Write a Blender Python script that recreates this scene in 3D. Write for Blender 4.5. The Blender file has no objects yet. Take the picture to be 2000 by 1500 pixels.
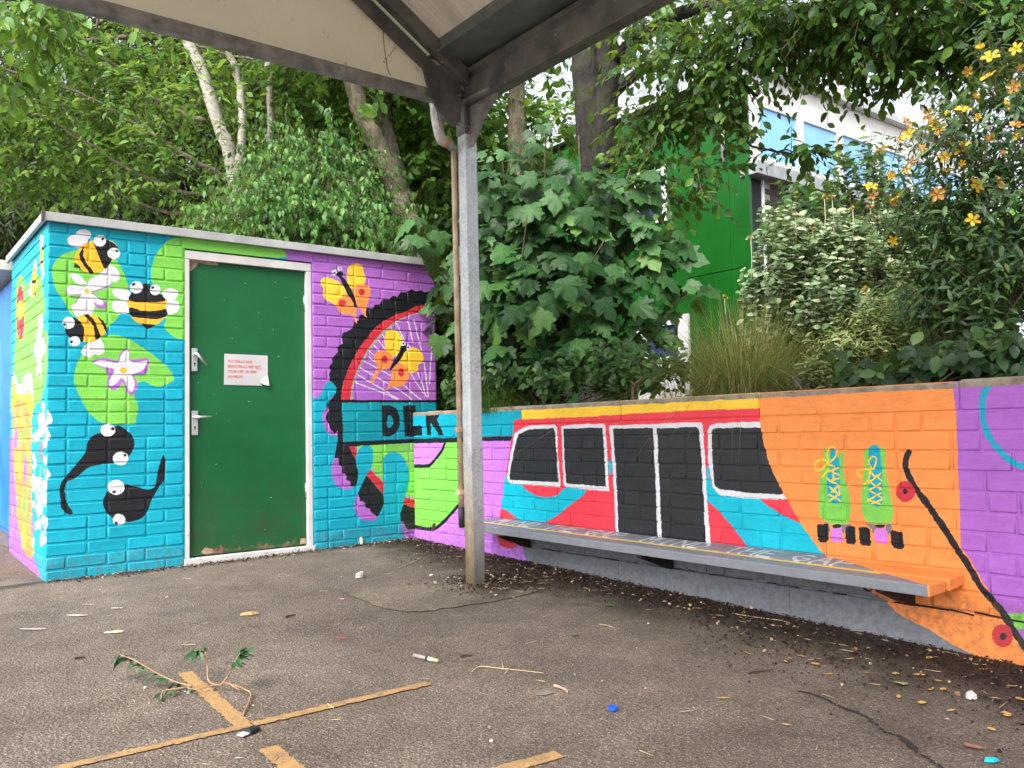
import bpy, bmesh, math
import numpy as np
from mathutils import Vector, Matrix

# ------------------------------------------------------------------ camera, sky, sun, exposure
sc = bpy.context.scene
COL = sc.collection
cam_data = bpy.data.cameras.new('camera')
cam_data.sensor_width = 36.0
cam_data.lens = 29.99
cam_data.clip_start, cam_data.clip_end = 0.05, 600
cam = bpy.data.objects.new('camera', cam_data)
COL.objects.link(cam)
CAM = Vector((-0.8727, -5.5065, 0.798))
YAW, PITCH, ROLL = math.radians(37.679), math.radians(3.153), math.radians(-1.231)
fw = Vector((math.sin(YAW)*math.cos(PITCH), math.cos(YAW)*math.cos(PITCH), math.sin(PITCH)))
r0 = Vector((math.cos(YAW), -math.sin(YAW), 0)); u0 = r0.cross(fw)
rt = r0*math.cos(ROLL) + u0*math.sin(ROLL); up = u0*math.cos(ROLL) - r0*math.sin(ROLL)
cam.matrix_world = Matrix(((rt.x, up.x, -fw.x, CAM.x), (rt.y, up.y, -fw.y, CAM.y), (rt.z, up.z, -fw.z, CAM.z), (0, 0, 0, 1)))
sc.camera = cam

SUN_EL, SUN_AZ = math.radians(46), math.radians(248)      # azimuth clockwise from +Y: the bright sky stands to the left, a little behind the camera
world = bpy.data.worlds.new('World'); sc.world = world; world.use_nodes = True
wn = world.node_tree; wn.nodes.clear()
sky = wn.nodes.new('ShaderNodeTexSky'); sky.sky_type = 'NISHITA'; sky.sun_disc = False
sky.sun_elevation = SUN_EL; sky.sun_rotation = SUN_AZ
sky.air_density = 1.0; sky.dust_density = 4.0; sky.ozone_density = 1.0
hs = wn.nodes.new('ShaderNodeHueSaturation'); hs.inputs['Saturation'].default_value = 0.35     # thin bright cloud
bg = wn.nodes.new('ShaderNodeBackground'); bg.inputs['Strength'].default_value = 0.15
wo = wn.nodes.new('ShaderNodeOutputWorld')
wn.links.new(sky.outputs[0], hs.inputs['Color']); wn.links.new(hs.outputs[0], bg.inputs['Color']); wn.links.new(bg.outputs[0], wo.inputs['Surface'])

sd = bpy.data.lights.new('sun', 'SUN'); sd.energy = 1.5; sd.angle = math.radians(35); sd.color = (1.0, 0.95, 0.88)
sun = bpy.data.objects.new('sun', sd); COL.objects.link(sun)
sdir = Vector((math.sin(SUN_AZ)*math.cos(SUN_EL), math.cos(SUN_AZ)*math.cos(SUN_EL), math.sin(SUN_EL)))
sun.rotation_euler = sdir.to_track_quat('Z', 'Y').to_euler(); sun.location = (-6, -4, 9)

vs = sc.view_settings
vs.view_transform = 'Standard'; vs.look = 'None'; vs.exposure = 1.52; vs.gamma = 1.0; vs.use_curve_mapping = False
sc.cycles.use_denoising = True; sc.cycles.use_adaptive_sampling = True; sc.cycles.adaptive_threshold = 0.02
sc.cycles.max_bounces = 5; sc.cycles.diffuse_bounces = 3; sc.cycles.glossy_bounces = 2; sc.cycles.transmission_bounces = 4; sc.cycles.transparent_max_bounces = 6

# ------------------------------------------------------------------ helpers
rng = np.random.default_rng(11)
GZ = lambda x, y: 0.02 + 0.0225*max(-14.0, min(3.0, y)) + 0.008*(max(-12.0, min(3.0, x)) - 2.438)

def link(o, parent=None):
    COL.objects.link(o)
    if parent is not None:
        o.parent = parent
        if parent.type == 'EMPTY': o.matrix_parent_inverse = Matrix.Translation(-Vector(parent.location))
    return o
def tag(o, label=None, cat=None, group=None, kind=None):
    if label: o['label'] = label
    if cat: o['category'] = cat
    if group: o['group'] = group
    if kind: o['kind'] = kind
    return o
def empty(name, loc=(0, 0, 0)):
    o = bpy.data.objects.new(name, None); o.location = loc; o.empty_display_size = 0.1
    return link(o)
def obj(name, me, mats, parent=None, smooth=False):
    if not isinstance(mats, (list, tuple)): mats = [mats]
    for m in mats: me.materials.append(m)
    o = bpy.data.objects.new(name, me)
    link(o, parent)
    if smooth:
        me.polygons.foreach_set('use_smooth', [True]*len(me.polygons))
    return o
class MB:
    """collects verts and faces of one mesh"""
    def __init__(s): s.v = []; s.f = []; s.m = []
    def add(s, vs_, fs, mi=0):
        b = len(s.v); s.v += [tuple(v) for v in vs_]; s.f += [tuple(b+i for i in f) for f in fs]; s.m += [mi]*len(fs); return s
    def box(s, lo, hi, mi=0):
        x0, y0, z0 = lo; x1, y1, z1 = hi
        return s.add([(x0,y0,z0),(x1,y0,z0),(x1,y1,z0),(x0,y1,z0),(x0,y0,z1),(x1,y0,z1),(x1,y1,z1),(x0,y1,z1)],
              [(3,2,1,0),(4,5,6,7),(0,1,5,4),(1,2,6,5),(2,3,7,6),(3,0,4,7)], mi)
    def quad(s, a, b, c, d, mi=0): return s.add([a, b, c, d], [(0,1,2,3)], mi)
    def tube(s, pts, rad, n=8, caps=True, mi=0):
        pts = [Vector(p) for p in pts]; rad = rad if isinstance(rad, (list, tuple)) else [rad]*len(pts)
        b = len(s.v); ref = None
        for i, p in enumerate(pts):
            t = (pts[min(i+1, len(pts)-1)] - pts[max(i-1, 0)]).normalized()
            if ref is None: ref = Vector((1, 0, 0)) if abs(t.x) < .8 else Vector((0, 1, 0))
            a = (ref - t*ref.dot(t)).normalized(); c = t.cross(a); ref = a
            for k in range(n):
                g = 2*math.pi*k/n; s.v.append(tuple(p + (a*math.cos(g) + c*math.sin(g))*rad[i]))
        for i in range(len(pts)-1):
            for k in range(n):
                s.f.append((b+i*n+k, b+i*n+(k+1) % n, b+(i+1)*n+(k+1) % n, b+(i+1)*n+k)); s.m.append(mi)
        if caps:
            s.f.append(tuple(b+k for k in range(n))[::-1]); s.m.append(mi)
            e = b+(len(pts)-1)*n; s.f.append(tuple(e+k for k in range(n))); s.m.append(mi)
        return s
    def prism(s, poly, d, mi=0):
        """poly: planar 3D points, extruded by vector d"""
        n = len(poly); d = Vector(d); a = [Vector(p) for p in poly]; b_ = [p + d for p in a]
        return s.add(a + b_, [tuple(range(n))[::-1], tuple(range(n, 2*n))] + [(i, (i+1) % n, n+(i+1) % n, n+i) for i in range(n)], mi)
    def mesh(s, name):
        me = bpy.data.meshes.new(name); me.from_pydata(s.v, [], s.f)
        if any(s.m): me.polygons.foreach_set('material_index', s.m)
        bm = bmesh.new(); bm.from_mesh(me); bmesh.ops.recalc_face_normals(bm, faces=bm.faces); bm.to_mesh(me); bm.free()
        me.update(); return me
    def build(s, name, mats, parent=None, smooth=False, bevel=0, seg=2):
        me = s.mesh(name)
        if bevel:
            bm = bmesh.new(); bm.from_mesh(me)
            bmesh.ops.bevel(bm, geom=[e for e in bm.edges if len(e.link_faces) == 2 and e.calc_face_angle(0) > .4], offset=bevel, segments=seg, affect='EDGES', profile=.6)
            bm.to_mesh(me); bm.free()
        return obj(name, me, mats, parent, smooth)
def crom(pts, n=6, closed=False):
    P = np.asarray(pts, float); out = []; m = len(P)
    R = range(m) if closed else range(m-1)
    for i in R:
        if closed: a, b, c, d = P[(i-1) % m], P[i], P[(i+1) % m], P[(i+2) % m]
        else: a, b, c, d = P[max(i-1, 0)], P[i], P[i+1], P[min(i+2, m-1)]
        for k in range(n):
            t = k/n; out.append(.5*(2*b + (c-a)*t + (2*a-5*b+4*c-d)*t*t + (3*b-a-3*c+d)*t**3))
    if not closed: out.append(P[-1])
    return np.array(out)

# ------------------------------------------------------------------ materials
class NT:
    def __init__(s, name):
        s.m = bpy.data.materials.new(name); s.m.use_nodes = True; s.t = s.m.node_tree; s.t.nodes.clear()
        s.out = s.n('OutputMaterial'); s.b = s.n('BsdfPrincipled'); s.l(s.b.outputs[0], s.out.inputs['Surface'])
    def n(s, typ, **kw):
        x = s.t.nodes.new('ShaderNode'+typ)
        for k, v in kw.items(): setattr(x, k, v)
        return x
    def l(s, a, b): s.t.links.new(a, b); return s
    def setin(s, node, **kw):
        for k, v in kw.items():
            i = node.inputs[k.replace('_', ' ')]
            if hasattr(v, 'is_linked'): s.l(v, i)
            else: i.default_value = v
        return node
    def pos(s): return s.n('NewGeometry').outputs['Position']
    def noise(s, scale, detail=4, rough=.55, vec=None, dist=0.0, dims='3D'):
        x = s.n('TexNoise'); x.inputs['Scale'].default_value = scale; x.inputs['Detail'].default_value = detail; x.inputs['Roughness'].default_value = rough; x.inputs['Distortion'].default_value = dist
        s.l(vec if vec is not None else s.pos(), x.inputs['Vector']); return x.outputs['Fac']
    def ramp(s, fac, stops):
        x = s.n('ValToRGB'); e = x.color_ramp.elements
        while len(e) < len(stops): e.new(.5)
        for i, (p, c) in enumerate(stops):
            e[i].position = p; e[i].color = (c, c, c, 1) if isinstance(c, (int, float)) else (*c, 1)
        s.l(fac, x.inputs[0]); return x.outputs[0]
    def mix(s, fac, a, b, mode='MIX'):
        x = s.n('Mix', data_type='RGBA', blend_type=mode)
        for i, v in ((0, fac), (6, a), (7, b)):
            if hasattr(v, 'is_linked'): s.l(v, x.inputs[i])
            elif i == 0: x.inputs[0].default_value = v
            else: x.inputs[i].default_value = (v, v, v, 1) if isinstance(v, (int, float)) else (*v, 1)
        return x.outputs[2]
    def math(s, op, a, b=0.0, clamp=False):
        x = s.n('Math', operation=op, use_clamp=clamp)
        for i, v in enumerate((a, b)):
            if hasattr(v, 'is_linked'): s.l(v, x.inputs[i])
            else: x.inputs[i].default_value = v
        return x.outputs[0]
    def bump(s, h, strength=.3, dist=.01, normal=None):
        x = s.n('Bump'); x.inputs['Strength'].default_value = strength; x.inputs['Distance'].default_value = dist
        s.l(h, x.inputs['Height'])
        if normal is not None: s.l(normal, x.inputs['Normal'])
        s.l(x.outputs[0], s.b.inputs['Normal']); return x.outputs[0]
    def base(s, c, rough=.6, metal=0.0, spec=.5):
        if hasattr(c, 'is_linked'): s.l(c, s.b.inputs['Base Color'])
        else: s.b.inputs['Base Color'].default_value = (*c, 1)
        if hasattr(rough, 'is_linked'): s.l(rough, s.b.inputs['Roughness'])
        else: s.b.inputs['Roughness'].default_value = rough
        s.b.inputs['Metallic'].default_value = metal; s.b.inputs['Specular IOR Level'].default_value = spec
        return s
def worn(name, c1, c2, scale=6, rough=.6, metal=0.0, bs=60, bst=.15, bd=.004, lo=.35, hi=.65, spec=.5):
    t = NT(name); f = t.ramp(t.noise(scale, 6, .6), [(lo, c1), (hi, c2)])
    t.base(f, rough, metal, spec); t.bump(t.noise(bs, 4), bst, bd); return t.m
def leafy(name, dark, light, trans=.35, rough=.45, hue=None, spec=.4):
    """per-leaf colour from the random value of each leaf"""
    t = NT(name); g = t.n('NewGeometry'); ri = g.outputs['Random Per Island']
    stops = [(0.0, tuple(v*.7 for v in dark)), (.25, dark), (.70, light)] + ([(.93, hue), (1.0, (hue[0]*1.18, hue[1]*1.05, hue[2]*.9))] if hue else [])
    c = t.ramp(ri, stops)
    t.base(c, rough, 0, spec)
    tr = t.n('BsdfTranslucent'); c2 = t.mix(.55, c, (.30, .42, .04), 'MIX'); t.l(c2, tr.inputs[0])
    ms = t.n('MixShader'); ms.inputs[0].default_value = trans; t.l(t.b.outputs[0], ms.inputs[1]); t.l(tr.outputs[0], ms.inputs[2]); t.l(ms.outputs[0], t.out.inputs['Surface'])
    return t.m
def bark(name, c1, c2, c3, vs_=9.0):
    t = NT(name); mp = t.n('Mapping'); mp.inputs['Scale'].default_value = (vs_, vs_, vs_*.35 if name != 'bark_birch' else vs_*4); t.l(t.pos(), mp.inputs[0])
    n1 = t.noise(2.2, 8, .65, mp.outputs[0]); c = t.ramp(n1, [(.3, c1), (.5, c2), (.68, c3)] if name != 'bark_birch' else [(.35, (.03, .025, .02)), (.42, c2), (.62, c3)])
    mo = t.ramp(t.noise(5, 4), [(.5, 0.0), (.7, .55)])
    t.base(t.mix(mo, c, (.06, .075, .02)) if name != 'bark_birch' else c, .85); t.bump(t.math('ADD', n1, t.noise(6, 6, .7, mp.outputs[0])), 1.0, .03); return t.m

# ------------------------------------------------------------------ the painted mural: colours on the brick, given in millimetres along the wall and up it
PAINT = dict(cyan=(0,164,190), lime=(124,203,82), purple=(172,104,196), gold=(250,184,48), black=(20,22,28), white=(222,222,230), red=(205,46,62), grey=(158,158,160), yellow=(250,204,60),
  orange=(248,148,76), teal=(0,146,162), lilac=(200,124,232), scarlet=(236,62,80), brightcyan=(0,186,212), char=(40,41,46), darkgrey=(120,126,136), grey2=(116,120,130), violet=(172,102,200),
  teal2=(0,166,196), pink=(210,122,224), rust=(70,30,15), brown=(110,60,70))
SHED_ART = """
purple 0 0 1427,2130 2753,2209 2730,1040 1858,1036 1749,1036 1645,1049
cyan 1 0 1634,1047 1664,1052 1684,1064 1715,1111 1727,1147 1762,1172 1797,1162 1816,1130 1812,1094 1780,1065 1749,1018 1740,961 1633,961
lime 1 0 701,2058 798,2074 901,2080 1423,2122 1430,2067 1426,2013 1067,1985 820,1892 820,1432 768,1421 722,1424 689,1447 648,1496 660,1540 640,1607 607,1707 574,1773 570,1824 578,1876 598,1938 639,2003
lime 1 0 174,1920 108,1904 58,1866 30,1819 23,1771 31,1715 52,1661 89,1600 118,1546 154,1516 220,1504 280,1426 318,1464 348,1495 394,1556 432,1642 440,1718 432,1760 412,1817 385,1864 354,1890 255,1892
lime 1 0 310,1423 371,1426 448,1405 527,1358 607,1298 673,1241 710,1177 697,1152 648,1125 608,1116 567,1132 536,1149 496,1135 477,1077 489,1019 489,1042 498,983 489,933 477,892 411,889 350,891 290,902 245,935 208,984 171,1056 153,1112 146,1137 145,1194 163,1258 192,1308 243,1367 280,1409
white 1 0 232,2021 228,2006 216,1992 199,1983 180,1981 163,1986 151,1996 147,2010 151,2026 163,2039 180,2048 199,2051 216,2046 228,2036
white 1 0 215,1966 206,1950 188,1938 164,1933 139,1936 118,1946 106,1962 103,1979 112,1995 129,2007 153,2012 178,2010 199,1999 212,1984
white 1 0 331,1846 362,1841 389,1806 385,1764 362,1749 324,1762 286,1771 271,1786 301,1814
gold 1 0 247,1988 196,1963 159,1922 141,1863 152,1824 211,1789 256,1791 308,1823 346,1877 369,1904 377,1964 331,2000
black 1 0 247,1983 277,2006 323,2003 369,1971 381,1947 354,1898 331,1854 308,1823 286,1862 267,1910 249,1957
black 1 0 190,1944 174,1916 167,1886 181,1851 211,1805 226,1788 245,1794 211,1846 190,1885 188,1921
black 0 0 143,1847 140,1817 163,1815 191,1795 174,1818 156,1836
white 1 0 315,1996 311,1980 301,1966 287,1957 271,1956 257,1961 247,1972 244,1987 247,2003 257,2016 271,2025 287,2027 301,2022 311,2011
black 1 0 305,2009 305,2006 303,2003 300,2001 296,1999 292,1999 289,2000 288,2002 288,2005 290,2008 293,2011 297,2013 300,2013 303,2012
white 1 0 395,1928 391,1913 381,1900 366,1892 350,1890 335,1895 325,1906 321,1920 325,1935 335,1947 349,1955 366,1957 381,1953 391,1942
black 1 0 384,1943 383,1940 381,1937 378,1934 374,1933 370,1933 367,1935 365,1937 366,1940 368,1943 371,1946 375,1947 379,1947 382,1945
purple 1 0 230,1660 242,1628 264,1588 291,1578 316,1592 311,1621 283,1639 249,1665
purple 0 5 105,1682 104,1653 153,1652 190,1666
purple 0 7 341,1747 335,1724 301,1707 242,1680
purple 0 6 177,1663 157,1629 150,1604
white 1 0 208,1715 175,1716 142,1732 120,1772 142,1780 178,1769 200,1739
white 1 0 212,1711 226,1753 263,1777 316,1778 343,1752 332,1730 294,1710 242,1685
white 1 0 212,1697 153,1710 109,1702 101,1681 108,1656 153,1657 212,1670
white 1 0 228,1668 272,1642 298,1620 293,1601 261,1611 238,1636
white 1 0 191,1673 168,1630 150,1588 183,1558 249,1596 234,1643 219,1675
white 1 0 234,1684 232,1673 224,1663 214,1657 203,1656 192,1660 185,1669 182,1680 185,1692 192,1701 202,1707 214,1708 224,1704 231,1696
gold 1 0 221,1680 220,1673 216,1667 212,1663 206,1663 202,1666 198,1671 197,1678 198,1685 201,1691 206,1695 211,1695 216,1692 220,1687
white 1 0 347,1698 385,1710 448,1698 444,1643 401,1644 362,1662
white 1 0 347,1619 370,1638 440,1630 444,1568 394,1560 355,1574
white 1 0 639,1710 681,1739 730,1726 730,1691 697,1663 656,1668
white 1 0 660,1651 722,1660 743,1627 722,1587 668,1575
gold 1 0 446,1652 444,1593 452,1552 479,1520 519,1501 551,1495 599,1502 644,1539 664,1583 660,1626 648,1668
black 1 0 448,1644 455,1686 495,1715 522,1749 558,1756 574,1730 615,1708 644,1684 652,1655 551,1641
black 1 0 448,1600 527,1586 607,1592 660,1604 666,1566 607,1538 527,1541 457,1550
black 0 0 511,1507 551,1472 603,1502
white 1 0 522,1730 519,1713 508,1699 494,1690 477,1689 462,1695 452,1707 448,1723 452,1740 462,1754 477,1763 493,1764 508,1758 519,1746
black 1 0 478,1748 478,1744 477,1741 473,1737 469,1735 465,1735 461,1736 459,1739 459,1743 460,1747 464,1750 468,1752 472,1753 476,1751
white 1 0 630,1725 627,1709 618,1697 605,1689 590,1688 576,1693 567,1704 564,1719 567,1734 576,1747 590,1754 604,1756 618,1750 627,1739
black 1 0 590,1736 589,1732 586,1729 583,1728 579,1727 575,1728 573,1731 572,1734 573,1737 575,1740 579,1742 583,1742 586,1741 589,1739
white 1 0 125,1582 143,1600 175,1610 212,1625 249,1604 242,1554 213,1532 161,1520 139,1547
white 1 0 184,1324 199,1356 250,1391 284,1397 307,1345 303,1316 273,1303 251,1306 229,1286 199,1296 183,1311
gold 1 0 161,1523 213,1540 272,1532 310,1493 318,1452 295,1418 250,1383 199,1377 184,1412 169,1476
black 1 0 136,1516 161,1508 183,1485 197,1437 193,1385 177,1380 140,1398 111,1405 97,1436 104,1460 133,1466
black 1 0 194,1535 220,1538 250,1506 265,1466 284,1418 277,1401 258,1396 250,1448 235,1488
black 1 0 268,1529 299,1509 316,1473 318,1442 306,1456 291,1492
white 1 0 146,1487 143,1471 134,1459 120,1451 105,1450 91,1456 82,1468 79,1483 82,1498 91,1511 105,1519 120,1520 133,1514 143,1502
black 1 0 99,1475 99,1471 96,1468 93,1466 89,1466 86,1467 83,1470 82,1474 83,1477 85,1480 89,1482 93,1482 96,1481 99,1478
white 1 0 177,1381 175,1369 166,1358 154,1352 141,1351 129,1356 121,1366 118,1379 121,1391 129,1402 141,1408 154,1409 166,1404 174,1394
black 1 0 138,1376 137,1373 135,1370 132,1368 128,1368 124,1369 122,1372 121,1375 122,1379 124,1382 128,1384 131,1384 135,1382 137,1380
purple 1 0 240,1261 273,1282 334,1284 379,1275 394,1315 425,1345 446,1336 450,1284 504,1286 555,1290 557,1237 535,1196 472,1185 491,1152 490,1102 463,1067 434,1083 410,1142 388,1107 349,1094 323,1123 329,1190 325,1213 274,1237
white 1 0 253,1257 288,1272 349,1264 385,1261 398,1303 425,1335 443,1326 445,1276 496,1265 545,1277 543,1245 512,1211 465,1189 479,1143 465,1087 442,1100 409,1167 372,1135 340,1118 336,1149 358,1203 349,1223 289,1238
gold 1 0 433,1214 431,1206 426,1199 417,1196 408,1196 400,1199 394,1205 392,1213 394,1221 400,1227 408,1231 417,1231 426,1228 431,1222
black 1 0 369,877 411,868 458,826 477,776 466,727 443,695 397,660 359,657 291,652 225,638 188,608 153,578 117,564 99,534 96,495 111,439 139,390 136,370 104,381 82,410 75,457 71,512 81,558 109,596 145,642 181,688 210,735 217,783 246,822 290,842
white 1 0 369,854 365,838 353,824 337,817 319,818 303,825 291,839 287,855 291,872 302,885 319,892 337,892 353,884 365,871
black 1 0 365,862 364,858 361,855 357,853 353,853 349,855 346,858 345,863 346,867 349,870 353,872 357,872 361,870 364,867
white 1 0 442,681 438,664 426,650 408,643 389,644 371,652 359,667 355,684 359,701 371,715 388,722 408,721 425,713 438,699
black 1 0 430,700 429,696 426,693 423,692 418,692 415,694 412,697 411,701 412,705 415,708 418,709 422,709 426,707 429,704
black 1 0 413,528 482,512 537,491 577,492 600,514 612,588 624,638 645,696 658,662 653,553 617,496 577,424 549,351 506,313 429,303 360,329 322,368 303,426 314,465 337,496
white 1 0 422,510 417,490 404,475 385,468 364,469 345,479 332,495 328,515 332,535 345,550 364,557 385,556 404,547 417,530
black 1 0 372,484 371,480 369,478 365,476 360,476 356,478 354,482 353,485 354,489 356,492 360,494 365,493 369,492 371,488
white 1 0 428,317 424,302 414,291 400,285 384,287 370,295 360,307 356,323 360,338 370,349 384,355 400,353 414,346 424,333
black 1 0 387,300 386,296 384,293 380,292 375,292 371,294 369,298 368,302 369,306 371,308 375,310 380,309 384,307 386,304
white 1 0 -6,972 15,968 32,937 28,901 9,891 -5,894
white 1 0 -5,863 13,851 22,819 16,804 -4,802
white 1 0 -3,642 12,632 26,608 18,585 -3,578
white 1 0 -1,377 11,357 13,329 3,299 -4,300
purple 1 0 1746,992 1709,944 1714,878 1739,825 1780,793 1822,804 1823,963
purple 1 0 1810,656 1772,572 1777,506 1807,447 1870,414 1923,417 1960,434 1893,615
black 0 0 2671,1865 2607,1881 2560,1866 2524,1882 2479,1867 2439,1883 2407,1857 2345,1852 2318,1812 2275,1819 2248,1787 2197,1788 2167,1747 2129,1743 2112,1712 2061,1712 2051,1663 2003,1659 1993,1615 1961,1601 1949,1560 1904,1531 1872,1522 1858,1484 1869,1446 1826,1417 1832,1386 1807,1359 1785,1335 1788,1305 1761,1277 1772,1247 1758,1219 1766,1176 1789,1166 1818,1126 1810,1090 1772,1057 1745,1011 1804,1083 1767,1051 1739,1011 1757,968 1729,920 1752,882 1763,844 1801,806 1825,833 1826,771 1810,714 1795,638 1828,634 1830,587 1853,578 1855,528 1884,519 1886,479 1915,465 1918,434 1949,422 1971,457 1981,515 1968,583 1957,627 1910,713 1858,741 1855,963 1847,1040 1946,1040 2664,1524
red 0 0 2669,1774 2549,1769 2477,1756 2387,1710 2290,1673 2195,1621 2126,1572 2067,1502 2000,1424 1950,1341 1909,1266 1876,1185 1855,1098 1847,1040 2194,1042 2664,1524
grey 0 0 2668,1726 2512,1711 2431,1690 2342,1654 2272,1611 2194,1553 2125,1482 2066,1412 2024,1344 1982,1268 1948,1187 1931,1121 1918,1040 2194,1042 2664,1524
purple 0 0 2668,1706 2539,1704 2449,1684 2359,1647 2280,1596 2202,1531 2142,1468 2082,1398 2040,1337 1998,1261 1964,1180 1943,1113 1937,1033 2194,1034 2655,1036
white 0 8 1964,1169 2128,1116 2306,1053
white 0 8 1985,1224 2145,1142 2315,1053
white 0 8 2006,1273 2163,1198 2350,1103 2433,1047
white 0 8 2036,1322 2257,1223 2386,1134 2509,1051
white 0 8 2065,1364 2131,1317
white 0 8 2086,1398 2119,1369
white 0 8 2116,1444 2166,1401
white 0 8 2150,1483 2213,1414
white 0 8 2185,1526 2201,1501
white 0 8 2258,1583 2271,1569
white 0 8 2306,1613 2374,1486
white 0 9 2408,1635 2445,1482
white 0 9 2457,1653 2520,1423
white 0 9 2541,1331 2561,1175 2573,1067
white 0 9 2634,1649 2584,1168
white 0 8 2423,1246 2484,1159 2537,1097
white 0 9 2486,1251 2520,1175 2555,1074
yellow 1 0 1703,1880 1726,1903 1773,1907 1821,1894 1864,1869 1907,1817 1891,1757 1835,1738 1819,1714 1772,1733 1733,1752 1718,1787 1722,1824 1707,1851
yellow 1 0 1908,1891 1905,1943 1918,1996 1950,2022 2000,2030 2032,2015 2040,1971 2056,1935 2047,1897 2006,1855 1956,1836 1924,1856
orange 1 0 1948,1836 1989,1873 2039,1882 2089,1870 2096,1833 2079,1772 2061,1710 2049,1680 2061,1642 2036,1664 2012,1699 1987,1720 1956,1784
orange 1 0 1819,1715 1843,1761 1891,1787 1923,1782 1955,1747 1979,1712 1974,1645 1983,1592 1962,1622 1938,1654 1890,1654 1842,1673 1822,1701
red 1 0 2048,1828 2045,1817 2038,1808 2028,1802 2017,1801 2008,1805 2001,1813 1999,1824 2001,1834 2008,1844 2018,1849 2029,1850 2039,1846 2046,1838
red 1 0 1894,1735 1892,1724 1884,1714 1872,1709 1860,1708 1849,1712 1841,1720 1839,1731 1841,1742 1849,1752 1860,1758 1873,1759 1884,1755 1892,1746
black 1 0 1849,1919 1877,1917 1908,1884 1948,1821 1972,1771 1981,1716 1967,1713 1939,1768 1907,1803 1884,1852 1860,1894
black 1 0 1877,1944 1874,1934 1867,1926 1857,1920 1845,1919 1835,1923 1828,1930 1826,1939 1828,1949 1836,1957 1846,1962 1857,1964 1867,1960 1874,1953
white 1 0 1828,1950 1826,1941 1821,1934 1813,1929 1804,1929 1796,1932 1791,1938 1789,1946 1791,1955 1796,1963 1804,1967 1813,1968 1821,1965 1826,1959
black 1 0 1818,1951 1817,1947 1815,1945 1812,1943 1808,1943 1805,1944 1803,1946 1802,1949 1803,1952 1805,1955 1808,1957 1812,1957 1815,1956 1817,1954
white 1 0 1869,1982 1867,1975 1863,1968 1855,1964 1848,1964 1841,1966 1836,1972 1834,1979 1836,1986 1841,1993 1848,1997 1856,1997 1863,1995 1868,1989
black 1 0 1860,1983 1860,1980 1858,1977 1855,1976 1852,1975 1849,1976 1847,1979 1846,1981 1847,1984 1849,1987 1852,1988 1855,1989 1858,1988 1860,1986
black 0 3 1829,1958 1813,1974 1790,1977
black 0 3 1839,1959 1826,1987 1830,2002
yellow 1 0 2206,1501 2219,1547 2262,1566 2314,1556 2348,1516 2365,1471 2338,1431 2311,1384 2259,1352 2209,1426
yellow 1 0 2373,1402 2427,1442 2489,1430 2529,1392 2532,1338 2487,1302 2491,1267 2441,1250 2397,1257 2336,1309 2320,1354
orange 1 0 2128,1388 2166,1405 2225,1404 2259,1382 2272,1352 2258,1306 2232,1275 2164,1258 2112,1175 2086,1171 2130,1265 2135,1303 2115,1347
orange 1 0 2257,1253 2284,1292 2328,1320 2371,1306 2406,1257 2400,1203 2369,1164 2325,1141 2264,1144 2211,1115 2239,1170 2253,1215
red 1 0 2231,1341 2228,1328 2220,1318 2209,1312 2197,1312 2185,1317 2178,1327 2175,1339 2178,1352 2186,1362 2197,1368 2210,1368 2221,1363 2229,1353
red 1 0 2365,1251 2362,1237 2355,1225 2344,1219 2332,1219 2322,1225 2315,1236 2313,1249 2315,1263 2323,1275 2333,1281 2345,1281 2356,1276 2363,1265
black 1 0 2360,1413 2366,1394 2337,1347 2301,1308 2253,1267 2246,1272 2267,1314 2302,1361 2329,1404
black 1 0 2393,1431 2390,1419 2382,1410 2370,1404 2358,1403 2347,1408 2339,1417 2336,1429 2339,1440 2347,1450 2359,1456 2371,1456 2382,1452 2390,1443
white 1 0 2381,1467 2379,1459 2373,1453 2366,1449 2357,1448 2349,1452 2344,1458 2342,1466 2344,1474 2350,1480 2358,1484 2366,1485 2374,1482 2379,1475
black 1 0 2373,1467 2372,1463 2370,1460 2367,1459 2363,1458 2360,1460 2358,1463 2357,1466 2358,1470 2360,1473 2364,1475 2367,1475 2370,1474 2372,1471
white 1 0 2427,1436 2425,1429 2419,1422 2411,1418 2402,1418 2394,1421 2388,1427 2387,1435 2389,1442 2394,1449 2403,1453 2412,1453 2420,1450 2425,1444
black 1 0 2412,1440 2412,1437 2410,1434 2407,1433 2404,1432 2401,1434 2399,1436 2398,1440 2399,1443 2401,1446 2404,1447 2407,1448 2410,1446 2412,1444
black 0 3 2384,1464 2392,1487 2388,1514
black 0 3 2391,1460 2418,1473 2440,1459
lime 0 0 1970,717 2441,726 2469,725 2462,296 2360,339 2194,444 2075,550 1982,682
cyan 1 0 2019,716 2058,718 2091,691 2100,655 2096,602 2079,550 2042,502 1976,421 1931,423 1981,513 1962,607 1976,677
cyan 1 0 2176,575 2190,628 2224,657 2265,663 2313,651 2354,610 2385,549 2394,488 2386,421 2364,344 2346,297 2320,221 2316,156 2325,101 2156,116 2178,291 2187,438
black 0 0 1910,713 1957,627 1968,583 1981,515 1971,457 1949,422 1902,480 1861,578
red 0 0 1906,715 1952,715 1957,689 1972,662 1956,624 1927,672
grey 0 0 1952,715 1971,716 1984,679 1972,662 1958,686
purple 1 0 1972,372 1952,330 1945,284 1957,237 1986,200 2031,182 2083,175 2117,190 2130,203 2059,299
black 0 0 2042,502 2179,356 2182,291 2157,239 2127,199 2110,219 2078,234 2068,263 2039,271 2026,301 2020,319 1987,324 1985,362 1972,375 2002,431
red 0 0 2075,543 2042,502 2179,359 2187,438
grey 0 0 2091,554 2184,456 2187,438 2075,543
purple 0 0 2319,153 2347,147 2353,111 2377,88 2458,87 2456,3 2358,12 2332,77
black 0 0 2345,276 2397,252 2461,241 2458,84 2377,88 2353,117 2347,147 2319,153 2316,204 2327,239
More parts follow.
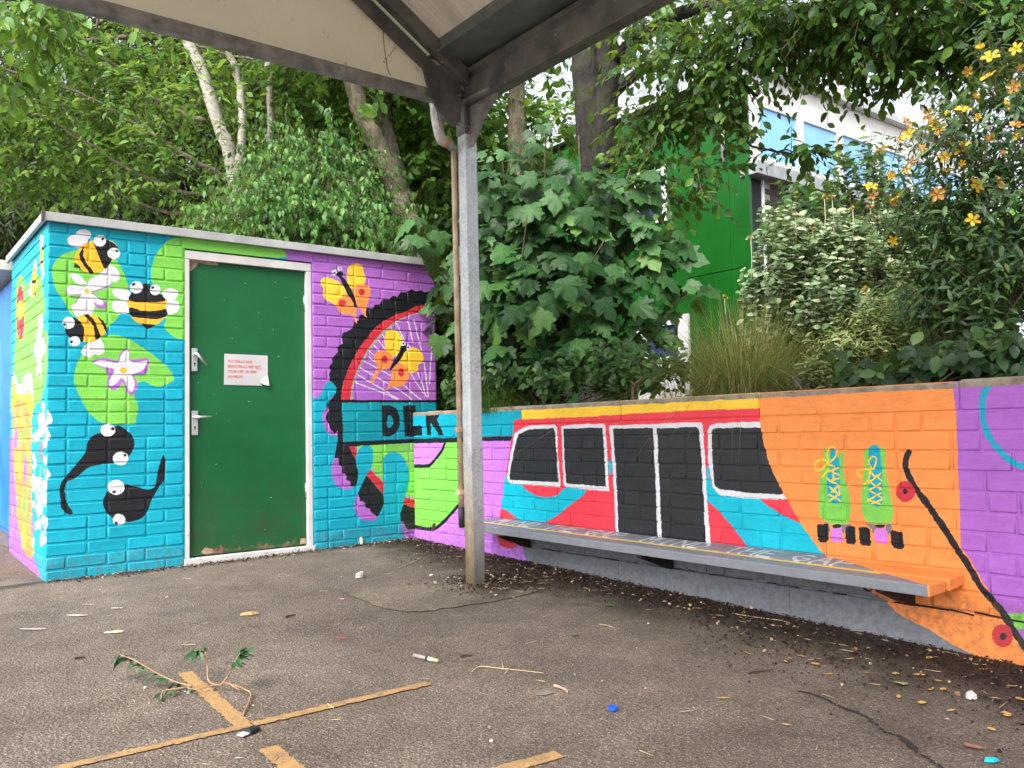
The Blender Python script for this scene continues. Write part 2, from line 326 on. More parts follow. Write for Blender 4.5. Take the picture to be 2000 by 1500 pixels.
red 0 0 2353,327 2444,303 2462,299 2461,244 2397,252 2345,276
grey 0 0 2364,347 2441,324 2440,303 2357,326
black 0 0 1826,1040 2705,1047 2704,1002 1866,1001 1863,731 1823,733
teal 0 0 1858,1023 2704,1029 2699,756 2438,752 1863,746
black 0 0 1845,746 2444,757 2504,758 2503,727 2444,726 1910,714 1845,727
black 0 0 2175,1004 2239,1007 2296,982 2324,921 2320,850 2288,801 2236,777 2179,778 2175,892
teal 0 0 2223,932 2250,929 2270,899 2269,869 2239,839 2215,850
black 0 0 2352,1005 2439,1007 2461,1007 2456,771 2365,773
"""
WALL_ART = """
lilac 0 0 -120,1094 1270,1029 1382,-139 -156,-181
cyan 0 0 -120,1094 1474,1035 1263,835 1208,768 902,764 -129,749
lime 0 0 -23,542 193,546 256,562 340,619 409,681 446,732 747,734 730,602 696,498 649,385 597,305 486,225 406,173 325,131 242,107 116,102 9,107 -35,112
black 0 25 -23,553 179,557 229,567 271,588 326,626 381,666 416,703 430,728
black 0 25 -35,110 16,106 116,101 242,106 283,113 325,131 406,173 486,225 551,271 597,305 649,392 696,498 724,602 734,734
black 0 0 -129,757 599,759 902,761 1224,765 1218,737 901,735 598,729 -130,720
black 0 0 -29,854 124,851 129,781 -31,774
black 0 0 184,938 363,933 362,916 337,889 418,780 355,777 253,873 245,832 247,779 190,781
rust 1 0 284,125 278,113 270,104 260,99 250,99 243,104 239,113 240,125 246,136 254,145 264,150 274,150 281,145 285,136
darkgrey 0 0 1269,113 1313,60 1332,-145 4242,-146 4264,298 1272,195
lilac 0 0 756,109 1041,132 1047,89 1148,55 1226,75 1261,70 1301,44 1333,-3 1285,-17 752,-19
scarlet 0 0 1233,860 1264,870 2646,893 3087,888 3165,823 3444,220 3361,178 853,164 1054,216 1072,292 1088,345 1138,530 1168,643 1208,765
scarlet 1 0 1032,166 1038,88 1083,61 1148,55 1226,72 1251,115 1254,183
yellow 0 0 1310,995 1831,996 2187,995 2650,993 3099,988 3094,879 2646,881 1826,869 1314,870
brightcyan 0 0 1136,546 1151,487 1179,464 1288,462 1355,426 1461,397 1564,396 1640,414 1691,452 1739,462 1892,453 1856,416 1735,355 1635,293 1520,245 1294,236 1212,266 1141,291 1076,301 1094,380
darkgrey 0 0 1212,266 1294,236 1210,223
brightcyan 0 0 2071,622 2103,626 2100,547 2079,547
brightcyan 0 0 2762,605 2779,602 2783,552 2797,500 2833,469 3068,461 3118,426 3189,394 3285,360 3349,286 3411,211 3209,213 3019,207 2915,312 2846,378 2761,439 2758,525
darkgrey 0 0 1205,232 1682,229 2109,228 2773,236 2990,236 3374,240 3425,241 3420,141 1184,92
white 0 0 1230,782 1315,815 1397,831 1624,831 1649,814 1651,648 1671,475 1657,460 1176,464 1148,493 1166,574 1190,661
char 0 0 1272,777 1396,807 1615,809 1630,778 1646,489 1174,488 1178,531 1211,644
white 0 0 1683,817 1765,828 2050,830 2062,815 2069,652 2076,458 2070,453 1811,459 1709,461 1694,480 1690,697
char 0 0 1704,804 2038,807 2045,659 2051,478 1740,484 1719,489 1709,617
white 0 0 2089,810 2100,818 2411,817 2506,823 2741,821 2751,809 2753,685 2760,465 2774,208 2744,206 2143,164 2120,161 2113,473 2101,697
char 0 0 2119,793 2132,799 2410,799 2420,684 2424,415 2425,175 2143,164 2135,548
char 0 0 2444,796 2642,798 2505,798 2714,798 2723,786 2729,685 2736,498 2742,199 2456,178 2450,486
white 0 0 2772,632 2778,775 2794,805 2840,814 3088,818 3157,638 3217,465 2969,458 2833,467 2797,503 2784,572
char 0 0 2800,768 2810,785 2826,790 3105,790 3169,576 3201,488 3001,487 2838,496 2814,511 2805,540 2800,632
orange 0 0 3089,1001 3970,1009 3964,935 3971,870 3971,765 3967,611 3965,418 3965,326 4167,-2 4198,-49 4254,-230 3984,-148 3990,-67 3943,-54 3899,-37 3842,-9 3763,19 3696,46 3663,82 3618,97 3423,206 3408,222 3323,302 3275,362 3246,415 3207,474 3167,539 3127,625 3102,712 3090,781 3086,819
violet 0 0 3963,945 3971,870 3971,765 3967,611 3965,418 3965,326 4167,-2 4204,-55 4286,-223 4348,1007 3984,998
teal2 1 22 4102,948 4096,933 4074,893 4066,840 4070,775 4092,722 4129,678 4165,645 4199,633 4232,624
lime 0 0 4119,101 4173,114 4207,123 4203,58 4170,56 4143,55 4130,71
black 0 25 3778,678 3766,646 3767,606 3785,566 3808,531 3846,477 3898,402 3944,324 3989,253 4036,176 4097,106 4132,54 4167,2 4198,-46
red 1 0 3796,540 3798,522 3792,505 3780,492 3764,486 3747,487 3732,496 3723,512 3721,530 3727,547 3739,560 3755,566 3772,564 3787,555
black 1 0 3769,526 3768,521 3765,517 3760,515 3756,515 3752,517 3749,521 3748,525 3749,530 3752,534 3757,537 3761,537 3765,535 3768,531
red 1 0 4132,39 4134,21 4128,3 4117,-11 4102,-20 4086,-20 4073,-13 4064,1 4062,19 4068,38 4079,52 4094,60 4110,60 4124,53
black 1 0 4111,20 4110,15 4107,10 4102,7 4097,6 4093,8 4090,11 4089,16 4091,22 4094,27 4098,30 4103,31 4107,29 4110,25
grey2 0 0 3390,379 3417,374 3425,340 3411,342 3401,369
grey2 0 0 3474,375 3512,378 3515,369 3495,369 3486,336 3477,344
lime 0 0 3405,701 3413,697 3421,678 3454,668 3484,668 3493,689 3500,689 3493,623 3498,593 3508,538 3519,490 3519,429 3508,384 3474,375 3436,374 3402,382 3379,399 3372,434 3373,491 3378,547 3390,590 3405,632
teal2 1 0 3437,689 3462,688 3468,658 3475,633 3476,564 3476,475 3463,462 3444,459 3425,469 3415,510 3415,562 3427,605 3435,640
yellow 0 8 3423,640 3421,675 3436,699 3455,701 3466,682 3457,657 3433,636
yellow 0 8 3421,636 3394,646 3370,639 3359,621 3372,600 3396,608 3421,633
yellow 0 8 3425,629 3451,616
yellow 0 8 3424,605 3473,585
yellow 0 8 3470,613 3427,596
yellow 0 8 3418,569 3437,553 3470,536 3471,499
yellow 0 8 3472,568 3429,556
yellow 0 8 3451,609 3445,556
yellow 0 8 3424,528 3469,498
yellow 0 8 3463,533 3435,507
yellow 0 8 3422,496 3471,471
yellow 0 8 3465,498 3425,472
yellow 0 8 3419,598 3395,572
black 0 0 3358,363 3366,369 3407,371 3413,365 3409,304 3399,293 3368,290 3359,300
black 0 0 3493,362 3500,369 3532,372 3538,366 3536,305 3528,294 3501,295 3492,301
pink 0 0 3429,356 3475,358 3478,300 3432,296 3422,312
black 1 0 3475,367 3473,364 3467,360 3458,358 3449,357 3440,358 3435,361 3433,364 3435,368 3441,371 3450,373 3459,374 3468,373 3473,371
grey2 0 0 3581,388 3614,385 3628,379 3617,345 3606,368
grey2 0 0 3667,385 3688,390 3696,375 3680,344 3670,373
lime 0 0 3587,683 3603,691 3629,698 3664,701 3685,686 3679,637 3680,587 3691,538 3702,467 3703,440 3695,397 3663,389 3621,387 3590,400 3573,422 3567,449 3572,517 3584,585 3590,629
teal2 1 0 3610,683 3622,705 3640,710 3656,705 3659,670 3663,603 3662,484 3653,467 3635,459 3614,468 3603,501 3604,555 3610,609
yellow 0 7 3618,609 3608,636 3620,659 3638,656 3640,636 3632,616 3621,609
yellow 0 7 3614,606 3589,608 3563,604 3557,591 3569,576 3580,581
yellow 0 7 3614,602 3634,576
yellow 0 7 3656,590 3604,552
yellow 0 7 3638,583 3661,564
yellow 0 7 3608,562 3656,530
yellow 0 7 3657,553 3606,525
yellow 0 7 3606,525 3661,494
yellow 0 7 3659,517 3601,484
yellow 0 7 3604,485 3653,470
yellow 0 7 3658,487 3618,472
yellow 0 7 3614,602 3605,568 3586,548
black 0 0 3552,365 3558,371 3596,370 3601,364 3604,304 3597,295 3563,295 3554,303
black 0 0 3689,361 3695,366 3731,363 3738,353 3742,304 3734,293 3700,295 3691,309
pink 0 0 3627,369 3666,374 3679,347 3675,310 3620,314 3618,339
black 1 0 3665,380 3663,377 3657,374 3648,372 3639,371 3630,372 3624,374 3623,377 3625,381 3631,384 3639,386 3649,387 3657,386 3663,384
"""
SIDE_ART = """
lime 1 0 264,1786 285,1885 394,1920 529,1915 636,1874 690,1817 815,1814 1004,1824 1140,1818 1272,1774 1381,1692 1414,1592 1402,1514 1393,1443 1495,1425 1519,1330 1504,1225 1448,1151 1351,1055 1268,1029 1185,973 147,1005 186,1278 248,1445 276,1613
red 1 0 666,1642 654,1565 611,1507 544,1479 465,1486 390,1530 335,1601 311,1686 323,1766 370,1825 441,1851 520,1839 592,1793 644,1723
yellow 1 0 659,1656 630,1633 572,1618 498,1616 421,1626 357,1647 319,1675 316,1704 348,1729 409,1743 485,1744 561,1733 622,1712 656,1684
white 0 0 1218,1573 1285,1528 1346,1554 1349,1506 1332,1420 1458,1350 1380,1299 1318,1290 1325,1151 1258,1228 1152,1176 1167,1302 1031,1344 1160,1438
gold 1 0 1273,1356 1271,1348 1265,1342 1257,1339 1247,1340 1238,1345 1232,1352 1230,1360 1231,1368 1237,1374 1245,1377 1255,1376 1264,1371 1270,1364
white 1 0 1358,1982 1352,1965 1334,1954 1308,1951 1277,1957 1249,1970 1229,1988 1221,2008 1227,2024 1246,2035 1273,2038 1304,2032 1331,2019 1351,2001
white 1 0 1384,1782 1380,1767 1367,1757 1347,1752 1325,1756 1304,1766 1289,1782 1284,1799 1288,1814 1301,1825 1321,1829 1344,1825 1364,1814 1379,1799
gold 1 0 1254,1964 1347,1954 1360,1856 1333,1820 1260,1836
black 1 0 1360,1937 1357,1932 1348,1929 1335,1929 1320,1931 1306,1936 1296,1943 1293,1949 1296,1955 1305,1958 1319,1958 1334,1955 1347,1950 1357,1943
black 1 0 1343,1859 1340,1856 1328,1855 1311,1856 1292,1859 1275,1864 1263,1869 1258,1873 1262,1877 1274,1878 1291,1877 1310,1873 1327,1869 1339,1863
white 1 0 1132,1872 1127,1857 1110,1846 1085,1843 1057,1847 1031,1859 1012,1876 1004,1894 1010,1910 1027,1920 1053,1923 1081,1918 1107,1906 1125,1890
white 1 0 985,1741 979,1724 961,1712 933,1707 901,1712 871,1724 850,1742 842,1762 848,1780 867,1792 896,1797 928,1792 957,1779 977,1761
gold 1 0 964,1869 1116,1852 1109,1731 1057,1697 954,1723
black 1 0 1111,1777 1103,1773 1080,1773 1048,1776 1011,1781 977,1789 953,1796 944,1802 953,1806 976,1806 1009,1803 1046,1797 1080,1790 1102,1783
black 1 0 1115,1696 1112,1692 1102,1690 1088,1690 1071,1692 1057,1696 1046,1701 1042,1706 1046,1711 1056,1713 1070,1713 1086,1711 1101,1706 1111,1701
yellow 0 0 185,1287 452,1062 856,1132 1024,1054 1052,978 118,1006
white 0 0 202,1286 499,1167 703,1220 873,1236 984,1202 1028,1069 856,1132 508,1027 336,1159
purple 0 0 -41,844 264,829 556,660 1024,413 1087,286 1126,97 1464,-22 29,-57 26,385
yellow 0 0 154,1129 1056,1087 994,941 951,855 231,890
orange 1 0 222,1003 335,1060 529,1070 742,1036 921,958 997,886 984,706 1019,513 979,387 788,304 578,331 408,421 283,570 205,829
orange 1 0 412,362 977,410 1009,281 1109,152 1066,94 851,80 643,148 474,258
purple 1 0 414,819 408,790 388,766 357,753 321,753 288,766 263,790 253,820 259,850 280,874 312,887 347,886 380,873 404,849
lime 1 0 814,853 810,825 794,803 771,790 744,790 718,803 700,826 692,854 696,882 712,905 736,917 763,916 788,903 806,881
lime 1 0 832,390 826,355 802,326 767,309 726,306 688,319 661,345 649,380 656,416 680,445 716,462 757,464 795,451 821,424
lime 1 0 611,810 606,784 589,764 564,753 536,753 509,764 489,785 481,810 486,836 503,856 528,867 557,867 584,855 603,835
yellow 1 0 819,195 812,160 786,130 746,111 701,107 658,118 628,144 615,178 623,214 650,244 691,263 736,266 778,254 807,229
yellow 1 0 639,949 633,924 614,905 584,894 551,895 520,906 497,927 488,953 494,979 514,998 543,1009 577,1008 608,996 630,975
lime 1 0 436,658 433,633 422,612 405,600 385,600 366,611 352,631 346,657 348,683 360,704 377,715 397,716 416,704 430,684
purple 1 0 828,617 825,575 810,541 787,522 761,521 735,539 716,572 707,614 710,656 725,690 749,709 776,710 801,691 820,658
yellow 1 0 905,729 902,708 891,692 874,682 854,682 836,691 822,708 817,728 820,749 831,766 849,775 868,775 887,766 900,750
yellow 1 0 616,645 611,605 593,573 564,555 530,554 499,571 475,602 465,642 470,682 489,714 518,732 552,733 583,715 606,684
brown 1 4 488,869 650,859 783,784 768,615 646,506 511,526 392,641 435,827 488,869
brown 1 4 208,951 306,1053 502,1071 742,1036 946,942
brown 1 4 458,491 522,360 711,303 884,350 1000,434
cyan 0 0 1015,979 1219,1026 1535,1028 1575,182 1151,216 1019,513
darkgrey 1 0 1414,740 1407,710 1385,685 1352,671 1314,670 1279,684 1253,708 1243,739 1250,770 1273,794 1307,808 1345,808 1380,794 1404,770
white 1 0 1159,818 1146,798 1111,788 1070,792 1042,808 1041,829 1067,846 1108,849 1144,838
violet 1 0 1113,815 1106,807 1093,807 1085,815 1092,823 1106,823
white 1 0 1166,651 1155,634 1123,624 1086,627 1061,640 1060,658 1084,672 1120,676 1153,667
violet 1 0 1126,647 1120,639 1106,639 1099,647 1105,655 1119,655
white 1 0 1441,917 1431,899 1403,889 1370,893 1348,909 1346,929 1367,944 1400,946 1429,936
violet 1 0 1406,915 1400,907 1387,907 1381,915 1386,923 1399,922
white 1 0 1333,527 1321,505 1288,492 1250,495 1224,511 1223,534 1247,553 1285,558 1319,548
violet 1 0 1290,522 1284,515 1271,514 1264,521 1270,529 1283,530
white 1 0 1268,473 1256,455 1223,444 1185,446 1159,459 1158,477 1183,493 1221,498 1254,490
violet 1 0 1226,468 1219,460 1206,459 1199,467 1205,475 1219,476
white 1 0 1145,192 1134,174 1104,162 1069,162 1046,174 1045,193 1067,209 1101,216 1132,209
violet 1 0 1108,186 1101,178 1088,176 1080,184 1087,192 1100,193
white 1 0 1528,536 1518,516 1490,504 1457,506 1435,522 1434,543 1455,560 1487,565 1516,555
violet 1 0 1493,532 1487,524 1475,524 1468,531 1474,539 1486,539
white 1 0 1147,418 1136,401 1105,391 1070,392 1045,404 1044,421 1067,436 1103,440 1134,433
violet 1 0 1109,413 1102,404 1089,404 1081,411 1088,420 1101,420
white 1 0 1439,252 1430,233 1403,220 1373,221 1352,235 1351,255 1370,272 1401,278 1428,270
violet 1 0 1407,247 1401,239 1388,238 1382,245 1388,253 1400,254
white 1 0 1279,396 1267,379 1234,368 1196,368 1170,381 1169,399 1193,414 1231,419 1265,412
violet 1 0 1236,391 1230,383 1217,382 1210,389 1216,397 1229,398
white 1 0 1508,477 1497,457 1467,444 1432,446 1408,461 1407,483 1429,501 1464,506 1495,497
violet 1 0 1469,472 1463,465 1451,464 1444,471 1450,479 1463,480
white 1 0 1341,386 1329,369 1295,359 1255,359 1229,371 1228,388 1253,402 1292,407 1327,401
violet 1 0 1297,380 1290,372 1278,371 1271,379 1277,387 1290,388
white 1 0 1503,689 1493,673 1464,664 1431,666 1409,679 1408,696 1429,709 1462,713 1491,705
violet 1 0 1467,686 1461,678 1449,678 1442,685 1448,693 1461,693
white 1 0 1509,785 1498,767 1469,758 1435,761 1412,775 1411,794 1433,808 1467,811 1497,802
violet 1 0 1472,782 1466,774 1453,774 1447,782 1453,789 1465,789
white 1 0 1388,850 1378,830 1352,819 1321,823 1300,840 1299,861 1318,878 1349,881 1376,870
violet 1 0 1355,847 1349,839 1337,840 1330,847 1336,855 1349,855
white 1 0 1476,549 1463,532 1430,522 1392,524 1366,536 1365,553 1390,568 1428,572 1462,564
violet 1 0 1432,544 1426,536 1414,536 1407,543 1413,551 1425,551
white 1 0 1503,871 1491,852 1457,842 1419,846 1392,862 1391,883 1416,898 1455,901 1489,890
violet 1 0 1459,868 1453,861 1440,861 1434,869 1440,876 1452,876
white 1 0 1427,220 1415,199 1383,185 1346,185 1320,200 1319,221 1343,240 1380,246 1413,239
violet 1 0 1385,213 1379,205 1366,204 1360,211 1366,219 1378,220
white 1 0 1137,705 1127,688 1100,678 1067,681 1046,695 1044,713 1065,727 1097,731 1125,722
violet 1 0 1104,701 1098,693 1084,693 1076,701 1083,709 1097,709
white 1 0 1235,296 1226,278 1199,267 1167,267 1145,280 1144,299 1164,314 1196,320 1224,313
violet 1 0 1202,291 1196,282 1183,281 1176,289 1182,297 1195,298
white 1 0 1375,314 1362,293 1328,280 1288,281 1261,295 1260,316 1285,334 1325,341 1360,333
violet 1 0 1329,308 1323,300 1311,299 1304,306 1310,314 1323,315
white 1 0 1231,558 1219,542 1186,532 1147,534 1121,546 1120,563 1144,577 1183,581 1217,574
violet 1 0 1188,554 1182,546 1168,545 1161,553 1168,561 1181,561
white 1 0 1405,462 1394,443 1363,432 1326,433 1302,447 1301,467 1324,484 1360,489 1392,480
violet 1 0 1365,458 1359,450 1346,449 1339,456 1345,464 1358,465
white 1 0 1367,849 1356,833 1326,824 1292,828 1268,841 1267,858 1289,871 1324,874 1355,865
violet 1 0 1329,846 1323,838 1310,839 1303,846 1310,854 1322,854
white 1 0 1353,570 1341,551 1309,541 1270,543 1244,556 1243,576 1268,591 1306,595 1340,587
violet 1 0 1310,565 1304,557 1292,557 1285,564 1291,572 1304,573
white 1 0 1131,570 1120,548 1091,536 1058,539 1034,555 1033,578 1054,595 1088,600 1118,590
violet 1 0 1095,565 1089,557 1075,557 1067,564 1074,573 1088,573
white 1 0 1526,690 1516,673 1490,663 1458,666 1437,680 1436,698 1456,712 1487,716 1515,707
violet 1 0 1493,687 1487,679 1475,679 1468,686 1474,694 1486,694
white 1 0 1331,936 1320,915 1289,904 1253,909 1228,927 1227,951 1250,968 1286,971 1317,958
violet 1 0 1291,934 1285,927 1272,927 1265,935 1271,943 1284,942
white 1 0 1401,402 1389,380 1355,367 1315,369 1288,384 1287,406 1312,424 1352,430 1387,421
violet 1 0 1356,396 1350,388 1337,387 1331,395 1337,403 1349,403
white 1 0 1480,351 1468,334 1437,322 1399,323 1374,335 1373,352 1397,367 1434,373 1467,366
violet 1 0 1438,345 1432,337 1420,336 1413,343 1419,351 1432,352
white 1 0 1248,537 1237,517 1209,505 1175,507 1151,522 1150,543 1172,560 1205,565 1235,556
violet 1 0 1212,532 1206,524 1192,524 1185,531 1191,539 1205,540
white 1 0 1375,926 1364,908 1335,900 1301,904 1277,919 1276,938 1298,952 1332,954 1362,944
violet 1 0 1338,924 1332,916 1319,917 1312,924 1318,932 1331,932
white 1 0 1424,938 1415,920 1389,911 1358,915 1337,930 1336,950 1356,965 1386,968 1413,957
violet 1 0 1392,936 1386,929 1374,929 1367,937 1373,944 1386,944
white 1 0 1317,462 1307,445 1278,434 1245,436 1222,448 1221,466 1242,480 1276,485 1305,477
violet 1 0 1282,457 1276,449 1262,448 1256,456 1262,464 1275,464
white 1 0 1527,810 1518,793 1493,785 1463,788 1444,801 1443,819 1461,833 1490,836 1516,827
violet 1 0 1496,807 1491,800 1478,800 1472,807 1478,815 1490,815
white 1 0 1272,827 1261,805 1230,794 1193,798 1169,816 1167,840 1190,857 1226,861 1259,849
violet 1 0 1232,824 1226,817 1213,817 1206,825 1212,832 1225,832
white 1 0 1184,667 1172,645 1139,632 1100,636 1073,653 1072,676 1096,695 1135,699 1170,688
violet 1 0 1141,663 1134,655 1121,654 1113,662 1120,670 1133,671
white 1 0 1558,890 1547,870 1519,859 1486,864 1463,881 1462,903 1483,919 1516,922 1546,911
violet 1 0 1521,888 1516,880 1503,881 1497,888 1503,896 1515,895
white 1 0 1149,519 1139,497 1110,485 1077,487 1054,504 1053,526 1074,544 1107,549 1136,539
violet 1 0 1114,514 1108,506 1094,506 1086,513 1093,521 1107,522
white 1 0 1538,574 1530,558 1506,550 1479,551 1460,563 1459,579 1477,592 1504,596 1528,589
violet 1 0 1510,570 1505,562 1492,562 1486,569 1492,577 1504,577
white 1 0 1328,312 1319,292 1291,280 1259,281 1237,295 1236,316 1256,334 1288,339 1316,331
violet 1 0 1295,307 1288,299 1276,298 1269,305 1275,313 1288,314
white 1 0 1310,379 1299,358 1269,345 1233,346 1209,361 1208,383 1230,401 1265,407 1297,398
violet 1 0 1271,373 1265,365 1252,364 1245,372 1251,380 1264,380
white 1 0 1348,880 1337,860 1308,849 1273,853 1250,871 1248,894 1270,911 1304,914 1335,902
violet 1 0 1310,878 1304,870 1291,871 1284,879 1290,886 1303,886
white 1 0 1395,222 1386,204 1362,192 1333,193 1314,205 1313,224 1331,239 1359,245 1385,238
violet 1 0 1366,216 1360,208 1348,207 1341,214 1347,222 1360,223
white 1 0 1482,453 1471,433 1442,421 1407,423 1384,438 1383,458 1405,475 1439,480 1469,471
violet 1 0 1444,448 1438,440 1426,440 1419,447 1425,455 1437,455
white 1 0 1527,457 1516,438 1488,427 1454,429 1431,443 1430,462 1451,478 1485,483 1514,475
violet 1 0 1490,453 1484,445 1472,444 1465,451 1471,459 1483,460
white 1 0 1440,508 1428,490 1396,479 1359,480 1333,494 1332,514 1356,529 1393,534 1426,526
violet 1 0 1398,504 1392,496 1379,495 1373,503 1378,510 1391,511
white 1 0 1146,562 1133,542 1098,530 1056,532 1027,548 1026,569 1052,587 1094,591 1131,582
violet 1 0 1099,558 1093,549 1079,549 1071,557 1078,565 1092,565
white 1 0 1294,416 1284,394 1258,382 1228,384 1207,400 1206,422 1225,441 1255,446 1282,436
violet 1 0 1262,411 1256,403 1243,402 1236,410 1242,418 1255,419
white 1 0 1531,235 1522,219 1497,209 1468,209 1449,220 1448,236 1466,251 1495,256 1520,250
violet 1 0 1501,230 1495,222 1483,221 1476,228 1482,236 1494,237
white 1 0 1519,683 1509,666 1483,656 1452,659 1432,673 1431,691 1450,706 1481,709 1508,700
violet 1 0 1486,680 1481,672 1468,672 1462,680 1468,687 1480,687
white 1 0 1412,878 1401,859 1372,849 1338,853 1314,869 1313,890 1335,906 1369,909 1399,898
violet 1 0 1375,876 1369,868 1356,868 1349,876 1355,884 1368,884
white 1 0 1438,1000 1426,982 1394,974 1356,978 1330,994 1329,1014 1353,1027 1391,1029 1424,1018
violet 1 0 1395,999 1390,991 1377,992 1370,999 1376,1007 1389,1006
white 1 0 1326,547 1316,526 1288,513 1255,516 1233,532 1232,555 1252,573 1285,578 1314,568
violet 1 0 1291,543 1285,535 1272,534 1265,542 1271,550 1284,550
white 1 0 1221,560 1211,540 1184,528 1151,531 1129,546 1128,567 1148,584 1180,589 1209,579
violet 1 0 1187,556 1181,548 1168,547 1160,555 1167,563 1180,563
white 1 0 1538,300 1530,280 1505,268 1476,269 1456,283 1455,303 1474,320 1502,325 1528,317
violet 1 0 1508,294 1503,286 1491,286 1484,292 1490,300 1502,301
"""
def paint_image(name, spec, base, u0, u1, v0, v1, ppm):
    W, H = int((u1-u0)*ppm), int((v1-v0)*ppm)
    im = np.empty((H, W, 3), np.float32); im[:] = np.array(PAINT[base])/255.
    for line in spec.strip().splitlines():
        f = line.split(); col, sm, w = np.array(PAINT[f[0]])/255., int(f[1]), int(f[2])/1000.
        P = np.array([tuple(map(int, q.split(','))) for q in f[3:]], float)/1000.
        if w:
            P = crom(P, 4) if len(P) > 2 else P
            for a, b in zip(P[:-1], P[1:]):
                lo = np.floor((np.minimum(a, b) - w - (u0, v0))*ppm).astype(int); hi = np.ceil((np.maximum(a, b) + w - (u0, v0))*ppm).astype(int)
                x0, y0 = max(lo[0], 0), max(lo[1], 0); x1, y1 = min(hi[0], W), min(hi[1], H)
                if x1 <= x0 or y1 <= y0: continue
                X, Y = np.meshgrid((np.arange(x0, x1)+.5)/ppm+u0, (np.arange(y0, y1)+.5)/ppm+v0)
                d = b-a; t = np.clip(((X-a[0])*d[0]+(Y-a[1])*d[1])/max(d@d, 1e-9), 0, 1)
                im[y0:y1, x0:x1][(X-a[0]-t*d[0])**2+(Y-a[1]-t*d[1])**2 < (w/2)**2] = col
            continue
        if sm: P = crom(P, 5, True)
        Q = (P-(u0, v0))*ppm
        y0, y1 = max(int(Q[:, 1].min()), 0), min(int(Q[:, 1].max())+2, H)
        if y1 <= y0: continue
        fl = np.zeros((y1-y0, W+1), np.int32); N = len(Q)
        for i in range(N):
            (xa, ya), (xb, yb) = Q[i], Q[(i+1) % N]
            if ya == yb: continue
            if ya > yb: xa, ya, xb, yb = xb, yb, xa, ya
            r0_, r1_ = max(math.ceil(ya-.5), y0), min(math.ceil(yb-.5), y1)
            if r1_ <= r0_: continue
            rr = np.arange(r0_, r1_); xs = xa+(rr+.5-ya)*(xb-xa)/(yb-ya)
            np.add.at(fl, (rr-y0, np.clip(np.ceil(xs-.5), 0, W).astype(int)), 1)
        im[y0:y1][(np.cumsum(fl, 1)[:, :W] % 2) == 1] = col
    img = bpy.data.images.new(name, W, H); a = np.ones((H, W, 4), np.float32); a[:, :, :3] = im
    img.pixels.foreach_set(a.ravel()); img.update(); img.pack(); return img
IMG_FRONT = paint_image('mural_front', SHED_ART, 'cyan', -.05, 2.80, -.10, 2.20, 600)
IMG_SIDE = paint_image('mural_side', SIDE_ART, 'cyan', 0.0, 1.60, -.10, 2.20, 500)
IMG_WALL = paint_image('mural_wall', WALL_ART, 'violet', -.10, 5.90, -.20, 1.05, 620)

def mural_node(t, img, u, v, u0, u1, v0, v1):
    """image looked up by metres along the wall, with a brush-edge wobble"""
    wob = t.math('ADD', t.math('MULTIPLY', t.math('SUBTRACT', t.noise(45, 3, .65), .5), .012), t.math('MULTIPLY', t.math('SUBTRACT', t.noise(9, 2), .5), .010))
    cx = t.n('CombineXYZ'); t.l(t.math('DIVIDE', t.math('SUBTRACT', t.math('ADD', u, wob), u0), u1-u0), cx.inputs[0]); t.l(t.math('DIVIDE', t.math('SUBTRACT', t.math('ADD', v, wob), v0), v1-v0), cx.inputs[1])
    ti = t.n('TexImage', image=img, extension='EXTEND', interpolation='Linear'); t.l(cx.outputs[0], ti.inputs[0]); return ti.outputs[0]
def paint_finish(t, c, bs=.35, crack=0.0):
    # brush-out: slightly thinner and thicker coats, rubbed patches, fine orange-peel
    v = t.ramp(t.noise(3.5, 6, .6), [(.3, .90), (.7, 1.05)]); c = t.mix(1.0, c, v, 'MULTIPLY')
    v2 = t.ramp(t.noise(26, 5, .7), [(.35, .93), (.65, 1.04)]); c = t.mix(1.0, c, v2, 'MULTIPLY')
    mp = t.n('Mapping'); mp.inputs['Scale'].default_value = (14, 14, 120); mp.inputs['Rotation'].default_value = (.25, .35, 0); t.l(t.pos(), mp.inputs[0])
    c = t.mix(1.0, c, t.ramp(t.noise(1.0, 4, .6, mp.outputs[0]), [(.3, .93), (.7, 1.05)]), 'MULTIPLY')      # brush strokes
    zz = t.n('SeparateXYZ'); t.l(t.pos(), zz.inputs[0])
    dirt = t.math('MULTIPLY', t.ramp(t.math('SUBTRACT', zz.outputs[2], t.math('MULTIPLY', t.noise(7, 5, .7), .26)), [(-.17, 1.0), (-.03, 0.0)]), t.ramp(t.noise(30, 5, .7), [(.40, .0), (.65, .55)]))
    c = t.mix(dirt, c, (.10, .075, .055))                                                                 # mud splashed up from the ground
    chips = t.ramp(t.noise(34, 6, .75), [(.705, 0.0), (.72, .8)])
    c = t.mix(chips, c, (.42, .40, .38))
    t.base(c, t.ramp(t.noise(20, 4), [(.3, .42), (.7, .62)]), 0, .4)
    h = t.math('ADD', t.math('MULTIPLY', t.noise(150, 3, .6), .6), t.noise(28, 4, .6)); t.bump(h, bs, .006)
def shed_paint():
    t = NT('painted_brick_shed'); g = t.n('NewGeometry'); s = t.n('SeparateXYZ'); t.l(g.outputs['Position'], s.inputs[0])
    f = mural_node(t, IMG_FRONT, s.outputs[0], s.outputs[2], -.05, 2.80, -.10, 2.20)
    sd_ = mural_node(t, IMG_SIDE, t.math('SUBTRACT', 1.5, s.outputs[1]), s.outputs[2], 0.0, 1.60, -.10, 2.20)
    nn = t.n('SeparateXYZ'); t.l(g.outputs['Normal'], nn.inputs[0])
    k = t.math('GREATER_THAN', t.math('MULTIPLY', nn.outputs[0], -1.0), t.math('ABSOLUTE', nn.outputs[1]))
    k = t.math('MULTIPLY', k, t.math('LESS_THAN', s.outputs[0], .012))
    paint_finish(t, t.mix(k, f, sd_)); return t.m
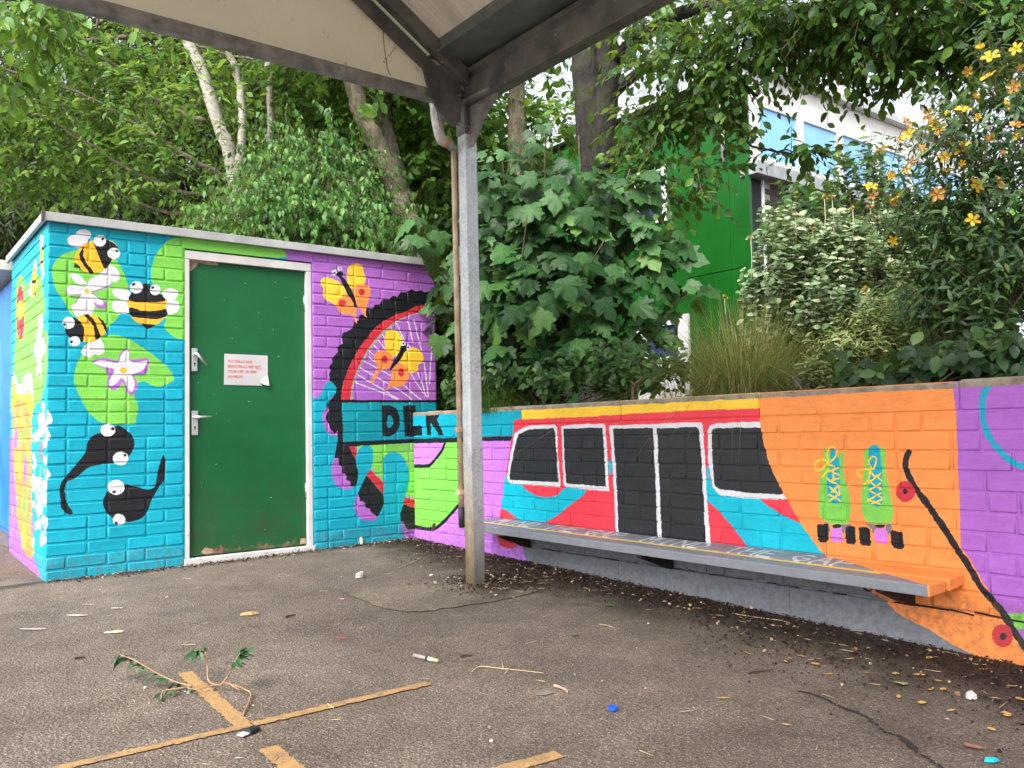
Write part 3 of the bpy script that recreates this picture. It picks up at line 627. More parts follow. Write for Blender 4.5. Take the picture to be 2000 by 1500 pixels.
def wall_paint(name, coping=False):
    t = NT(name); s = t.n('SeparateXYZ'); t.l(t.pos(), s.inputs[0])
    c = mural_node(t, IMG_WALL, t.math('MULTIPLY', s.outputs[1], -1.0), s.outputs[2], -.10, 5.90, -.20, 1.05)
    if coping:
        paint_finish(t, c, .3)
        src = t.b.inputs['Base Color'].links[0].from_socket
        st = t.ramp(t.noise(14, 6, .7), [(.3, (.16, .12, .085)), (.5, (.27, .22, .165)), (.62, (.36, .31, .24)), (.72, (.14, .06, .045))])
        wav = t.math('MULTIPLY', t.math('SUBTRACT', t.noise(9, 3), .5), .018)
        k = t.math('GREATER_THAN', t.math('ADD', s.outputs[2], wav), .925)
        k2 = t.math('GREATER_THAN', s.outputs[0], 2.452)
        k = t.math('MAXIMUM', k, k2)
        t.l(t.mix(k, src, st), t.b.inputs['Base Color'])
        h = t.noise(70, 6, .7); t.bump(h, .5, .006)
    else: paint_finish(t, c, .32)
    return t.m

# ------------------------------------------------------------------ ground
def asphalt(name='asphalt', ca=(.108, .085, .067), cb=(.188, .151, .121), dirt=1.0):
    t = NT(name); p = t.pos(); s = t.n('SeparateXYZ'); t.l(p, s.inputs[0])
    big = t.ramp(t.math('ADD', t.math('MULTIPLY', t.noise(.8, 5, .6), .6), t.math('MULTIPLY', t.noise(5, 5, .65), .4)), [(.36, ca), (.62, cb)])
    vo = t.n('TexVoronoi'); vo.inputs['Scale'].default_value = 280; t.l(p, vo.inputs['Vector'])
    bw = t.n('RGBToBW'); t.l(vo.outputs['Color'], bw.inputs[0])
    grain = t.ramp(bw.outputs[0], [(.15, .42), (.55, .94), (.80, 1.4), (.90, 2.6)])
    c = t.mix(1.0, big, grain, 'MULTIPLY')
    v2 = t.n('TexVoronoi'); v2.inputs['Scale'].default_value = 105; t.l(p, v2.inputs['Vector'])
    pits = t.ramp(v2.outputs['Distance'], [(.05, .55), (.28, 1.0)])
    c = t.mix(1.0, c, pits, 'MULTIPLY')
    c = t.mix(1.0, c, t.ramp(t.noise(2.3, 6, .65, None, .6), [(.36, .80), (.50, 1.0), (.66, 1.12)]), 'MULTIPLY')
    # soil washed against the wall, and about the post foot
    n = t.noise(4.5, 6, .65); dx = t.math('SUBTRACT', 2.44, s.outputs[0])
    e = t.math('ADD', dx, t.math('MULTIPLY', t.math('SUBTRACT', n, .5), .75))
    m1 = t.math('MULTIPLY', t.ramp(e, [(.20, 1.0), (.56, 0.0)]), t.math('GREATER_THAN', dx, -.2))
    vd = t.n('VectorMath', operation='DISTANCE'); t.l(p, vd.inputs[0]); vd.inputs[1].default_value = (1.95, -1.72, -.02)
    m2 = t.ramp(t.math('ADD', vd.outputs['Value'], t.math('MULTIPLY', t.math('SUBTRACT', n, .5), .6)), [(.16, 1.0), (.42, 0.0)])
    m3 = t.ramp(t.math('ADD', t.math('MULTIPLY', s.outputs[1], -1.0), t.math('MULTIPLY', t.math('SUBTRACT', n, .5), .3)), [(.02, .8), (.14, 0.0)]); m3 = t.math('MULTIPLY', m3, t.math('LESS_THAN', s.outputs[1], .03))
    soil = t.ramp(t.noise(60, 6, .7), [(.3, (.012, .007, .005)), (.6, (.035, .020, .014)), (.75, (.075, .05, .034))])
    m = t.math('MAXIMUM', t.math('MAXIMUM', m1, m2), m3)
    m = t.math('MULTIPLY', m, t.ramp(t.noise(38, 5, .7), [(.28, .45), (.46, 1.0)]))
    moss = t.math('MULTIPLY', t.ramp(e, [(.35, .55), (1.2, 0.0)]), t.ramp(t.noise(2.6, 4), [(.42, 0.0), (.6, 1.0)]))
    c = t.mix(moss, c, (.062, .058, .026)); c = t.mix(m, c, soil)
    t.base(c, t.ramp(t.noise(1.3, 3), [(.3, .62), (.7, .88)]), 0, .35)
    h = t.math('ADD', t.math('MULTIPLY', bw.outputs[0], .5), t.math('ADD', v2.outputs['Distance'], t.math('MULTIPLY', t.noise(14, 4), .7))); t.bump(h, .75, .006); return t.m
M_ASPH = asphalt()
g = MB(); xs_ = [-250, -12, 3.0, 250]; ys_ = [-250, -14, 3.0, 250]
for i in range(3):
    for j in range(3):
        g.quad(*[(x, y, GZ(x, y)) for x, y in ((xs_[i], ys_[j]), (xs_[i+1], ys_[j]), (xs_[i+1], ys_[j+1]), (xs_[i], ys_[j+1]))])
tag(g.build('asphalt_ground', M_ASPH), 'grey brown asphalt playground surface', kind='structure')

def line_paint():
    t = NT('worn_line_paint'); c = t.ramp(t.noise(9, 6, .7), [(.3, (.30, .165, .055)), (.7, (.41, .245, .095))])
    wear = t.ramp(t.noise(120, 6, .75), [(.53, 0.0), (.60, 1.0)]); wear2 = t.ramp(t.noise(20, 6, .75), [(.52, 0.0), (.64, .8)])
    c = t.mix(t.math('MAXIMUM', wear, wear2), c, (.11, .095, .08)); t.base(c, .7); t.bump(t.noise(200, 4, .7), .5, .003); return t.m
M_LINE = line_paint()
def strip(name, a, b, w, mat, dz=.004, jag=.0022, step=.012):
    a, b = Vector(a), Vector(b); d = (b-a); n = max(2, int(d.length/step)); side = Vector((-d.y, d.x)).normalized()*w/2 if len(a) == 2 else None
    q = MB(); L_ = []
    for i in range(n+1):
        p = a + d*(i/n); j1, j2 = rng.normal(0, jag, 2)
        l = p + side*(1+j1/w*2); r = p - side*(1+j2/w*2)
        L_.append(((l.x, l.y, GZ(l.x, l.y)+dz), (r.x, r.y, GZ(r.x, r.y)+dz)))
    for (l0, r0_), (l1, r1_) in zip(L_[:-1], L_[1:]): q.quad(l0, l1, r1_, r0_)
    return tag(q.build(name, mat), kind='structure')
strip('court_line', (.088, -2.292), (.064, -2.935), .052, M_LINE)
strip('court_line', (-1.30, -2.905), (.085, -2.955), .036, M_LINE)
strip('court_line', (.089, -2.956), (.700, -2.968), .040, M_LINE, .0045)
strip('court_line', (.056, -3.157), (.040, -3.75), .055, M_LINE)
strip('court_line', (.10, -3.66), (.650, -3.708), .05, M_LINE)
# the dull concrete patch the post stands in
cp = [(1.157, -1.415, -0.022), (1.272, -1.381, -0.020), (1.495, -1.507, -0.021), (1.731, -1.646, -0.023), (1.930, -1.840, -0.025), (2.006, -2.030, -0.029), (1.755, -2.087, -0.032), (1.550, -2.088, -0.034), (1.383, -2.071, -0.035), (1.229, -2.046, -0.036), (1.149, -1.909, -0.033), (1.133, -1.737, -0.030)]
cp2 = crom(cp, 6, True); cp2 = cp2 + rng.normal(0, .006, cp2.shape); q = MB(); q.add([(x, y, GZ(x, y)+.004) for x, y, z in cp2], [tuple(range(len(cp2)))])
tag(q.build('concrete_patch', asphalt('patch_concrete', (.135, .110, .080), (.24, .20, .15))), kind='structure')
# a crack running through the asphalt
ck = crom([(1.592, -3.815, -0.073), (1.590, -3.892, -0.074), (1.554, -4.002, -0.077), (1.540, -4.077, -0.079), (1.473, -4.170, -0.082), (1.461, -4.230, -0.083), (1.408, -4.293, -0.085), (1.373, -4.352, -0.086), (1.329, -4.419, -0.088), (1.224, -4.516, -0.091)], 6)
q = MB()
for i in range(len(ck)-1):
    a, b = ck[i], ck[i+1]; w = .003 + .004*rng.random() + (.006 if 30 < i < 36 else 0); j = rng.normal(0, .006, 2)
    a = a + [j[0], j[1], 0]; d = (b-a); s_ = np.array([-d[1], d[0]]); s_ = s_/np.linalg.norm(s_)*w
    q.quad((a[0]+s_[0], a[1]+s_[1], GZ(a[0], a[1])+.003), (b[0]+s_[0], b[1]+s_[1], GZ(b[0], b[1])+.003), (b[0]-s_[0], b[1]-s_[1], GZ(b[0], b[1])+.003), (a[0]-s_[0], a[1]-s_[1], GZ(a[0], a[1])+.003))
tag(q.build('asphalt_crack', worn('crack_dirt', (.012, .010, .008), (.03, .022, .016), 40, .95)), kind='structure')

# soil of the raised bed behind the painted wall and the bank behind the shed
def bed():
    n = 60; X = np.linspace(2.60, 24, n); Y = np.linspace(-9, 26, n); q = MB()
    z = lambda x, y: .86 + .10*min(1, max(0, (x-3)/3)) + .04*math.sin(x*3.1+y*1.7)*math.sin(y*2.3) + .05*max(0, y)*.3
    v = [(x, y, z(x, y)) for x in X for y in Y]; f = [(i*n+j, (i+1)*n+j, (i+1)*n+j+1, i*n+j+1) for i in range(n-1) for j in range(n-1)]
    return q.add(v, f)
M_SOIL = worn('bed_soil', (.018, .012, .008), (.06, .042, .028), 9, .95, 0, 40, .8, .03)
tag(bed().build('planting_bed_soil', M_SOIL), kind='structure')
q = MB(); n = 24
X = np.linspace(-40, 2.72, n); Y = np.linspace(4.6, 30, n)
q.add([(x, y, GZ(x, y)+.1+.12*math.sin(x*.9)*math.sin(y*.7)+min(.7, (y-4.6)*.3)) for x in X for y in Y], [(i*n+j, (i+1)*n+j, (i+1)*n+j+1, i*n+j+1) for i in range(n-1) for j in range(n-1)])
tag(q.build('wooded_bank_soil', M_SOIL), kind='structure')

# ------------------------------------------------------------------ bricks
M_SHED = shed_paint(); M_WALL = wall_paint('painted_brick_wall'); M_COP = wall_paint('coping_stone', True)
def brick_mesh(name, l, h, d, bev, mat, seed):
    r = np.random.default_rng(seed); bm = bmesh.new(); bmesh.ops.create_cube(bm, size=1)
    for v in bm.verts: v.co = Vector((v.co.x*l, (v.co.y+.5)*d, v.co.z*h))
    ed = [e for e in bm.edges if all(v.co.y < d*.5 for v in e.verts)] + [e for e in bm.edges if abs(e.verts[0].co.y-e.verts[1].co.y) > d*.5]
    bmesh.ops.bevel(bm, geom=ed, offset=bev, segments=2, affect='EDGES', profile=.55)
    bmesh.ops.delete(bm, geom=[f for f in bm.faces if f.normal.y > .9], context='FACES')
    ff = [f for f in bm.faces if f.normal.y < -.99]
    bmesh.ops.inset_region(bm, faces=ff, thickness=.005, use_even_offset=True)
    for v in bm.verts: v.co += Vector((r.normal(0, .0011), r.normal(0, .0004), r.normal(0, .0011)))
    me = bpy.data.meshes.new(name); bm.to_mesh(me); bm.free(); me.polygons.foreach_set('use_smooth', [True]*len(me.polygons)); me.materials.append(mat); return me
def courses(span, r, hdr=.35, cuts=True):
    """lengths along one course: stretchers with headers among them"""
    a, b = span; x = a; out = []
    first = r.random() < .5
    while x < b - .02:
        l = .1075 if (first and r.random() < .6) or r.random() < hdr else .220
        first = False
        if b - (x+l) < .06: l = b - x if b - x < .27 else l
        l = min(l, b-x); out.append((x, x+l)); x += l
    return out
# ------------------------------------------------------------------ the shed
shed = empty('brick_shed', (1.3, .7, 0)); tag(shed, 'flat roofed brick shed painted with bees, tadpoles, butterflies and a bicycle wheel', 'shed')
J = .0040
DX0, DX1, DZ1 = .776, 1.636, 1.988
q = MB(); z0, z1 = -.12, 2.085
for x0, x1, a, b in ((J, DX0, z0, z1), (DX1, 2.65, z0, z1), (DX0, DX1, DZ1+.02, z1)):
    q.quad((x0, J, a), (x1, J, a), (x1, J, b), (x0, J, b))
q.quad((J, J, z0), (J, 1.42, z0), (J, 1.42, z1), (J, J, z1)); q.quad((2.65, J, z0), (2.65, 1.42, z0), (2.65, 1.42, z1), (2.65, J, z1)); q.quad((J, 1.42, z0), (2.65, 1.42, z0), (2.65, 1.42, z1), (J, 1.42, z1))
q.quad((DX0, J, z0), (DX0, .11, z0), (DX0, .11, DZ1+.02), (DX0, J, DZ1+.02)); q.quad((DX1, J, z0), (DX1, .11, z0), (DX1, .11, DZ1+.02), (DX1, J, DZ1+.02)); q.quad((DX0, J, DZ1+.02), (DX1, J, DZ1+.02), (DX1, .11, DZ1+.02), (DX0, .11, DZ1+.02))
shed_wall = q.build('wall', M_SHED, shed)
BS = [brick_mesh('brick', .210, .0645, .05, .0045, M_SHED, 40+i) for i in range(4)]
BH = [brick_mesh('brick', .0985, .0645, .05, .0045, M_SHED, 50+i) for i in range(3)]
JZ = [.06 + .075*i for i in range(-2, 28)]
r = np.random.default_rng(5); lst = []
for i in range(len(JZ)-1):
    za, zb = JZ[i]+.005, JZ[i+1]-.005; zb = min(zb, 2.072)
    if zb - za < .02: continue
    spans = [(0, DX0-.004), (DX1+.004, 2.652)] if za < DZ1 else [(0, 2.652)]
    for sp in spans:
        if za > DZ1 - .03 and sp[1] - sp[0] > 2: spans_ = [(0, DX0-.02), (DX1+.02, 2.652)]
        else: spans_ = [sp]
        for s2_ in spans_:
            for a, b in courses(s2_, r): lst.append(('f', a, b, za, zb))
    if zb > 0:
        for a, b in courses((.06 if i % 2 else .11, 1.42), r): lst.append(('s', a, b, za, zb))
def brick_list(lst, place, parent, meshes, limit, rest_name, rest_mat):
    extra = []
    for k, it in enumerate(lst):
        (big, small) = meshes; l = it[2]-it[1]-.010; me = (big if l > .14 else small)[int(r.integers(0, 3))]
        M = place(it) @ Matrix.Diagonal((l/(.210 if l > .14 else .0985), 1, (it[4]-it[3])/.0645, 1))
        if k < limit:
            o = bpy.data.objects.new('brick', me); o.matrix_basis = M; link(o, parent)
        else: extra.append((me, M))
    if extra:
        bm = bmesh.new()
        for me, M in extra:
            n0 = len(bm.verts); bm.from_mesh(me); bm.verts.ensure_lookup_table()
            for v in bm.verts[n0:]: v.co = M @ v.co
        me = bpy.data.meshes.new(rest_name); bm.to_mesh(me); bm.free(); tag(obj(rest_name, me, rest_mat, parent, True), kind='stuff')
def place_shed(it):
    c = (it[1]+it[2])/2; z = (it[3]+it[4])/2; d = r.normal(0, .0009); w = r.normal(0, .004)
    if it[0] == 'f': return Matrix.Translation((c, d, z)) @ Matrix.Rotation(w, 4, 'Y') @ Matrix.Rotation(r.normal(0, .004), 4, 'Z')
    return Matrix.Translation((d, c, z)) @ Matrix.Rotation(-math.pi/2, 4, 'Z') @ Matrix.Rotation(w, 4, 'Y')
lst.sort(key=lambda it: (it[0] != 'f' , it[1]))
lst = [it for it in lst if it[0] == 'f' or True]
brick_list(lst, place_shed, shed_wall, (BS, BH), 300, 'brickwork', M_SHED)
# smooth painted lintel over the door
q = MB(); q.box((DX0-.01, -.001, DZ1+.014), (DX1+.01, .05, 2.074)); q.build('lintel', M_SHED, shed, bevel=.004)
M_FASC = worn('fascia_grey', (.34, .35, .35), (.46, .47, .47), 5, .45, 0, 30, .08)
M_TRIM = worn('roof_felt', (.05, .05, .052), (.12, .12, .12), 8, .8)
q = MB(); q.box((-.030, -.034, 2.070), (2.690, -.008, 2.122)); q.build('fascia_board', M_FASC, shed, bevel=.003)
q = MB(); q.box((-.032, -.006, 2.072), (-.010, 1.47, 2.120)); q.build('fascia_board', M_FASC, shed, bevel=.003)
q = MB(); q.box((-.036, -.040, 2.068), (-.024, -.004, 2.126)); q.build('corner_trim', M_TRIM, shed)
q = MB(); q.box((-.012, -.010, 2.086), (2.688, 1.46, 2.118)); q.build('roof', M_TRIM, shed)
# door
M_FRAME = worn('chipped_white_frame', (.62, .60, .58), (.74, .73, .71), 10, .55, 0, 50, .2, .003)
def frame_mat():
    t = NT('frame_white'); s = t.n('SeparateXYZ'); t.l(t.pos(), s.inputs[0])
    ch = t.ramp(t.math('SUBTRACT', t.noise(28, 6, .75), t.math('MULTIPLY', s.outputs[2], .06)), [(.60, 0.0), (.63, 1.0)])
    t.base(t.mix(ch, t.ramp(t.noise(6, 5), [(.3, (.55, .54, .53)), (.7, (.72, .71, .70))]), t.ramp(t.noise(60, 4), [(.4, (.05, .035, .025)), (.6, (.26, .2, .15))])), .5); t.bump(t.noise(45, 5), .25, .004); return t.m
M_FR = frame_mat()
q = MB(); q.box((DX0+.002, .004, .046), (DX0+.030, .10, DZ1-.052)); q.build('door_jamb', M_FR, shed, bevel=.003)
q = MB(); q.box((DX1-.038, .004, .046), (DX1-.002, .10, DZ1-.052)); q.build('door_jamb', M_FR, shed, bevel=.003)
q = MB(); q.box((DX0+.002, .003, DZ1-.050), (DX1-.002, .10, DZ1+.004)); q.build('door_head', M_FR, shed, bevel=.003)
q = MB(); q.box((DX0-.004, -.022, -.012), (DX1+.002, .10, .044)); q.build('door_sill', M_FR, shed, bevel=.004)
def door_mat():
    t = NT('door_green'); s = t.n('SeparateXYZ'); t.l(t.pos(), s.inputs[0]); z = s.outputs[2]; x = s.outputs[0]
    c = t.ramp(t.noise(2.2, 6, .6), [(.3, (.004, .088, .024)), (.7, (.007, .125, .038))])
    fade = t.math('MULTIPLY', t.ramp(z, [(.72, 0.0), (.95, 1.0)]), .35); c = t.mix(fade, c, (.018, .14, .055))
    dirt = t.math('MULTIPLY', t.ramp(t.math('ADD', z, t.math('MULTIPLY', t.noise(3, 5), .5)), [(.30, 1.0), (.85, 0.0)]), t.ramp(t.noise(5, 6, .7), [(.35, .1), (.65, .75)]))
    c = t.mix(dirt, c, (.045, .055, .028))
    bare = t.ramp(t.math('SUBTRACT', t.noise(9, 7, .75), t.math('MULTIPLY', t.math('ABSOLUTE', t.math('SUBTRACT', z, .07)), 3.0)), [(.505, 0.0), (.53, 1.0)])
    c = t.mix(bare, c, t.ramp(t.noise(40, 4), [(.4, (.10, .06, .04)), (.6, (.22, .13, .09))]))
    spk = t.ramp(t.noise(55, 2, .5), [(.775, 0.0), (.785, .8)]); c = t.mix(spk, c, (.6, .65, .62))
    t.base(c, t.ramp(t.noise(4, 4), [(.3, .45), (.7, .62)]), 0, .3)
    wr = t.noise(1.0, 3, .5, None, 1.5); hgt = t.math('ADD', t.math('MULTIPLY', t.noise(90, 4), .25), t.math('MULTIPLY', wr, t.ramp(z, [(.83, 0.0), (.95, 3.0)]))); t.bump(hgt, .35, .01); return t.m
door = MB().box((DX0+.034, .030, .052), (DX1-.042, .07, DZ1-.056)).build('door', door_mat(), shed, bevel=.003)
M_PLY = worn('bare_plywood', (.30, .19, .12), (.46, .33, .23), 30, .85, 0, 90, .5, .004)
py = lambda pts, nm: MB().prism([(p[0], .0285, p[2]) for p in pts], (0, -.0015, 0)).build(nm, M_PLY, door)
py([(0.807, 0.000, 1.940), (0.997, 0.000, 1.943), (0.993, 0.000, 1.919), (0.917, 0.000, 1.918), (0.872, 0.000, 1.927), (0.862, 0.000, 1.909), (0.836, 0.000, 1.877), (0.811, 0.000, 1.861)], 'bare_wood_patch')
py([(0.882, 0.000, 0.072), (0.908, 0.000, 0.101), (0.956, 0.000, 0.087), (0.962, 0.000, 0.063), (0.917, 0.000, 0.055)], 'bare_wood_patch')
py([(1.550, 0.000, 0.058), (1.551, 0.000, 0.099), (1.588, 0.000, 0.096), (1.591, 0.000, 0.061)], 'bare_wood_patch')
M_ALU = worn('aluminium_satin', (.62, .62, .64), (.74, .74, .76), 20, .35, .85)
M_BLK = worn('black_plastic', (.012, .012, .013), (.03, .03, .03), 12, .5)
for k, (x0, x1, za, zb, lv) in enumerate(((.823, .861, 1.221, 1.370, ((.846, 1.330), (.903, 1.258))), (.823, .864, .814, .970, ((.842, .928), (.938, .931))))):
    h = MB().box((x0, .018, za), (x1, .030, zb)).build('handle_plate', M_ALU, door, bevel=.004)
    (xa, z_a), (xb, z_b) = lv
    MB().tube([(xa, .024, z_a), (xa, -.022, z_a)], .010, 10).build('lever_spindle', M_ALU, h, True)
    MB().tube([(xa, -.018, z_a), ((xa*.7+xb*.3), -.026, z_a*.7+z_b*.3), (xb, -.022, z_b)], [.010, .0085, .007], 10).build('lever', M_ALU, h, True)
    xm = (x0+x1)/2; zk = za + .045
    MB().tube([(xm, .0165, zk+.006), (xm, .0176, zk+.006)], .006, 10).box((xm-.0025, .0165, zk-.012), (xm+.0025, .0176, zk+.004)).build('keyhole', M_BLK, h)
for zz in (1.72, .42):
    MB().tube([(DX1-.043, .024, zz-.05), (DX1-.043, .024, zz+.05)], .007, 8).build('hinge', M_ALU, door, True)
# the notice taped to the door
M_PAPER = worn('paper', (.52, .50, .53), (.62, .60, .63), 4, .35, 0, 9, .25, .006)
pc = [(1.031, 0.000, 1.139), (1.235, 0.000, 1.137), (1.291, 0.000, 1.136), (1.270, 0.000, 1.156), (1.281, 0.000, 1.187), (1.327, 0.000, 1.206), (1.328, 0.000, 1.340), (1.035, 0.000, 1.342)]
notice = MB().prism([(p[0], .0275, p[2]) for p in pc], (0, -.001, 0)).build('paper_notice', M_PAPER)
tag(notice, 'white paper notice with red capital lettering stuck on the green door', 'notice')
cv = [(1.270, 0.000, 1.156), (1.281, 0.000, 1.187), (1.327, 0.000, 1.206), (1.330, 0.000, 1.137), (1.305, 0.000, 1.140)]
MB().add([(p[0], .025-.018*k, p[2]) for p, k in zip(cv, (0.05, .05, .05, 1, .75))], [(0, 1, 2, 3, 4)]).build('curled_corner', worn('paper_back', (.50, .50, .46), (.58, .57, .53), 6, .5), notice)
M_INK = worn('red_ink', (.58, .10, .08), (.66, .16, .13), 30, .6)
def text_mesh(body, size, loc, parent, mat, name='lettering', sx=1.0):
    cu = bpy.data.curves.new('t', 'FONT'); cu.body = body; cu.size = size; cu.offset = .0005
    o = bpy.data.objects.new('t', cu); COL.objects.link(o); dg = bpy.context.evaluated_depsgraph_get(); me = bpy.data.meshes.new_from_object(o.evaluated_get(dg)); bpy.data.objects.remove(o); bpy.data.curves.remove(cu)
    me.materials.clear(); M = Matrix.Translation(loc) @ Matrix.Rotation(math.pi/2, 4, 'X') @ Matrix.Diagonal((sx, 1, 1, 1)); me.transform(M)
    me.name = name; return obj(name, me, mat, parent)
tx, tz = 1.057, 1.286
for k, sline in enumerate(('FOOTBALLS AND', 'BASKETBALLS ARE NOT', 'TO BE KEPT IN HERE', 'ANYMORE')):
    text_mesh(sline, .0245, (tx, .0258, tz-.0335*k), notice, M_INK, 'lettering', .86)
MB().box((tx+.188, .0254, tz-.0335-.005), (tx+.236, .0262, tz-.0335-.003)).build('underline', M_INK, notice)

# ------------------------------------------------------------------ the painted retaining wall
wall = empty('retaining_wall', (2.5, -2.2, 0)); tag(wall, 'low brick retaining wall painted with a red train, roller skates and a skateboard', 'wall')
XW = 2.438; END = 5.7
q = MB(); q.quad((XW+.004, 0, -.25), (XW+.004, -END, -.25), (XW+.004, -END, .95), (XW+.004, 0, .95)); q.quad((XW+.004, 0, .90), (XW+.22, 0, .90), (XW+.22, -END, .90), (XW+.004, -END, .90)); q.quad((XW+.22, 0, -.25), (XW+.22, -END, -.25), (XW+.22, -END, .90), (XW+.22, 0, .90))
wcore = q.build('wall_face', M_WALL, wall)
WS = [brick_mesh('brick', .210, .0645, .05, .003, M_WALL, 60+i) for i in range(4)]; WH = [brick_mesh('brick', .0985, .0645, .05, .003, M_WALL, 70+i) for i in range(3)]
lst = []
for k in range(1, 11):
    zb = .8355 - .075*(k-1) - .004; za = .8355 - .075*k + .004
    for a, b in courses((.004, END), r, .25): lst.append(('w', a+.001, b-.001, za, zb))
lst.sort(key=lambda it: (it[1] > 4.55, -it[1]))
def place_wall(it):
    c = (it[1]+it[2])/2; z = (it[3]+it[4])/2
    return Matrix.Translation((XW + r.normal(0, .0011), -c, z)) @ Matrix.Rotation(-math.pi/2, 4, 'Z') @ Matrix.Rotation(r.normal(0, .004), 4, 'Y') @ Matrix.Rotation(r.normal(0, .004), 4, 'Z')
brick_list(lst, place_wall, wcore, (WS, WH), 300, 'brickwork', M_WALL)
x = .004
while x < END:
    l = min(.9 + .5*r.random(), END-x); MB().box((XW-.005, -(x+l-.0015), -.25), (XW+.04, -x, .0795)).build('plinth_block', M_WALL, wcore, bevel=.004); x += l
q = MB(); cx_ = 1.25
while cx_ < 4.35:
    l = .03 + .09*r.random(); zc = .0845 + r.normal(0, .0022); w_ = .0012 + .0026*r.random(); z2_ = .0845 + r.normal(0, .0022)
    if r.random() < .8: q.quad((XW-.0062, -cx_, zc-w_), (XW-.0062, -cx_-l, z2_-w_), (XW-.0062, -cx_-l, z2_+w_), (XW-.0062, -cx_, zc+w_))
    cx_ += l
q.build('joint_crack', worn('crack_black', (.006, .005, .005), (.02, .018, .016), 30, .9), wcore)['kind'] = 'stuff'
seams = [.0, .20, .36, .86, 1.309, 2.187, 3.084, 3.988, 4.40, 5.0, END]
for a, b in zip(seams[:-1], seams[1:]):
    dz = r.normal(0, .002); dx = r.normal(0, .0015)
    MB().prism([(XW-.003+dx, -a-.003, .8415), (XW-.003+dx, -a-.003, .944+dz), (XW+.008+dx, -a-.003, .953+dz), (XW+.24, -a-.003, .958+dz), (XW+.24, -a-.003, .8415)], (0, -(b-a)+.006, 0)).build('coping_stone', M_COP, wall, bevel=.005)

# ------------------------------------------------------------------ bench along the wall
PAINT.update(bench=(128, 132, 140), lettering=(196, 198, 202))
def letters(word, s0, s1, x0, x1):
    G = dict(M='0,0 .1,1 .5,.35 .9,1 1,0', I='.5,0 .5,1', N='0,0 0,1 1,0 1,1', D='0,0 0,1 .6,.95 1,.5 .6,.05 0,0', T='.5,0 .5,1|0,1 1,1', H='0,0 0,1|1,0 1,1|0,.5 1,.5', E='1,1 0,1 0,0 1,0|0,.5 .8,.5', G='1,.85 .5,1 0,.5 .5,0 1,.15 1,.45 .6,.45', A='0,0 .5,1 1,0|.2,.35 .8,.35', P='0,0 0,1 .8,.95 .95,.75 .8,.5 0,.48')
    n = len(word); w = (s1-s0)/n; out = []
    for i, c in enumerate(word):
        for st in G[c].split('|'):
            p = [tuple(map(float, q_.split(','))) for q_ in st.split()]
            for a, b in zip(p[:-1], p[1:]):
                out.append('lettering 0 16 ' + ' '.join('%d,%d' % (round(1000*(s0+w*(i+.14+.72*u))), round(1000*(x0+(x1-x0)*v))) for u, v in (a, b)))
    return out
art = []
for wd, a, b in (('MIND', 1.13, 1.53), ('THE', 1.62, 1.89), ('GAP', 1.96, 2.25), ('MIND', 2.40, 2.82), ('THE', 2.92, 3.20), ('GAP', 3.27, 3.58)): art += letters(wd, a, b, 2.322, 2.428)
art.append('yellow 0 25 980,2284 3720,2284')
art.append('orange 0 0 ' + ' '.join('%d,%d' % (round(-1000*p[1]), round(1000*min(p[0], 2.47))) for p in ((2.520, -3.340, 0.213), (2.423, -3.468, 0.213), (2.374, -3.571, 0.213), (2.321, -3.678, 0.213), (2.281, -3.755, 0.213), (2.187, -3.958, 0.213))) + ' 3958,2150 4300,2150 4300,2470 3300,2470')
IMG_BENCH = paint_image('bench_paint', '\n'.join(art), 'bench', .90, 4.10, 2.15, 2.47, 620)
def bench_mat():
    t = NT('bench_paint'); s = t.n('SeparateXYZ'); t.l(t.pos(), s.inputs[0])
    c = mural_node(t, IMG_BENCH, t.math('MULTIPLY', s.outputs[1], -1.0), s.outputs[0], .90, 4.10, 2.15, 2.47)
    paint_finish(t, c, .18); return t.m
M_BENCH = bench_mat()
bench = empty('bench', (2.3, -2.45, .2)); tag(bench, 'low grey plank bench lettered MIND THE GAP, fixed along the painted wall', 'bench')
def plank(x0, x1, za, zb, y0, y1, th):
    k = .004
    P_ = [(x0, za), (x1, zb), (x1, zb-th), (x0, za-th)]
    v = [(x, y0, z) for x, z in P_] + [(x, y1, z+k*(y1-y0)) for x, z in P_]
    MB().add(v, [(0, 1, 2, 3), (7, 6, 5, 4), (0, 4, 5, 1), (1, 5, 6, 2), (2, 6, 7, 3), (3, 7, 4, 0)]).build('plank', M_BENCH, bench, bevel=.005)
plank(2.184, 2.303, .2135, .2175, -3.965, -.985, .042)
plank(2.320, 2.436, .2185, .2290, -3.972, -.985, .042)
M_BR = worn('bracket_black', (.006, .005, .005), (.02, .016, .014), 20, .6)
for yy in (-1.365, -2.517, -3.766):
    MB().prism([(2.434, yy+.02, .169), (2.434, yy+.02, .082), (2.415, yy+.02, .082), (2.205, yy+.02, .162), (2.205, yy+.02, .169)], (0, -.035, 0)).build('bracket', M_BR, bench)
# clay drain hole below the bench, and the one by the corner
def ring(name, c, r1, r2, parent, m1):
    q = MB(); n = 16; v = []
    for k in range(n):
        a = 2*math.pi*k/n
        v += [(c[0], c[1]+r1*math.cos(a), c[2]+r1*math.sin(a)), (c[0], c[1]+r2*math.cos(a), c[2]+r2*math.sin(a)), (c[0]+.05, c[1]+r2*math.cos(a), c[2]+r2*math.sin(a))]
    f = []
    for k in range(n):
        a, b = k*3, ((k+1) % n)*3; f += [(a, b, b+1, a+1), (a+1, b+1, b+2, a+2)]
    f.append(tuple(k*3+2 for k in range(n))); q.add(v, f); return q.build(name, m1, parent)
ring('weep_pipe', (XW-.008, -3.585, .135), .026, .020, wall, M_BR)

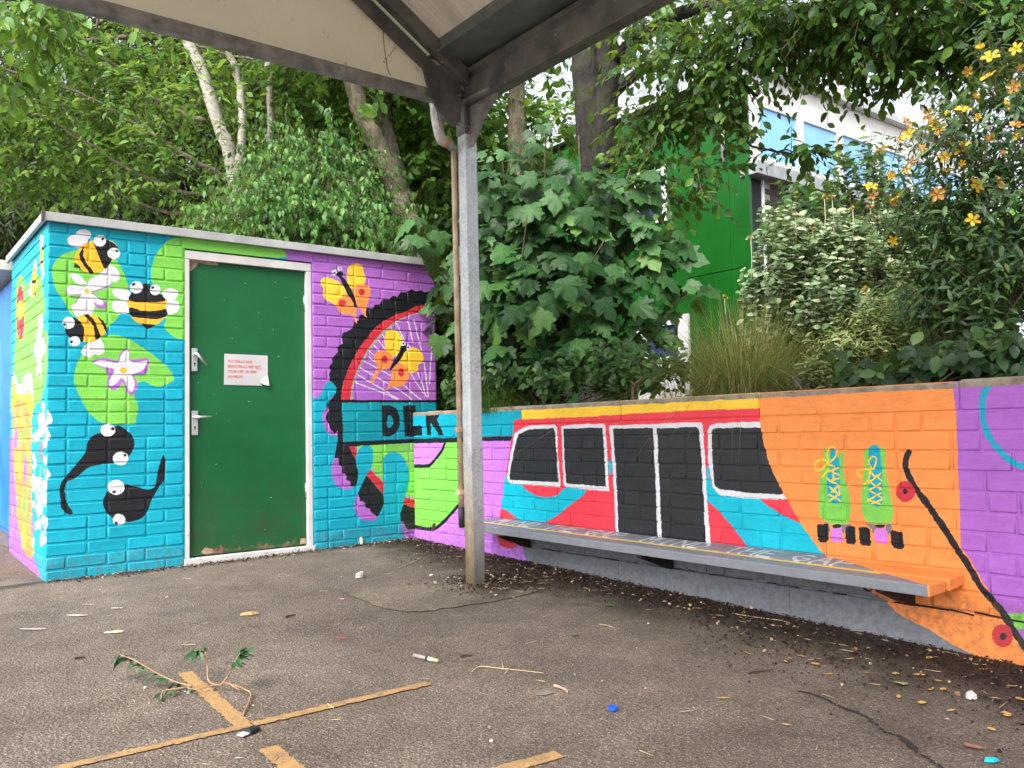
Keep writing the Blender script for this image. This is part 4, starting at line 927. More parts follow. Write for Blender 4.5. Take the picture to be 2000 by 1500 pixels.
# ------------------------------------------------------------------ canopy
def galv():
    t = NT('galvanised_post'); p = t.pos(); s = t.n('SeparateXYZ'); t.l(p, s.inputs[0]); z = s.outputs[2]
    vo = t.n('TexVoronoi'); vo.inputs['Scale'].default_value = 85; t.l(p, vo.inputs['Vector']); bw = t.n('RGBToBW'); t.l(vo.outputs['Color'], bw.inputs[0])
    sp = t.math('MULTIPLY', t.ramp(bw.outputs[0], [(.3, 0.0), (.7, 1.0)]), t.ramp(t.noise(5, 5, .65), [(.35, .1), (.65, 1.0)]))
    c = t.mix(sp, (.58, .61, .64), (.34, .37, .41))
    wash = t.ramp(t.noise(7, 5, .7), [(.45, 0.0), (.7, .7)]); c = t.mix(wash, c, (.74, .77, .79))
    st = t.n('Mapping'); st.inputs['Scale'].default_value = (30, 30, 2.2); t.l(p, st.inputs[0]); ns = t.noise(1, 6, .65, st.outputs[0])
    rf = t.math('MULTIPLY', t.ramp(t.math('ADD', z, t.math('MULTIPLY', t.math('SUBTRACT', ns, .5), 1.1)), [(.25, 1.0), (.85, 0.0)]), t.ramp(ns, [(.33, 0.0), (.5, 1.0)]))
    nx = t.n('SeparateXYZ'); t.l(t.n('NewGeometry').outputs['Normal'], nx.inputs[0]); rf = t.math('MULTIPLY', rf, t.ramp(t.math('MULTIPLY', nx.outputs[0], -1.0), [(.2, .25), (.7, 1.0)]))
    rust = t.ramp(t.noise(24, 5, .7), [(.3, (.16, .10, .04)), (.5, (.38, .25, .10)), (.7, (.50, .33, .14))])
    c = t.mix(rf, c, rust)
    alg = t.math('MULTIPLY', t.ramp(t.math('ADD', z, t.math('MULTIPLY', ns, .4)), [(.18, 1.0), (.62, 0.0)]), .85); c = t.mix(alg, c, (.075, .068, .040))
    t.base(c, .55, 0.25, .5); t.bump(t.noise(60, 5), .12, .003); return t.m
M_GALV = galv()
M_STEEL = worn('weathered_steel', (.075, .075, .075), (.215, .208, .198), 5, .55, .15, 50, .25, .004, .32, .70)
M_STEEL2 = worn('dirty_bracket', (.14, .14, .14), (.34, .33, .325), 10, .6, .1, 50, .25, .004)
canopy = empty('steel_canopy', (1.8, -1.68, 0)); tag(canopy, 'pitched steel canopy with cream gable panel on one galvanised square post', 'canopy')
PX, PY, PW = 1.768, -1.714, .078
post = MB().box((PX, PY, -.06), (PX+PW, PY+PW, 2.46)).build('post', M_GALV, canopy, bevel=.007)
sleeve = MB().box((PX-.004, PY-.004, 2.44), (PX+.022, PY+PW+.004, 2.80)).box((PX+.034, PY-.004, 2.44), (PX+PW+.004, PY+PW+.004, 2.80)).box((PX+.006, PY+.012, 2.45), (PX+PW-.01, PY+PW-.006, 2.79)).build('post_head', M_STEEL, canopy, bevel=.003)
# eaves beam towards the camera
MB().prism([(1.768, PY+.0, 2.597), (1.846, PY+.0, 2.597), (1.846, PY+.0, 2.795), (1.766, PY+.0, 2.795), (1.766, PY+.0, 2.772), (1.784, PY+.0, 2.764), (1.784, PY+.0, 2.740), (1.768, PY+.0, 2.730)], (0, -6.0, 0)).build('eaves_beam', M_STEEL, canopy, bevel=.003)
MB().box((1.56, -7.7, 2.828), (1.86, PY+.1, 2.840)).box((1.846, -7.7, 2.80), (1.86, PY+.1, 2.95)).box((1.585, -7.7, 2.83), (1.598, PY+.1, 2.915)).build('gutter', worn('gutter_teal', (.10, .125, .12), (.17, .20, .195), 4, .6), canopy)
# gable bottom chord, double rafter and panel
S_ = .62; RX, RZ0 = .30, 2.632 + .62*(1.719-.30)
MB().box((-1.20, PY+.012, 2.594), (1.70, PY+.075, 2.650)).build('gable_chord', M_STEEL2, canopy, bevel=.003)
def raft(dz0, dz1, y0, y1, nm, side=1):
    xe = 1.765; f = lambda x: 2.632 + S_*(1.719-x)
    a = [(xe, f(xe)+dz0), (RX, f(RX)+dz0), (RX, f(RX)+dz1), (xe, f(xe)+dz1)]
    if side < 0: a = [(2*RX-x_, z_) for x_, z_ in a]
    MB().prism([(x_, y0, z_) for x_, z_ in a], (0, y1-y0, 0)).build(nm, M_STEEL, canopy, bevel=.003)
for sd_ in (1, -1):
    raft(0, .082, PY+.012, PY+.07, 'rafter', sd_); raft(.095, .185, PY-.05, PY+.005, 'rafter', sd_)
def grp(name, c1, c2, tr):
    t = NT(name); p = t.pos(); mp = t.n('Mapping'); mp.inputs['Scale'].default_value = (1.2, 14, 1.2); t.l(p, mp.inputs[0])
    st = t.noise(2.0, 6, .7, mp.outputs[0]); c = t.ramp(st, [(.3, c1), (.65, c2)])
    sp = t.ramp(t.noise(9, 7, .8), [(.66, 0.0), (.72, .8)]); c = t.mix(sp, c, (.12, .09, .06))
    t.base(c, .6); b = t.n('BsdfTranslucent'); t.l(c, b.inputs[0]); m = t.n('MixShader'); m.inputs[0].default_value = tr; t.l(t.b.outputs[0], m.inputs[1]); t.l(b.outputs[0], m.inputs[2]); t.l(m.outputs[0], t.out.inputs['Surface']); return t.m
def panel_mat():
    t = NT('gable_panel_cream'); c = t.ramp(t.noise(2.0, 6, .6), [(.3, (.80, .72, .60)), (.7, (.88, .81, .70))])
    sp = t.ramp(t.noise(9, 9, .85), [(.585, 0.0), (.66, .75)]); c = t.mix(sp, c, (.22, .15, .10))
    t.base(c, .6); b = t.n('BsdfTranslucent'); t.l(c, b.inputs[0]); m = t.n('MixShader'); m.inputs[0].default_value = .72; t.l(t.b.outputs[0], m.inputs[1]); t.l(b.outputs[0], m.inputs[2]); t.l(m.outputs[0], t.out.inputs['Surface']); return t.m
gp = MB().prism([(1.72, PY+.040, 2.645), (1.74, PY+.040, 2.80), (RX, PY+.040, RZ0+.19), (2*RX-1.74, PY+.040, 2.80), (2*RX-1.72, PY+.040, 2.645)], (0, .004, 0)).build('gable_panel', panel_mat(), canopy)
# a dry creeper stem clinging to the panel
cr = [(1.281, -1.682, 2.920), (1.285, -1.682, 2.831), (1.294, -1.682, 2.770), (1.299, -1.682, 2.744), (1.305, -1.682, 2.699), (1.322, -1.682, 2.670)]
MB().tube(crom(cr, 4), .0022, 5).tube(crom([(1.362, -1.682, 2.865), (1.346, -1.682, 2.819), (1.309, -1.682, 2.768)], 4), .0016, 5).tube(crom([(1.296, -1.682, 2.760), (1.281, -1.682, 2.734), (1.290, -1.682, 2.731), (1.302, -1.682, 2.756)], 4), .0016, 5).build('dry_creeper', worn('dry_stem', (.16, .10, .06), (.26, .17, .10), 30, .9), gp)
M_ROOF = grp('roof_sheet_dirty', (.47, .42, .36), (.62, .57, .50), .6)
for sd_ in (1, -1):
    f = lambda x: 2.632 + S_*(1.719-x) + .20
    a = [(1.60, f(1.60)), (RX, f(RX)), (RX, f(RX)+.006), (1.60, f(1.60)+.006)]
    if sd_ < 0: a = [(2*RX-x_, z_) for x_, z_ in a]
    MB().prism([(x_, PY+.07, z_) for x_, z_ in a], (0, -6.0, 0)).build('roof_sheet', M_ROOF, canopy)
MB().box((2*RX-1.846, -7.7, 2.597), (2*RX-1.79, PY, 2.795)).build('eaves_beam', M_STEEL, canopy, bevel=.003)
for yy in (-4.6, -7.6): 
    MB().box((2*RX-1.846, yy, -.25), (2*RX-1.768, yy+.078, 2.6)).build('post', M_GALV, canopy, bevel=.006)
MB().box((1.768, -7.68, -.25), (1.846, -7.60, 2.6)).build('post', M_GALV, canopy, bevel=.006)
# gussets
gs = [(1.488, -1.735, 2.745), (1.509, -1.735, 2.661), (1.537, -1.735, 2.584), (1.581, -1.735, 2.521), (1.632, -1.735, 2.476), (1.678, -1.735, 2.457), (1.726, -1.735, 2.484), (1.735, -1.735, 2.743), (1.632, -1.735, 2.781)]
MB().prism(gs, (0, .012, 0)).build('gusset_plate', M_STEEL, canopy)
gs = [(1.800, -1.691, 2.629), (1.800, -1.827, 2.613), (1.800, -1.976, 2.603), (1.800, -1.957, 2.565), (1.800, -1.895, 2.529), (1.800, -1.833, 2.481), (1.800, -1.792, 2.419), (1.800, -1.732, 2.365), (1.800, -1.693, 2.385)]
MB().prism(gs, (.010, 0, 0)).build('gusset_plate', M_STEEL2, canopy)
MB().prism([(1.800, -1.671, 2.627), (1.800, -1.977, 2.614), (1.800, -1.976, 2.597), (1.800, -1.670, 2.607)], (-.05, 0, 0)).build('gusset_flange', M_STEEL2, canopy)
for p in ((1.719, -1.735, 2.634), (1.708, -1.735, 2.472), (1.612, -1.735, 2.793)): MB().tube([(p[0], -1.733, p[2]), (p[0], -1.748, p[2])], .009, 6).build('bolt', M_STEEL2, canopy)
for p in ((1.800, -1.715, 2.604), (1.800, -1.711, 2.484)): MB().tube([(1.80, p[1], p[2]), (1.785, p[1], p[2])], .009, 6).build('bolt', M_STEEL2, canopy)
# chord bolts
for x_ in (1.46, 1.02, .58, .14, -.22): MB().tube([(x_, PY+.013, 2.622), (x_, PY+.003, 2.622)], .007, 6).build('bolt', M_STEEL2, canopy)
for y_ in (-2.1, -2.5, -2.9, -3.3): MB().tube([(1.769, y_, 2.690), (1.760, y_, 2.690)], .008, 6).build('bolt', M_STEEL2, canopy)
# drain pipe
M_PIPE = worn('terracotta_pipe', (.34, .20, .12), (.56, .44, .33), 9, .6, 0, 40, .1)
dp = empty('drain_pipe', (1.70, -1.60, 0)); tag(dp, 'thin terracotta coloured drain pipe strapped to the galvanised post', 'pipe')
pa, pb = Vector((1.753, -1.620, 2.385)), Vector((1.761, -1.620, 0.390))
MB().tube([pa, pb], .0155, 12).build('pipe', M_PIPE, dp, True)
MB().tube([pb, Vector((1.762, -1.620, 0.279))], .017, 12).build('pipe_shoe', M_BLK, dp, True)
e0, e1, e2, e3 = Vector((1.653, -1.620, 2.469)), Vector((1.672, -1.620, 2.416)), Vector((1.719, -1.620, 2.402)), Vector((1.749, -1.620, 2.373))
MB().tube(crom([e0, e1, (e1+e2)/2], 4).tolist(), .030, 12).build('elbow', worn('pale_sleeve', (.42, .38, .33), (.60, .57, .52), 8, .6), dp, True)
MB().tube([(e1*.55+e2*.45), (e1*.2+e2*.8)], .033, 12).build('collar', worn('orange_collar', (.50, .20, .05), (.58, .27, .08), 8, .5), dp, True)
MB().tube([(e1*.2+e2*.8), e2, e3], [.030, .030, .020], 12).build('elbow', worn('grey_elbow', (.30, .30, .31), (.40, .40, .41), 8, .4), dp, True)
MB().tube(crom([(1.630, -1.620, 2.626), (1.642, -1.620, 2.553), (1.657, -1.620, 2.464)], 3).tolist(), [.030]*3+[.034]*3+[.031], 9).build('crumpled_sleeve', worn('foil_sleeve', (.45, .44, .42), (.68, .67, .65), 22, .5, 0, 25, .9, .02), dp)
for v_ in ((898, 842), (900, 962)):
    p = pa.lerp(pb, (v_[1]-288)/(990-288)); MB().box((p.x-.022, p.y-.022, p.z-.014), (p.x+.03, p.y+.018, p.z+.014)).build('pipe_clip', M_PIPE, dp, bevel=.004)

# ------------------------------------------------------------------ school building behind
bld = empty('school_building', (9.5, 2.5, .9)); tag(bld, 'school building with bright green end wall, dark brick and white band of blue windows', 'building')
BX, BY = 8.22, 1.19
M_GRN = worn('green_cladding', (.002, .070, .004), (.004, .095, .007), 1.5, .35, 0, 8, .05)
M_WHT = worn('white_render', (.72, .71, .68), (.82, .81, .79), 3, .6)
M_UPVC = worn('white_frame_plastic', (.74, .74, .74), (.80, .80, .80), 5, .35)
M_LEAD = worn('lead_grey', (.26, .28, .30), (.38, .40, .42), 6, .55)
M_DARK = worn('dark_recess', (.008, .008, .009), (.02, .02, .022), 5, .6)
def glassmat(name, c, rough=.06, em=0.0):
    t = NT(name); cc = t.ramp(t.noise(.8, 3, .5), [(.35, c), (.7, tuple(min(1, v*1.7+.05) for v in c))]); t.base(cc, rough, 0, .8); t.b.inputs['Coat Weight'].default_value = .6; return t.m
M_PANE = glassmat('sky_reflection_glass', (.13, .36, .72)); M_PANE2 = glassmat('dark_blue_glass', (.008, .02, .10))  # window band panes: blue sky reflection painted into the base colour
MB().box((BX+.06, BY+.31, .6), (16.0, 9.0, 5.44)).build('core', M_DARK, bld)
for k, (ya, yb) in enumerate(((1.20, 1.50), (1.505, 2.235), (3.22, 4.2), (4.205, 6.0))):
    for za, zb in ((.6, 2.845), (2.855, 5.35)): MB().box((BX, ya, za), (BX+.03, yb, zb)).build('cladding_panel', M_GRN, bld, bevel=.004)
MB().box((BX, 2.24, 2.36), (BX+.03, 3.215, 3.72)).build('cladding_panel', M_GRN, bld, bevel=.004); MB().box((BX, 2.24, 4.55), (BX+.03, 3.215, 5.35)).build('cladding_panel', M_GRN, bld, bevel=.004); MB().box((BX, 2.24, 3.725), (BX+.03, 2.575, 4.545)).build('cladding_panel', M_GRN, bld, bevel=.004)
def window(x_plane, a0, a1, za, zb, axis, parent, pane_mat, name='window', fr=.055, mull=()):
    """white frame with a recessed pane; axis 'x' spans along x on a y plane, 'y' along y on an x plane"""
    P3 = (lambda a, d, z: (a, x_plane+d, z)) if axis == 'x' else (lambda a, d, z: (x_plane+d, a, z))
    q = MB()
    def bx(a, b, z_a, z_b, d0, d1):
        lo, hi = P3(a, d0, z_a), P3(b, d1, z_b); q.box(tuple(min(u, v) for u, v in zip(lo, hi)), tuple(max(u, v) for u, v in zip(lo, hi)))
    bx(a0, a0+fr, za, zb, -.03, .05); bx(a1-fr, a1, za, zb, -.03, .05); bx(a0+fr, a1-fr, za, za+fr, -.03, .05); bx(a0+fr, a1-fr, zb-fr, zb, -.03, .05)
    w = q.build(name, M_UPVC, parent, bevel=.004)
    lo, hi = P3(a0+fr, .0, za+fr), P3(a1-fr, .02, zb-fr)
    MB().box(tuple(min(u, v) for u, v in zip(lo, hi)), tuple(max(u, v) for u, v in zip(lo, hi))).build('pane', pane_mat, w); return w
window(BX, 2.58, 3.21, 3.73, 4.54, 'y', bld, M_PANE2, 'window', .07)
dr = window(BX, 2.33, 3.12, .95, 2.34, 'y', bld, M_PANE2, 'door', .10)
MB().box((BX-.02, 2.43, 1.05), (BX+.03, 3.02, 1.72)).build('door_panel', M_UPVC, dr, bevel=.01); MB().box((BX-.02, 2.43, 1.72), (BX+.02, 3.02, 1.80)).build('door_rail', M_UPVC, dr, bevel=.005)
MB().box((BX-.035, 2.245, .9), (BX+.05, 2.325, 2.36)).build('door_frame', M_UPVC, bld); MB().box((BX-.035, 3.125, .9), (BX+.05, 3.21, 2.36)).build('door_frame', M_UPVC, bld)
MB().tube([(BX-.05, 1.53, 4.28), (BX-.05, 1.53, 5.3)], .030, 10).build('down_pipe', worn('pipe_white', (.45, .45, .45), (.55, .55, .55), 5, .4), bld, True)
MB().box((BX-.04, BY-.04, .6), (BX+.01, BY+.02, 5.35)).build('corner_trim', M_GRN, bld)
# front: brick below, ledge, white band with windows, roof edge
MB().box((8.58, BY+.008, .6), (16, BY+.3, 2.19)).build('lower_wall', worn('dark_brick_wall', (.04, .033, .03), (.09, .074, .066), 14, .85), bld)
MB().box((8.58, BY+.012, 2.192), (16, BY+.3, 4.02)).build('brick_backing', worn('mortar_pale', (.30, .27, .24), (.40, .37, .33), 20, .9), bld)
M_DBR = leafy('dark_brick', (.045, .036, .033), (.115, .092, .082), 0.0, .8)
db = brick_mesh('brick', .212, .066, .05, .003, M_DBR, 90); nb = 0; walls = MB().box((8.24, BY+.03, .6), (8.575, BY+.25, 4.02)).build('dark_recess', M_DARK, bld)
bwall = bld
for k in range(24):
    z = 2.235 + .075*k; off = .1125*(k % 2)
    for i in range(12):
        x = 8.69 + off + .225*i
        if x > 11.2 or nb >= 290: continue
        o = bpy.data.objects.new('brick', db); o.matrix_parent_inverse = Matrix.Translation(-Vector(bld.location)); o.matrix_basis = Matrix.Translation((x, BY, z)); link(o, bld); nb += 1
        if k == 0 and i == 0: pass
MB().tube([(8.47, BY-.04, .9), (8.47, BY-.04, 4.0)], .024, 10).build('down_pipe', worn('pipe_grey', (.30, .32, .35), (.40, .42, .45), 5, .4), bld, True)
MB().box((8.19, BY-.16, 4.02), (16, BY+.1, 4.19)).build('ledge', M_LEAD, bld, bevel=.01)
MB().box((8.23, BY+.0, 4.195), (16, BY+.3, 4.265)).box((8.23, BY+.0, 5.075), (16, BY+.3, 5.45)).box((8.23, BY+.0, 4.27), (8.43, BY+.3, 5.07)).build('white_band', M_WHT, bld)
for a, b in ((8.44, 9.42), (9.45, 10.40), (10.43, 11.40), (11.43, 12.38), (12.41, 13.4), (13.43, 14.4)): window(BY+.02, a, b, 4.27, 5.07, 'x', bld, M_PANE, 'window', .06)
MB().box((8.15, BY-.12, 5.455), (16.1, 9.0, 5.56)).build('roof_edge', worn('roof_grey', (.42, .43, .43), (.55, .56, .55), 4, .6), bld, bevel=.01)

# the blue shed standing behind the painted one
bs = empty('blue_shed', (.9, 3, 0)); tag(bs, 'blue clad shed with cream roof edge behind the painted brick shed', 'shed')
M_BLUE = worn('blue_paint', (.012, .16, .56), (.030, .24, .68), 3, .4, 0, 20, .1)
MB().box((.05, 1.60, -.05), (1.9, 4.4, 2.02)).build('wall', M_BLUE, bs)
for k in range(6): MB().box((.028, 1.62+.46*k, .16), (.05, 1.62+.46*(k+1)-.012, 1.98)).build('cladding_panel', M_BLUE, bs, bevel=.003)
MB().box((.02, 1.58, -.02), (.05, 4.42, .12)).build('plinth', worn('plinth_rust', (.05, .10, .22), (.20, .12, .08), 14, .7), bs)
MB().box((-.10, 1.50, 2.03), (1.98, 4.5, 2.10)).build('roof_edge', worn('cream_edge', (.55, .53, .47), (.66, .64, .58), 5, .5), bs, bevel=.004)

# ------------------------------------------------------------------ foliage
def nrm(a): return a/np.maximum(np.linalg.norm(a, axis=-1, keepdims=True), 1e-9)
def leaf_t(outline, ribs=(), cup=.18, droop=.2):
    """half outline (x,y) from base to tip -> folded leaf with a midrib"""
    h = np.array(outline, float); n = len(h)
    V = [(0, 0, 0)]; mids = [(0, y, 0) for x, y in h]; L_ = [(-x, y, 0) for x, y in h]; R_ = [(x, y, 0) for x, y in h]
    V = [(0, 0, 0)] + mids + L_ + R_ + [(0, 1, 0)]
    m, l, r_, tip = 1, 1+n, 1+2*n, 1+3*n
    F = [(0, r_, m), (0, m, l)]
    for i in range(n-1): F += [(m+i, r_+i, r_+i+1, m+i+1), (l+i, m+i, m+i+1, l+i+1)]
    F += [(m+n-1, r_+n-1, tip), (l+n-1, m+n-1, tip)]
    V = np.array(V); V[:, 2] = cup*np.abs(V[:, 0]) - droop*V[:, 1]**2
    return V, F
T_OVAL = leaf_t([(.22, .22), (.30, .50), (.20, .78)], cup=.25)
T_POINT = leaf_t([(.24, .30), (.20, .62)], cup=.3, droop=.25)
T_SMALL = (np.array([(0, 0, 0), (.27, .45, .08), (0, 1, -.12), (-.27, .45, .08)], float), [(0, 1, 2), (0, 2, 3)])
T_LANCE = leaf_t([(.13, .30), (.14, .60)], cup=.2, droop=.2)
T_ROUND = leaf_t([(.32, .18), (.42, .48), (.26, .82)], cup=.2, droop=.15)
def maple_t():
    h = [(.10, -.05), (.26, -.07), (.34, .03), (.50, .07), (.45, .20), (.40, .26), (.50, .42), (.48, .50), (.34, .47), (.24, .46), (.27, .62), (.22, .72), (.13, .80), (.06, .90)]
    pts = [(0, 0)] + h + [(0, 1)] + [(-x, y) for x, y in h[::-1]]
    V = np.array([(0, .30, 0)] + [(x, y, 0) for x, y in pts], float); n = len(pts)
    V[:, 2] = -.22*np.abs(V[:, 0])**1.3 - .22*np.maximum(V[:, 1], 0)**2 + .03*np.sin(V[:, 0]*23); V[0, 2] = .02
    return V, [(0, 1+i, 1+(i+1) % n) for i in range(n)]
T_MAPLE = maple_t()
def leaf_mesh(name, P, Y, Zn, S, T):
    V, F = T; P = np.asarray(P, float); n = len(P); Y = nrm(np.asarray(Y, float)); Zn = np.asarray(Zn, float); Zn = nrm(Zn - Y*(Zn*Y).sum(1, keepdims=True)); X = np.cross(Y, Zn); S = np.broadcast_to(np.asarray(S, float), (n,))
    co = P[:, None, :] + S[:, None, None]*(V[None, :, 0:1]*X[:, None, :] + V[None, :, 1:2]*Y[:, None, :] + V[None, :, 2:3]*Zn[:, None, :])
    nv = len(V); me = bpy.data.meshes.new(name); me.vertices.add(n*nv); me.vertices.foreach_set('co', co.reshape(-1).astype(np.float32))
    lens = np.array([len(f) for f in F]); li = np.concatenate([np.array(f) for f in F]); nl = len(li)
    idx = (li[None, :] + (np.arange(n)*nv)[:, None]).reshape(-1); tot = np.tile(lens, n); st = np.concatenate([[0], np.cumsum(tot)[:-1]])
    me.loops.add(n*nl); me.polygons.add(n*len(F)); me.polygons.foreach_set('loop_start', st.astype(np.int32)); me.loops.foreach_set('vertex_index', idx.astype(np.int32))
    me.polygons.foreach_set('use_smooth', np.ones(n*len(F), bool)); me.update(calc_edges=True); return me
def blob_points(r, blobs, n, shell=.45):
    """points in ellipsoids (cx,cy,cz,rx,ry,rz[,weight]); more of them near the skin. returns points, outward directions"""
    B = np.array([b[:6] for b in blobs], float); w = np.array([b[3]*b[4]*b[5]*(b[6] if len(b) > 6 else 1) for b in blobs]); w = w**.8; w /= w.sum()
    k = r.choice(len(B), n, p=w); d = nrm(r.normal(size=(n, 3))); rad = shell + (1-shell)*r.random(n)**.7
    return B[k, :3] + d*B[k, 3:]*rad[:, None], d, k
def sprays(r, blobs, n, L=.35, leaves=9, size=.09, droop=.12, flat=.7, shell=.45, dirbias=(0, 0, -.15), lift=1.0, hang=.25):
    """leafy twigs: returns leaf arrays and twig lines"""
    P, d, k = blob_points(r, blobs, n, shell); D = d*np.array([1, 1, .45]) + r.normal(size=(n, 3))*.45 + np.array(dirbias); D = nrm(D); l = L*(.6+.8*r.random(n))
    t = (np.arange(leaves)+.6)/leaves
    pts = P[:, None] + D[:, None]*(t[None, :, None]*l[:, None, None]) + np.array([0, 0, -1.])*(droop*(t[None, :, None]**2)*l[:, None, None]/L)
    up_ = np.array([0, 0, 1.]); side = nrm(np.cross(D, up_) + 1e-6); sg = np.where(np.arange(leaves) % 2, 1., -1.)
    Y = D[:, None]*.55 + side[:, None]*sg[None, :, None]*flat + np.array([0, 0, -hang]) + r.normal(size=(n, leaves, 3))*.28
    Zn = up_*lift + r.normal(size=(n, leaves, 3))*.45 + d[:, None]*.35
    S = size*(.45+.85*r.random((n, leaves)))
    return pts.reshape(-1, 3), Y.reshape(-1, 3), Zn.reshape(-1, 3), S.reshape(-1), (P, P + D*l[:, None] + np.array([0, 0, -1.])*droop*(l/L)[:, None])
def twig_mesh(name, A, B, r0_=.004, extra=None):
    n = len(A); d = nrm(B-A); ref = np.where(np.abs(d[:, 2:3]) < .8, np.array([[0, 0, 1.]]), np.array([[1., 0, 0]])); a = nrm(np.cross(d, ref)); b = np.cross(d, a)
    V = []
    for P_, rr in ((A, r0_), (B, r0_*.35)):
        for g_ in (0, 2.094, 4.189): V.append(P_ + (a*math.cos(g_) + b*math.sin(g_))*rr)
    co = np.stack(V, 1).reshape(-1, 3); base = np.array([(0, 1, 4, 3), (1, 2, 5, 4), (2, 0, 3, 5)]).reshape(-1)
    me = bpy.data.meshes.new(name); me.vertices.add(len(co)); me.vertices.foreach_set('co', co.reshape(-1).astype(np.float32)); idx = (base[None] + (np.arange(n)*6)[:, None]).reshape(-1)
    me.loops.add(len(idx)); me.polygons.add(n*3); me.polygons.foreach_set('loop_start', (np.arange(n*3)*4).astype(np.int32)); me.loops.foreach_set('vertex_index', idx.astype(np.int32)); me.update(calc_edges=True); return me
def stem(mb, pts, r0_, r1_, n=10, wob=.0, seg=6, r=None):
    P_ = crom(pts, seg); m = len(P_); rr = np.linspace(r0_, r1_, m)
    if wob: P_ = P_ + (r or rng).normal(0, wob, P_.shape); rr = rr*(1 + (r or rng).normal(0, .05, m))
    mb.tube([tuple(p) for p in P_], list(rr), n); return P_
M_BK_CH = bark('bark_cherry', (.07, .055, .036), (.165, .135, .092), (.29, .245, .18))
M_BK_BI = bark('bark_birch', (.09, .075, .06), (.50, .46, .40), (.66, .62, .55))
M_BK_DK = bark('bark_dark', (.008, .007, .006), (.022, .018, .015), (.05, .041, .032))
M_TWIG = worn('twig_bark', (.06, .045, .03), (.14, .105, .07), 30, .85)
L_BEECH = leafy('leaf_beech', (.052, .155, .020), (.125, .30, .045), .48, .42, (.20, .36, .07))
L_CONIF = leafy('leaf_conifer', (.007, .022, .006), (.024, .058, .014), .12, .6, (.045, .09, .022))
L_MOCK = leafy('leaf_mock_orange', (.034, .125, .020), (.092, .265, .045), .42, .42, (.17, .34, .07))
L_CHERRY = leafy('leaf_cherry', (.017, .062, .012), (.046, .135, .024), .46, .45, (.12, .25, .04))
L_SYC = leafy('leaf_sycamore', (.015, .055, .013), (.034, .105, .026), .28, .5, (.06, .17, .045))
L_SYC2 = leafy('leaf_sycamore_young', (.07, .22, .03), (.12, .30, .05), .4, .4)
L_HYP = leafy('leaf_hypericum', (.018, .055, .016), (.048, .115, .036), .30, .42, (.10, .19, .05))
L_PHL = leafy('leaf_phlomis', (.17, .27, .13), (.30, .39, .23), .28, .75, (.44, .50, .36), .2)
L_VAR = leafy('leaf_variegated', (.11, .19, .04), (.36, .42, .15), .28, .5, (.52, .54, .28))
L_DARK = leafy('leaf_dark_shrub', (.018, .062, .015), (.045, .13, .032), .3, .42, (.085, .20, .045))
L_SAGE = leafy('leaf_sage', (.16, .21, .15), (.28, .33, .25), .15, .8, None, .2)
L_GRASS = leafy('grass_blade', (.12, .21, .04), (.38, .36, .13), .35, .5, (.60, .46, .22))
L_GREENBLADE = leafy('green_blade', (.025, .085, .012), (.07, .17, .028), .3, .45)

def tree(name, label, loc, stems, bark_m, blobs, n, leafm, T, seed, L=.4, leaves=9, size=.09, group=None, limbs=(), shell=.4, cat='tree', **kw):
    r = np.random.default_rng(seed); root = empty(name, loc); tag(root, label, cat, group)
    for pts, a, b in stems:
        q = MB(); stem(q, pts, a, b, 12, .006, 6, r); q.build('trunk', bark_m, root, True)
    q = MB(); nb = 0
    for pts, a, b in limbs: stem(q, pts, a, b, 7, .008, 6, r); nb += 1
    P, Y, Z_, S, (A, B) = sprays(r, blobs, n, L, leaves, size, shell=shell, **kw)
    if nb: q.build('branches', bark_m, root, True)
    tm = twig_mesh('twigs', A, B, .0045); obj('twigs', tm, M_TWIG, root)['kind'] = 'stuff'
    obj('crown', leaf_mesh('crown', P, Y, Z_, S, T), leafm, root); return root
# --- woodland behind the shed: dark conifers at the back
def conifer(name, label, base, h, blobs, n, seed, group='dark conifers at the back of the trees'):
    r = np.random.default_rng(seed); root = empty(name, base); tag(root, label, 'tree', group)
    q = MB(); stem(q, [base, (base[0]+.1, base[1], base[2]+h*.5), (base[0], base[1]+.1, base[2]+h)], .22, .04, 9); q.build('trunk', M_BK_DK, root, True)
    P, d, k = blob_points(r, blobs, n, .35); D = nrm(d*np.array([1, 1, .2]) + r.normal(size=(n, 3))*.4 + np.array([0, 0, -.35])); m = 12; t = (np.arange(m)+.5)/m; l = .42*(.6+.7*r.random(n))
    pts = P[:, None] + D[:, None]*(t[None, :, None]*l[:, None, None]) - np.array([0, 0, 1.])*(.22*t[None, :, None]**2)
    side = nrm(np.cross(D, [0, 0, 1.]) + 1e-6); sg = np.where(np.arange(m) % 2, 1., -1.)
    Y = D[:, None]*.9 + side[:, None]*sg[None, :, None]*.7 + np.array([0, 0, -.45]) + r.normal(size=(n, m, 3))*.2; Zn = np.array([0, 0, 1.]) + r.normal(size=(n, m, 3))*.5
    Tn = (np.array([(-.05, 0, 0), (.05, 0, 0), (.09, .5, 0), (0, 1, -.15), (-.09, .5, 0)], float), [(0, 1, 2, 3, 4)])
    obj('branches', twig_mesh('branches', P, P+D*l[:, None]-np.array([0, 0, .22]), .006), M_TWIG, root)['kind'] = 'stuff'
    obj('crown', leaf_mesh('crown', pts.reshape(-1, 3), Y.reshape(-1, 3), Zn.reshape(-1, 3), .17*(.7+.6*r.random(n*m)), Tn), L_CONIF, root)
def bl(p, rx, rz, w=1): return (*p, rx, rx, rz, w)
conifer('conifer_tree', 'dark drooping conifer at the far left behind the beech branches', (1.246, 9.220, 2.060), 7.5, [bl((0.951, 8.672, 4.113), 1.5, .9), bl((1.383, 8.914, 4.937), 1.6, 1.3), bl((1.172, 8.968, 6.500), 1.5, 1.4), bl((-0.104, 10.043, 5.211), 1.5, 2.2)], 1500, 21)
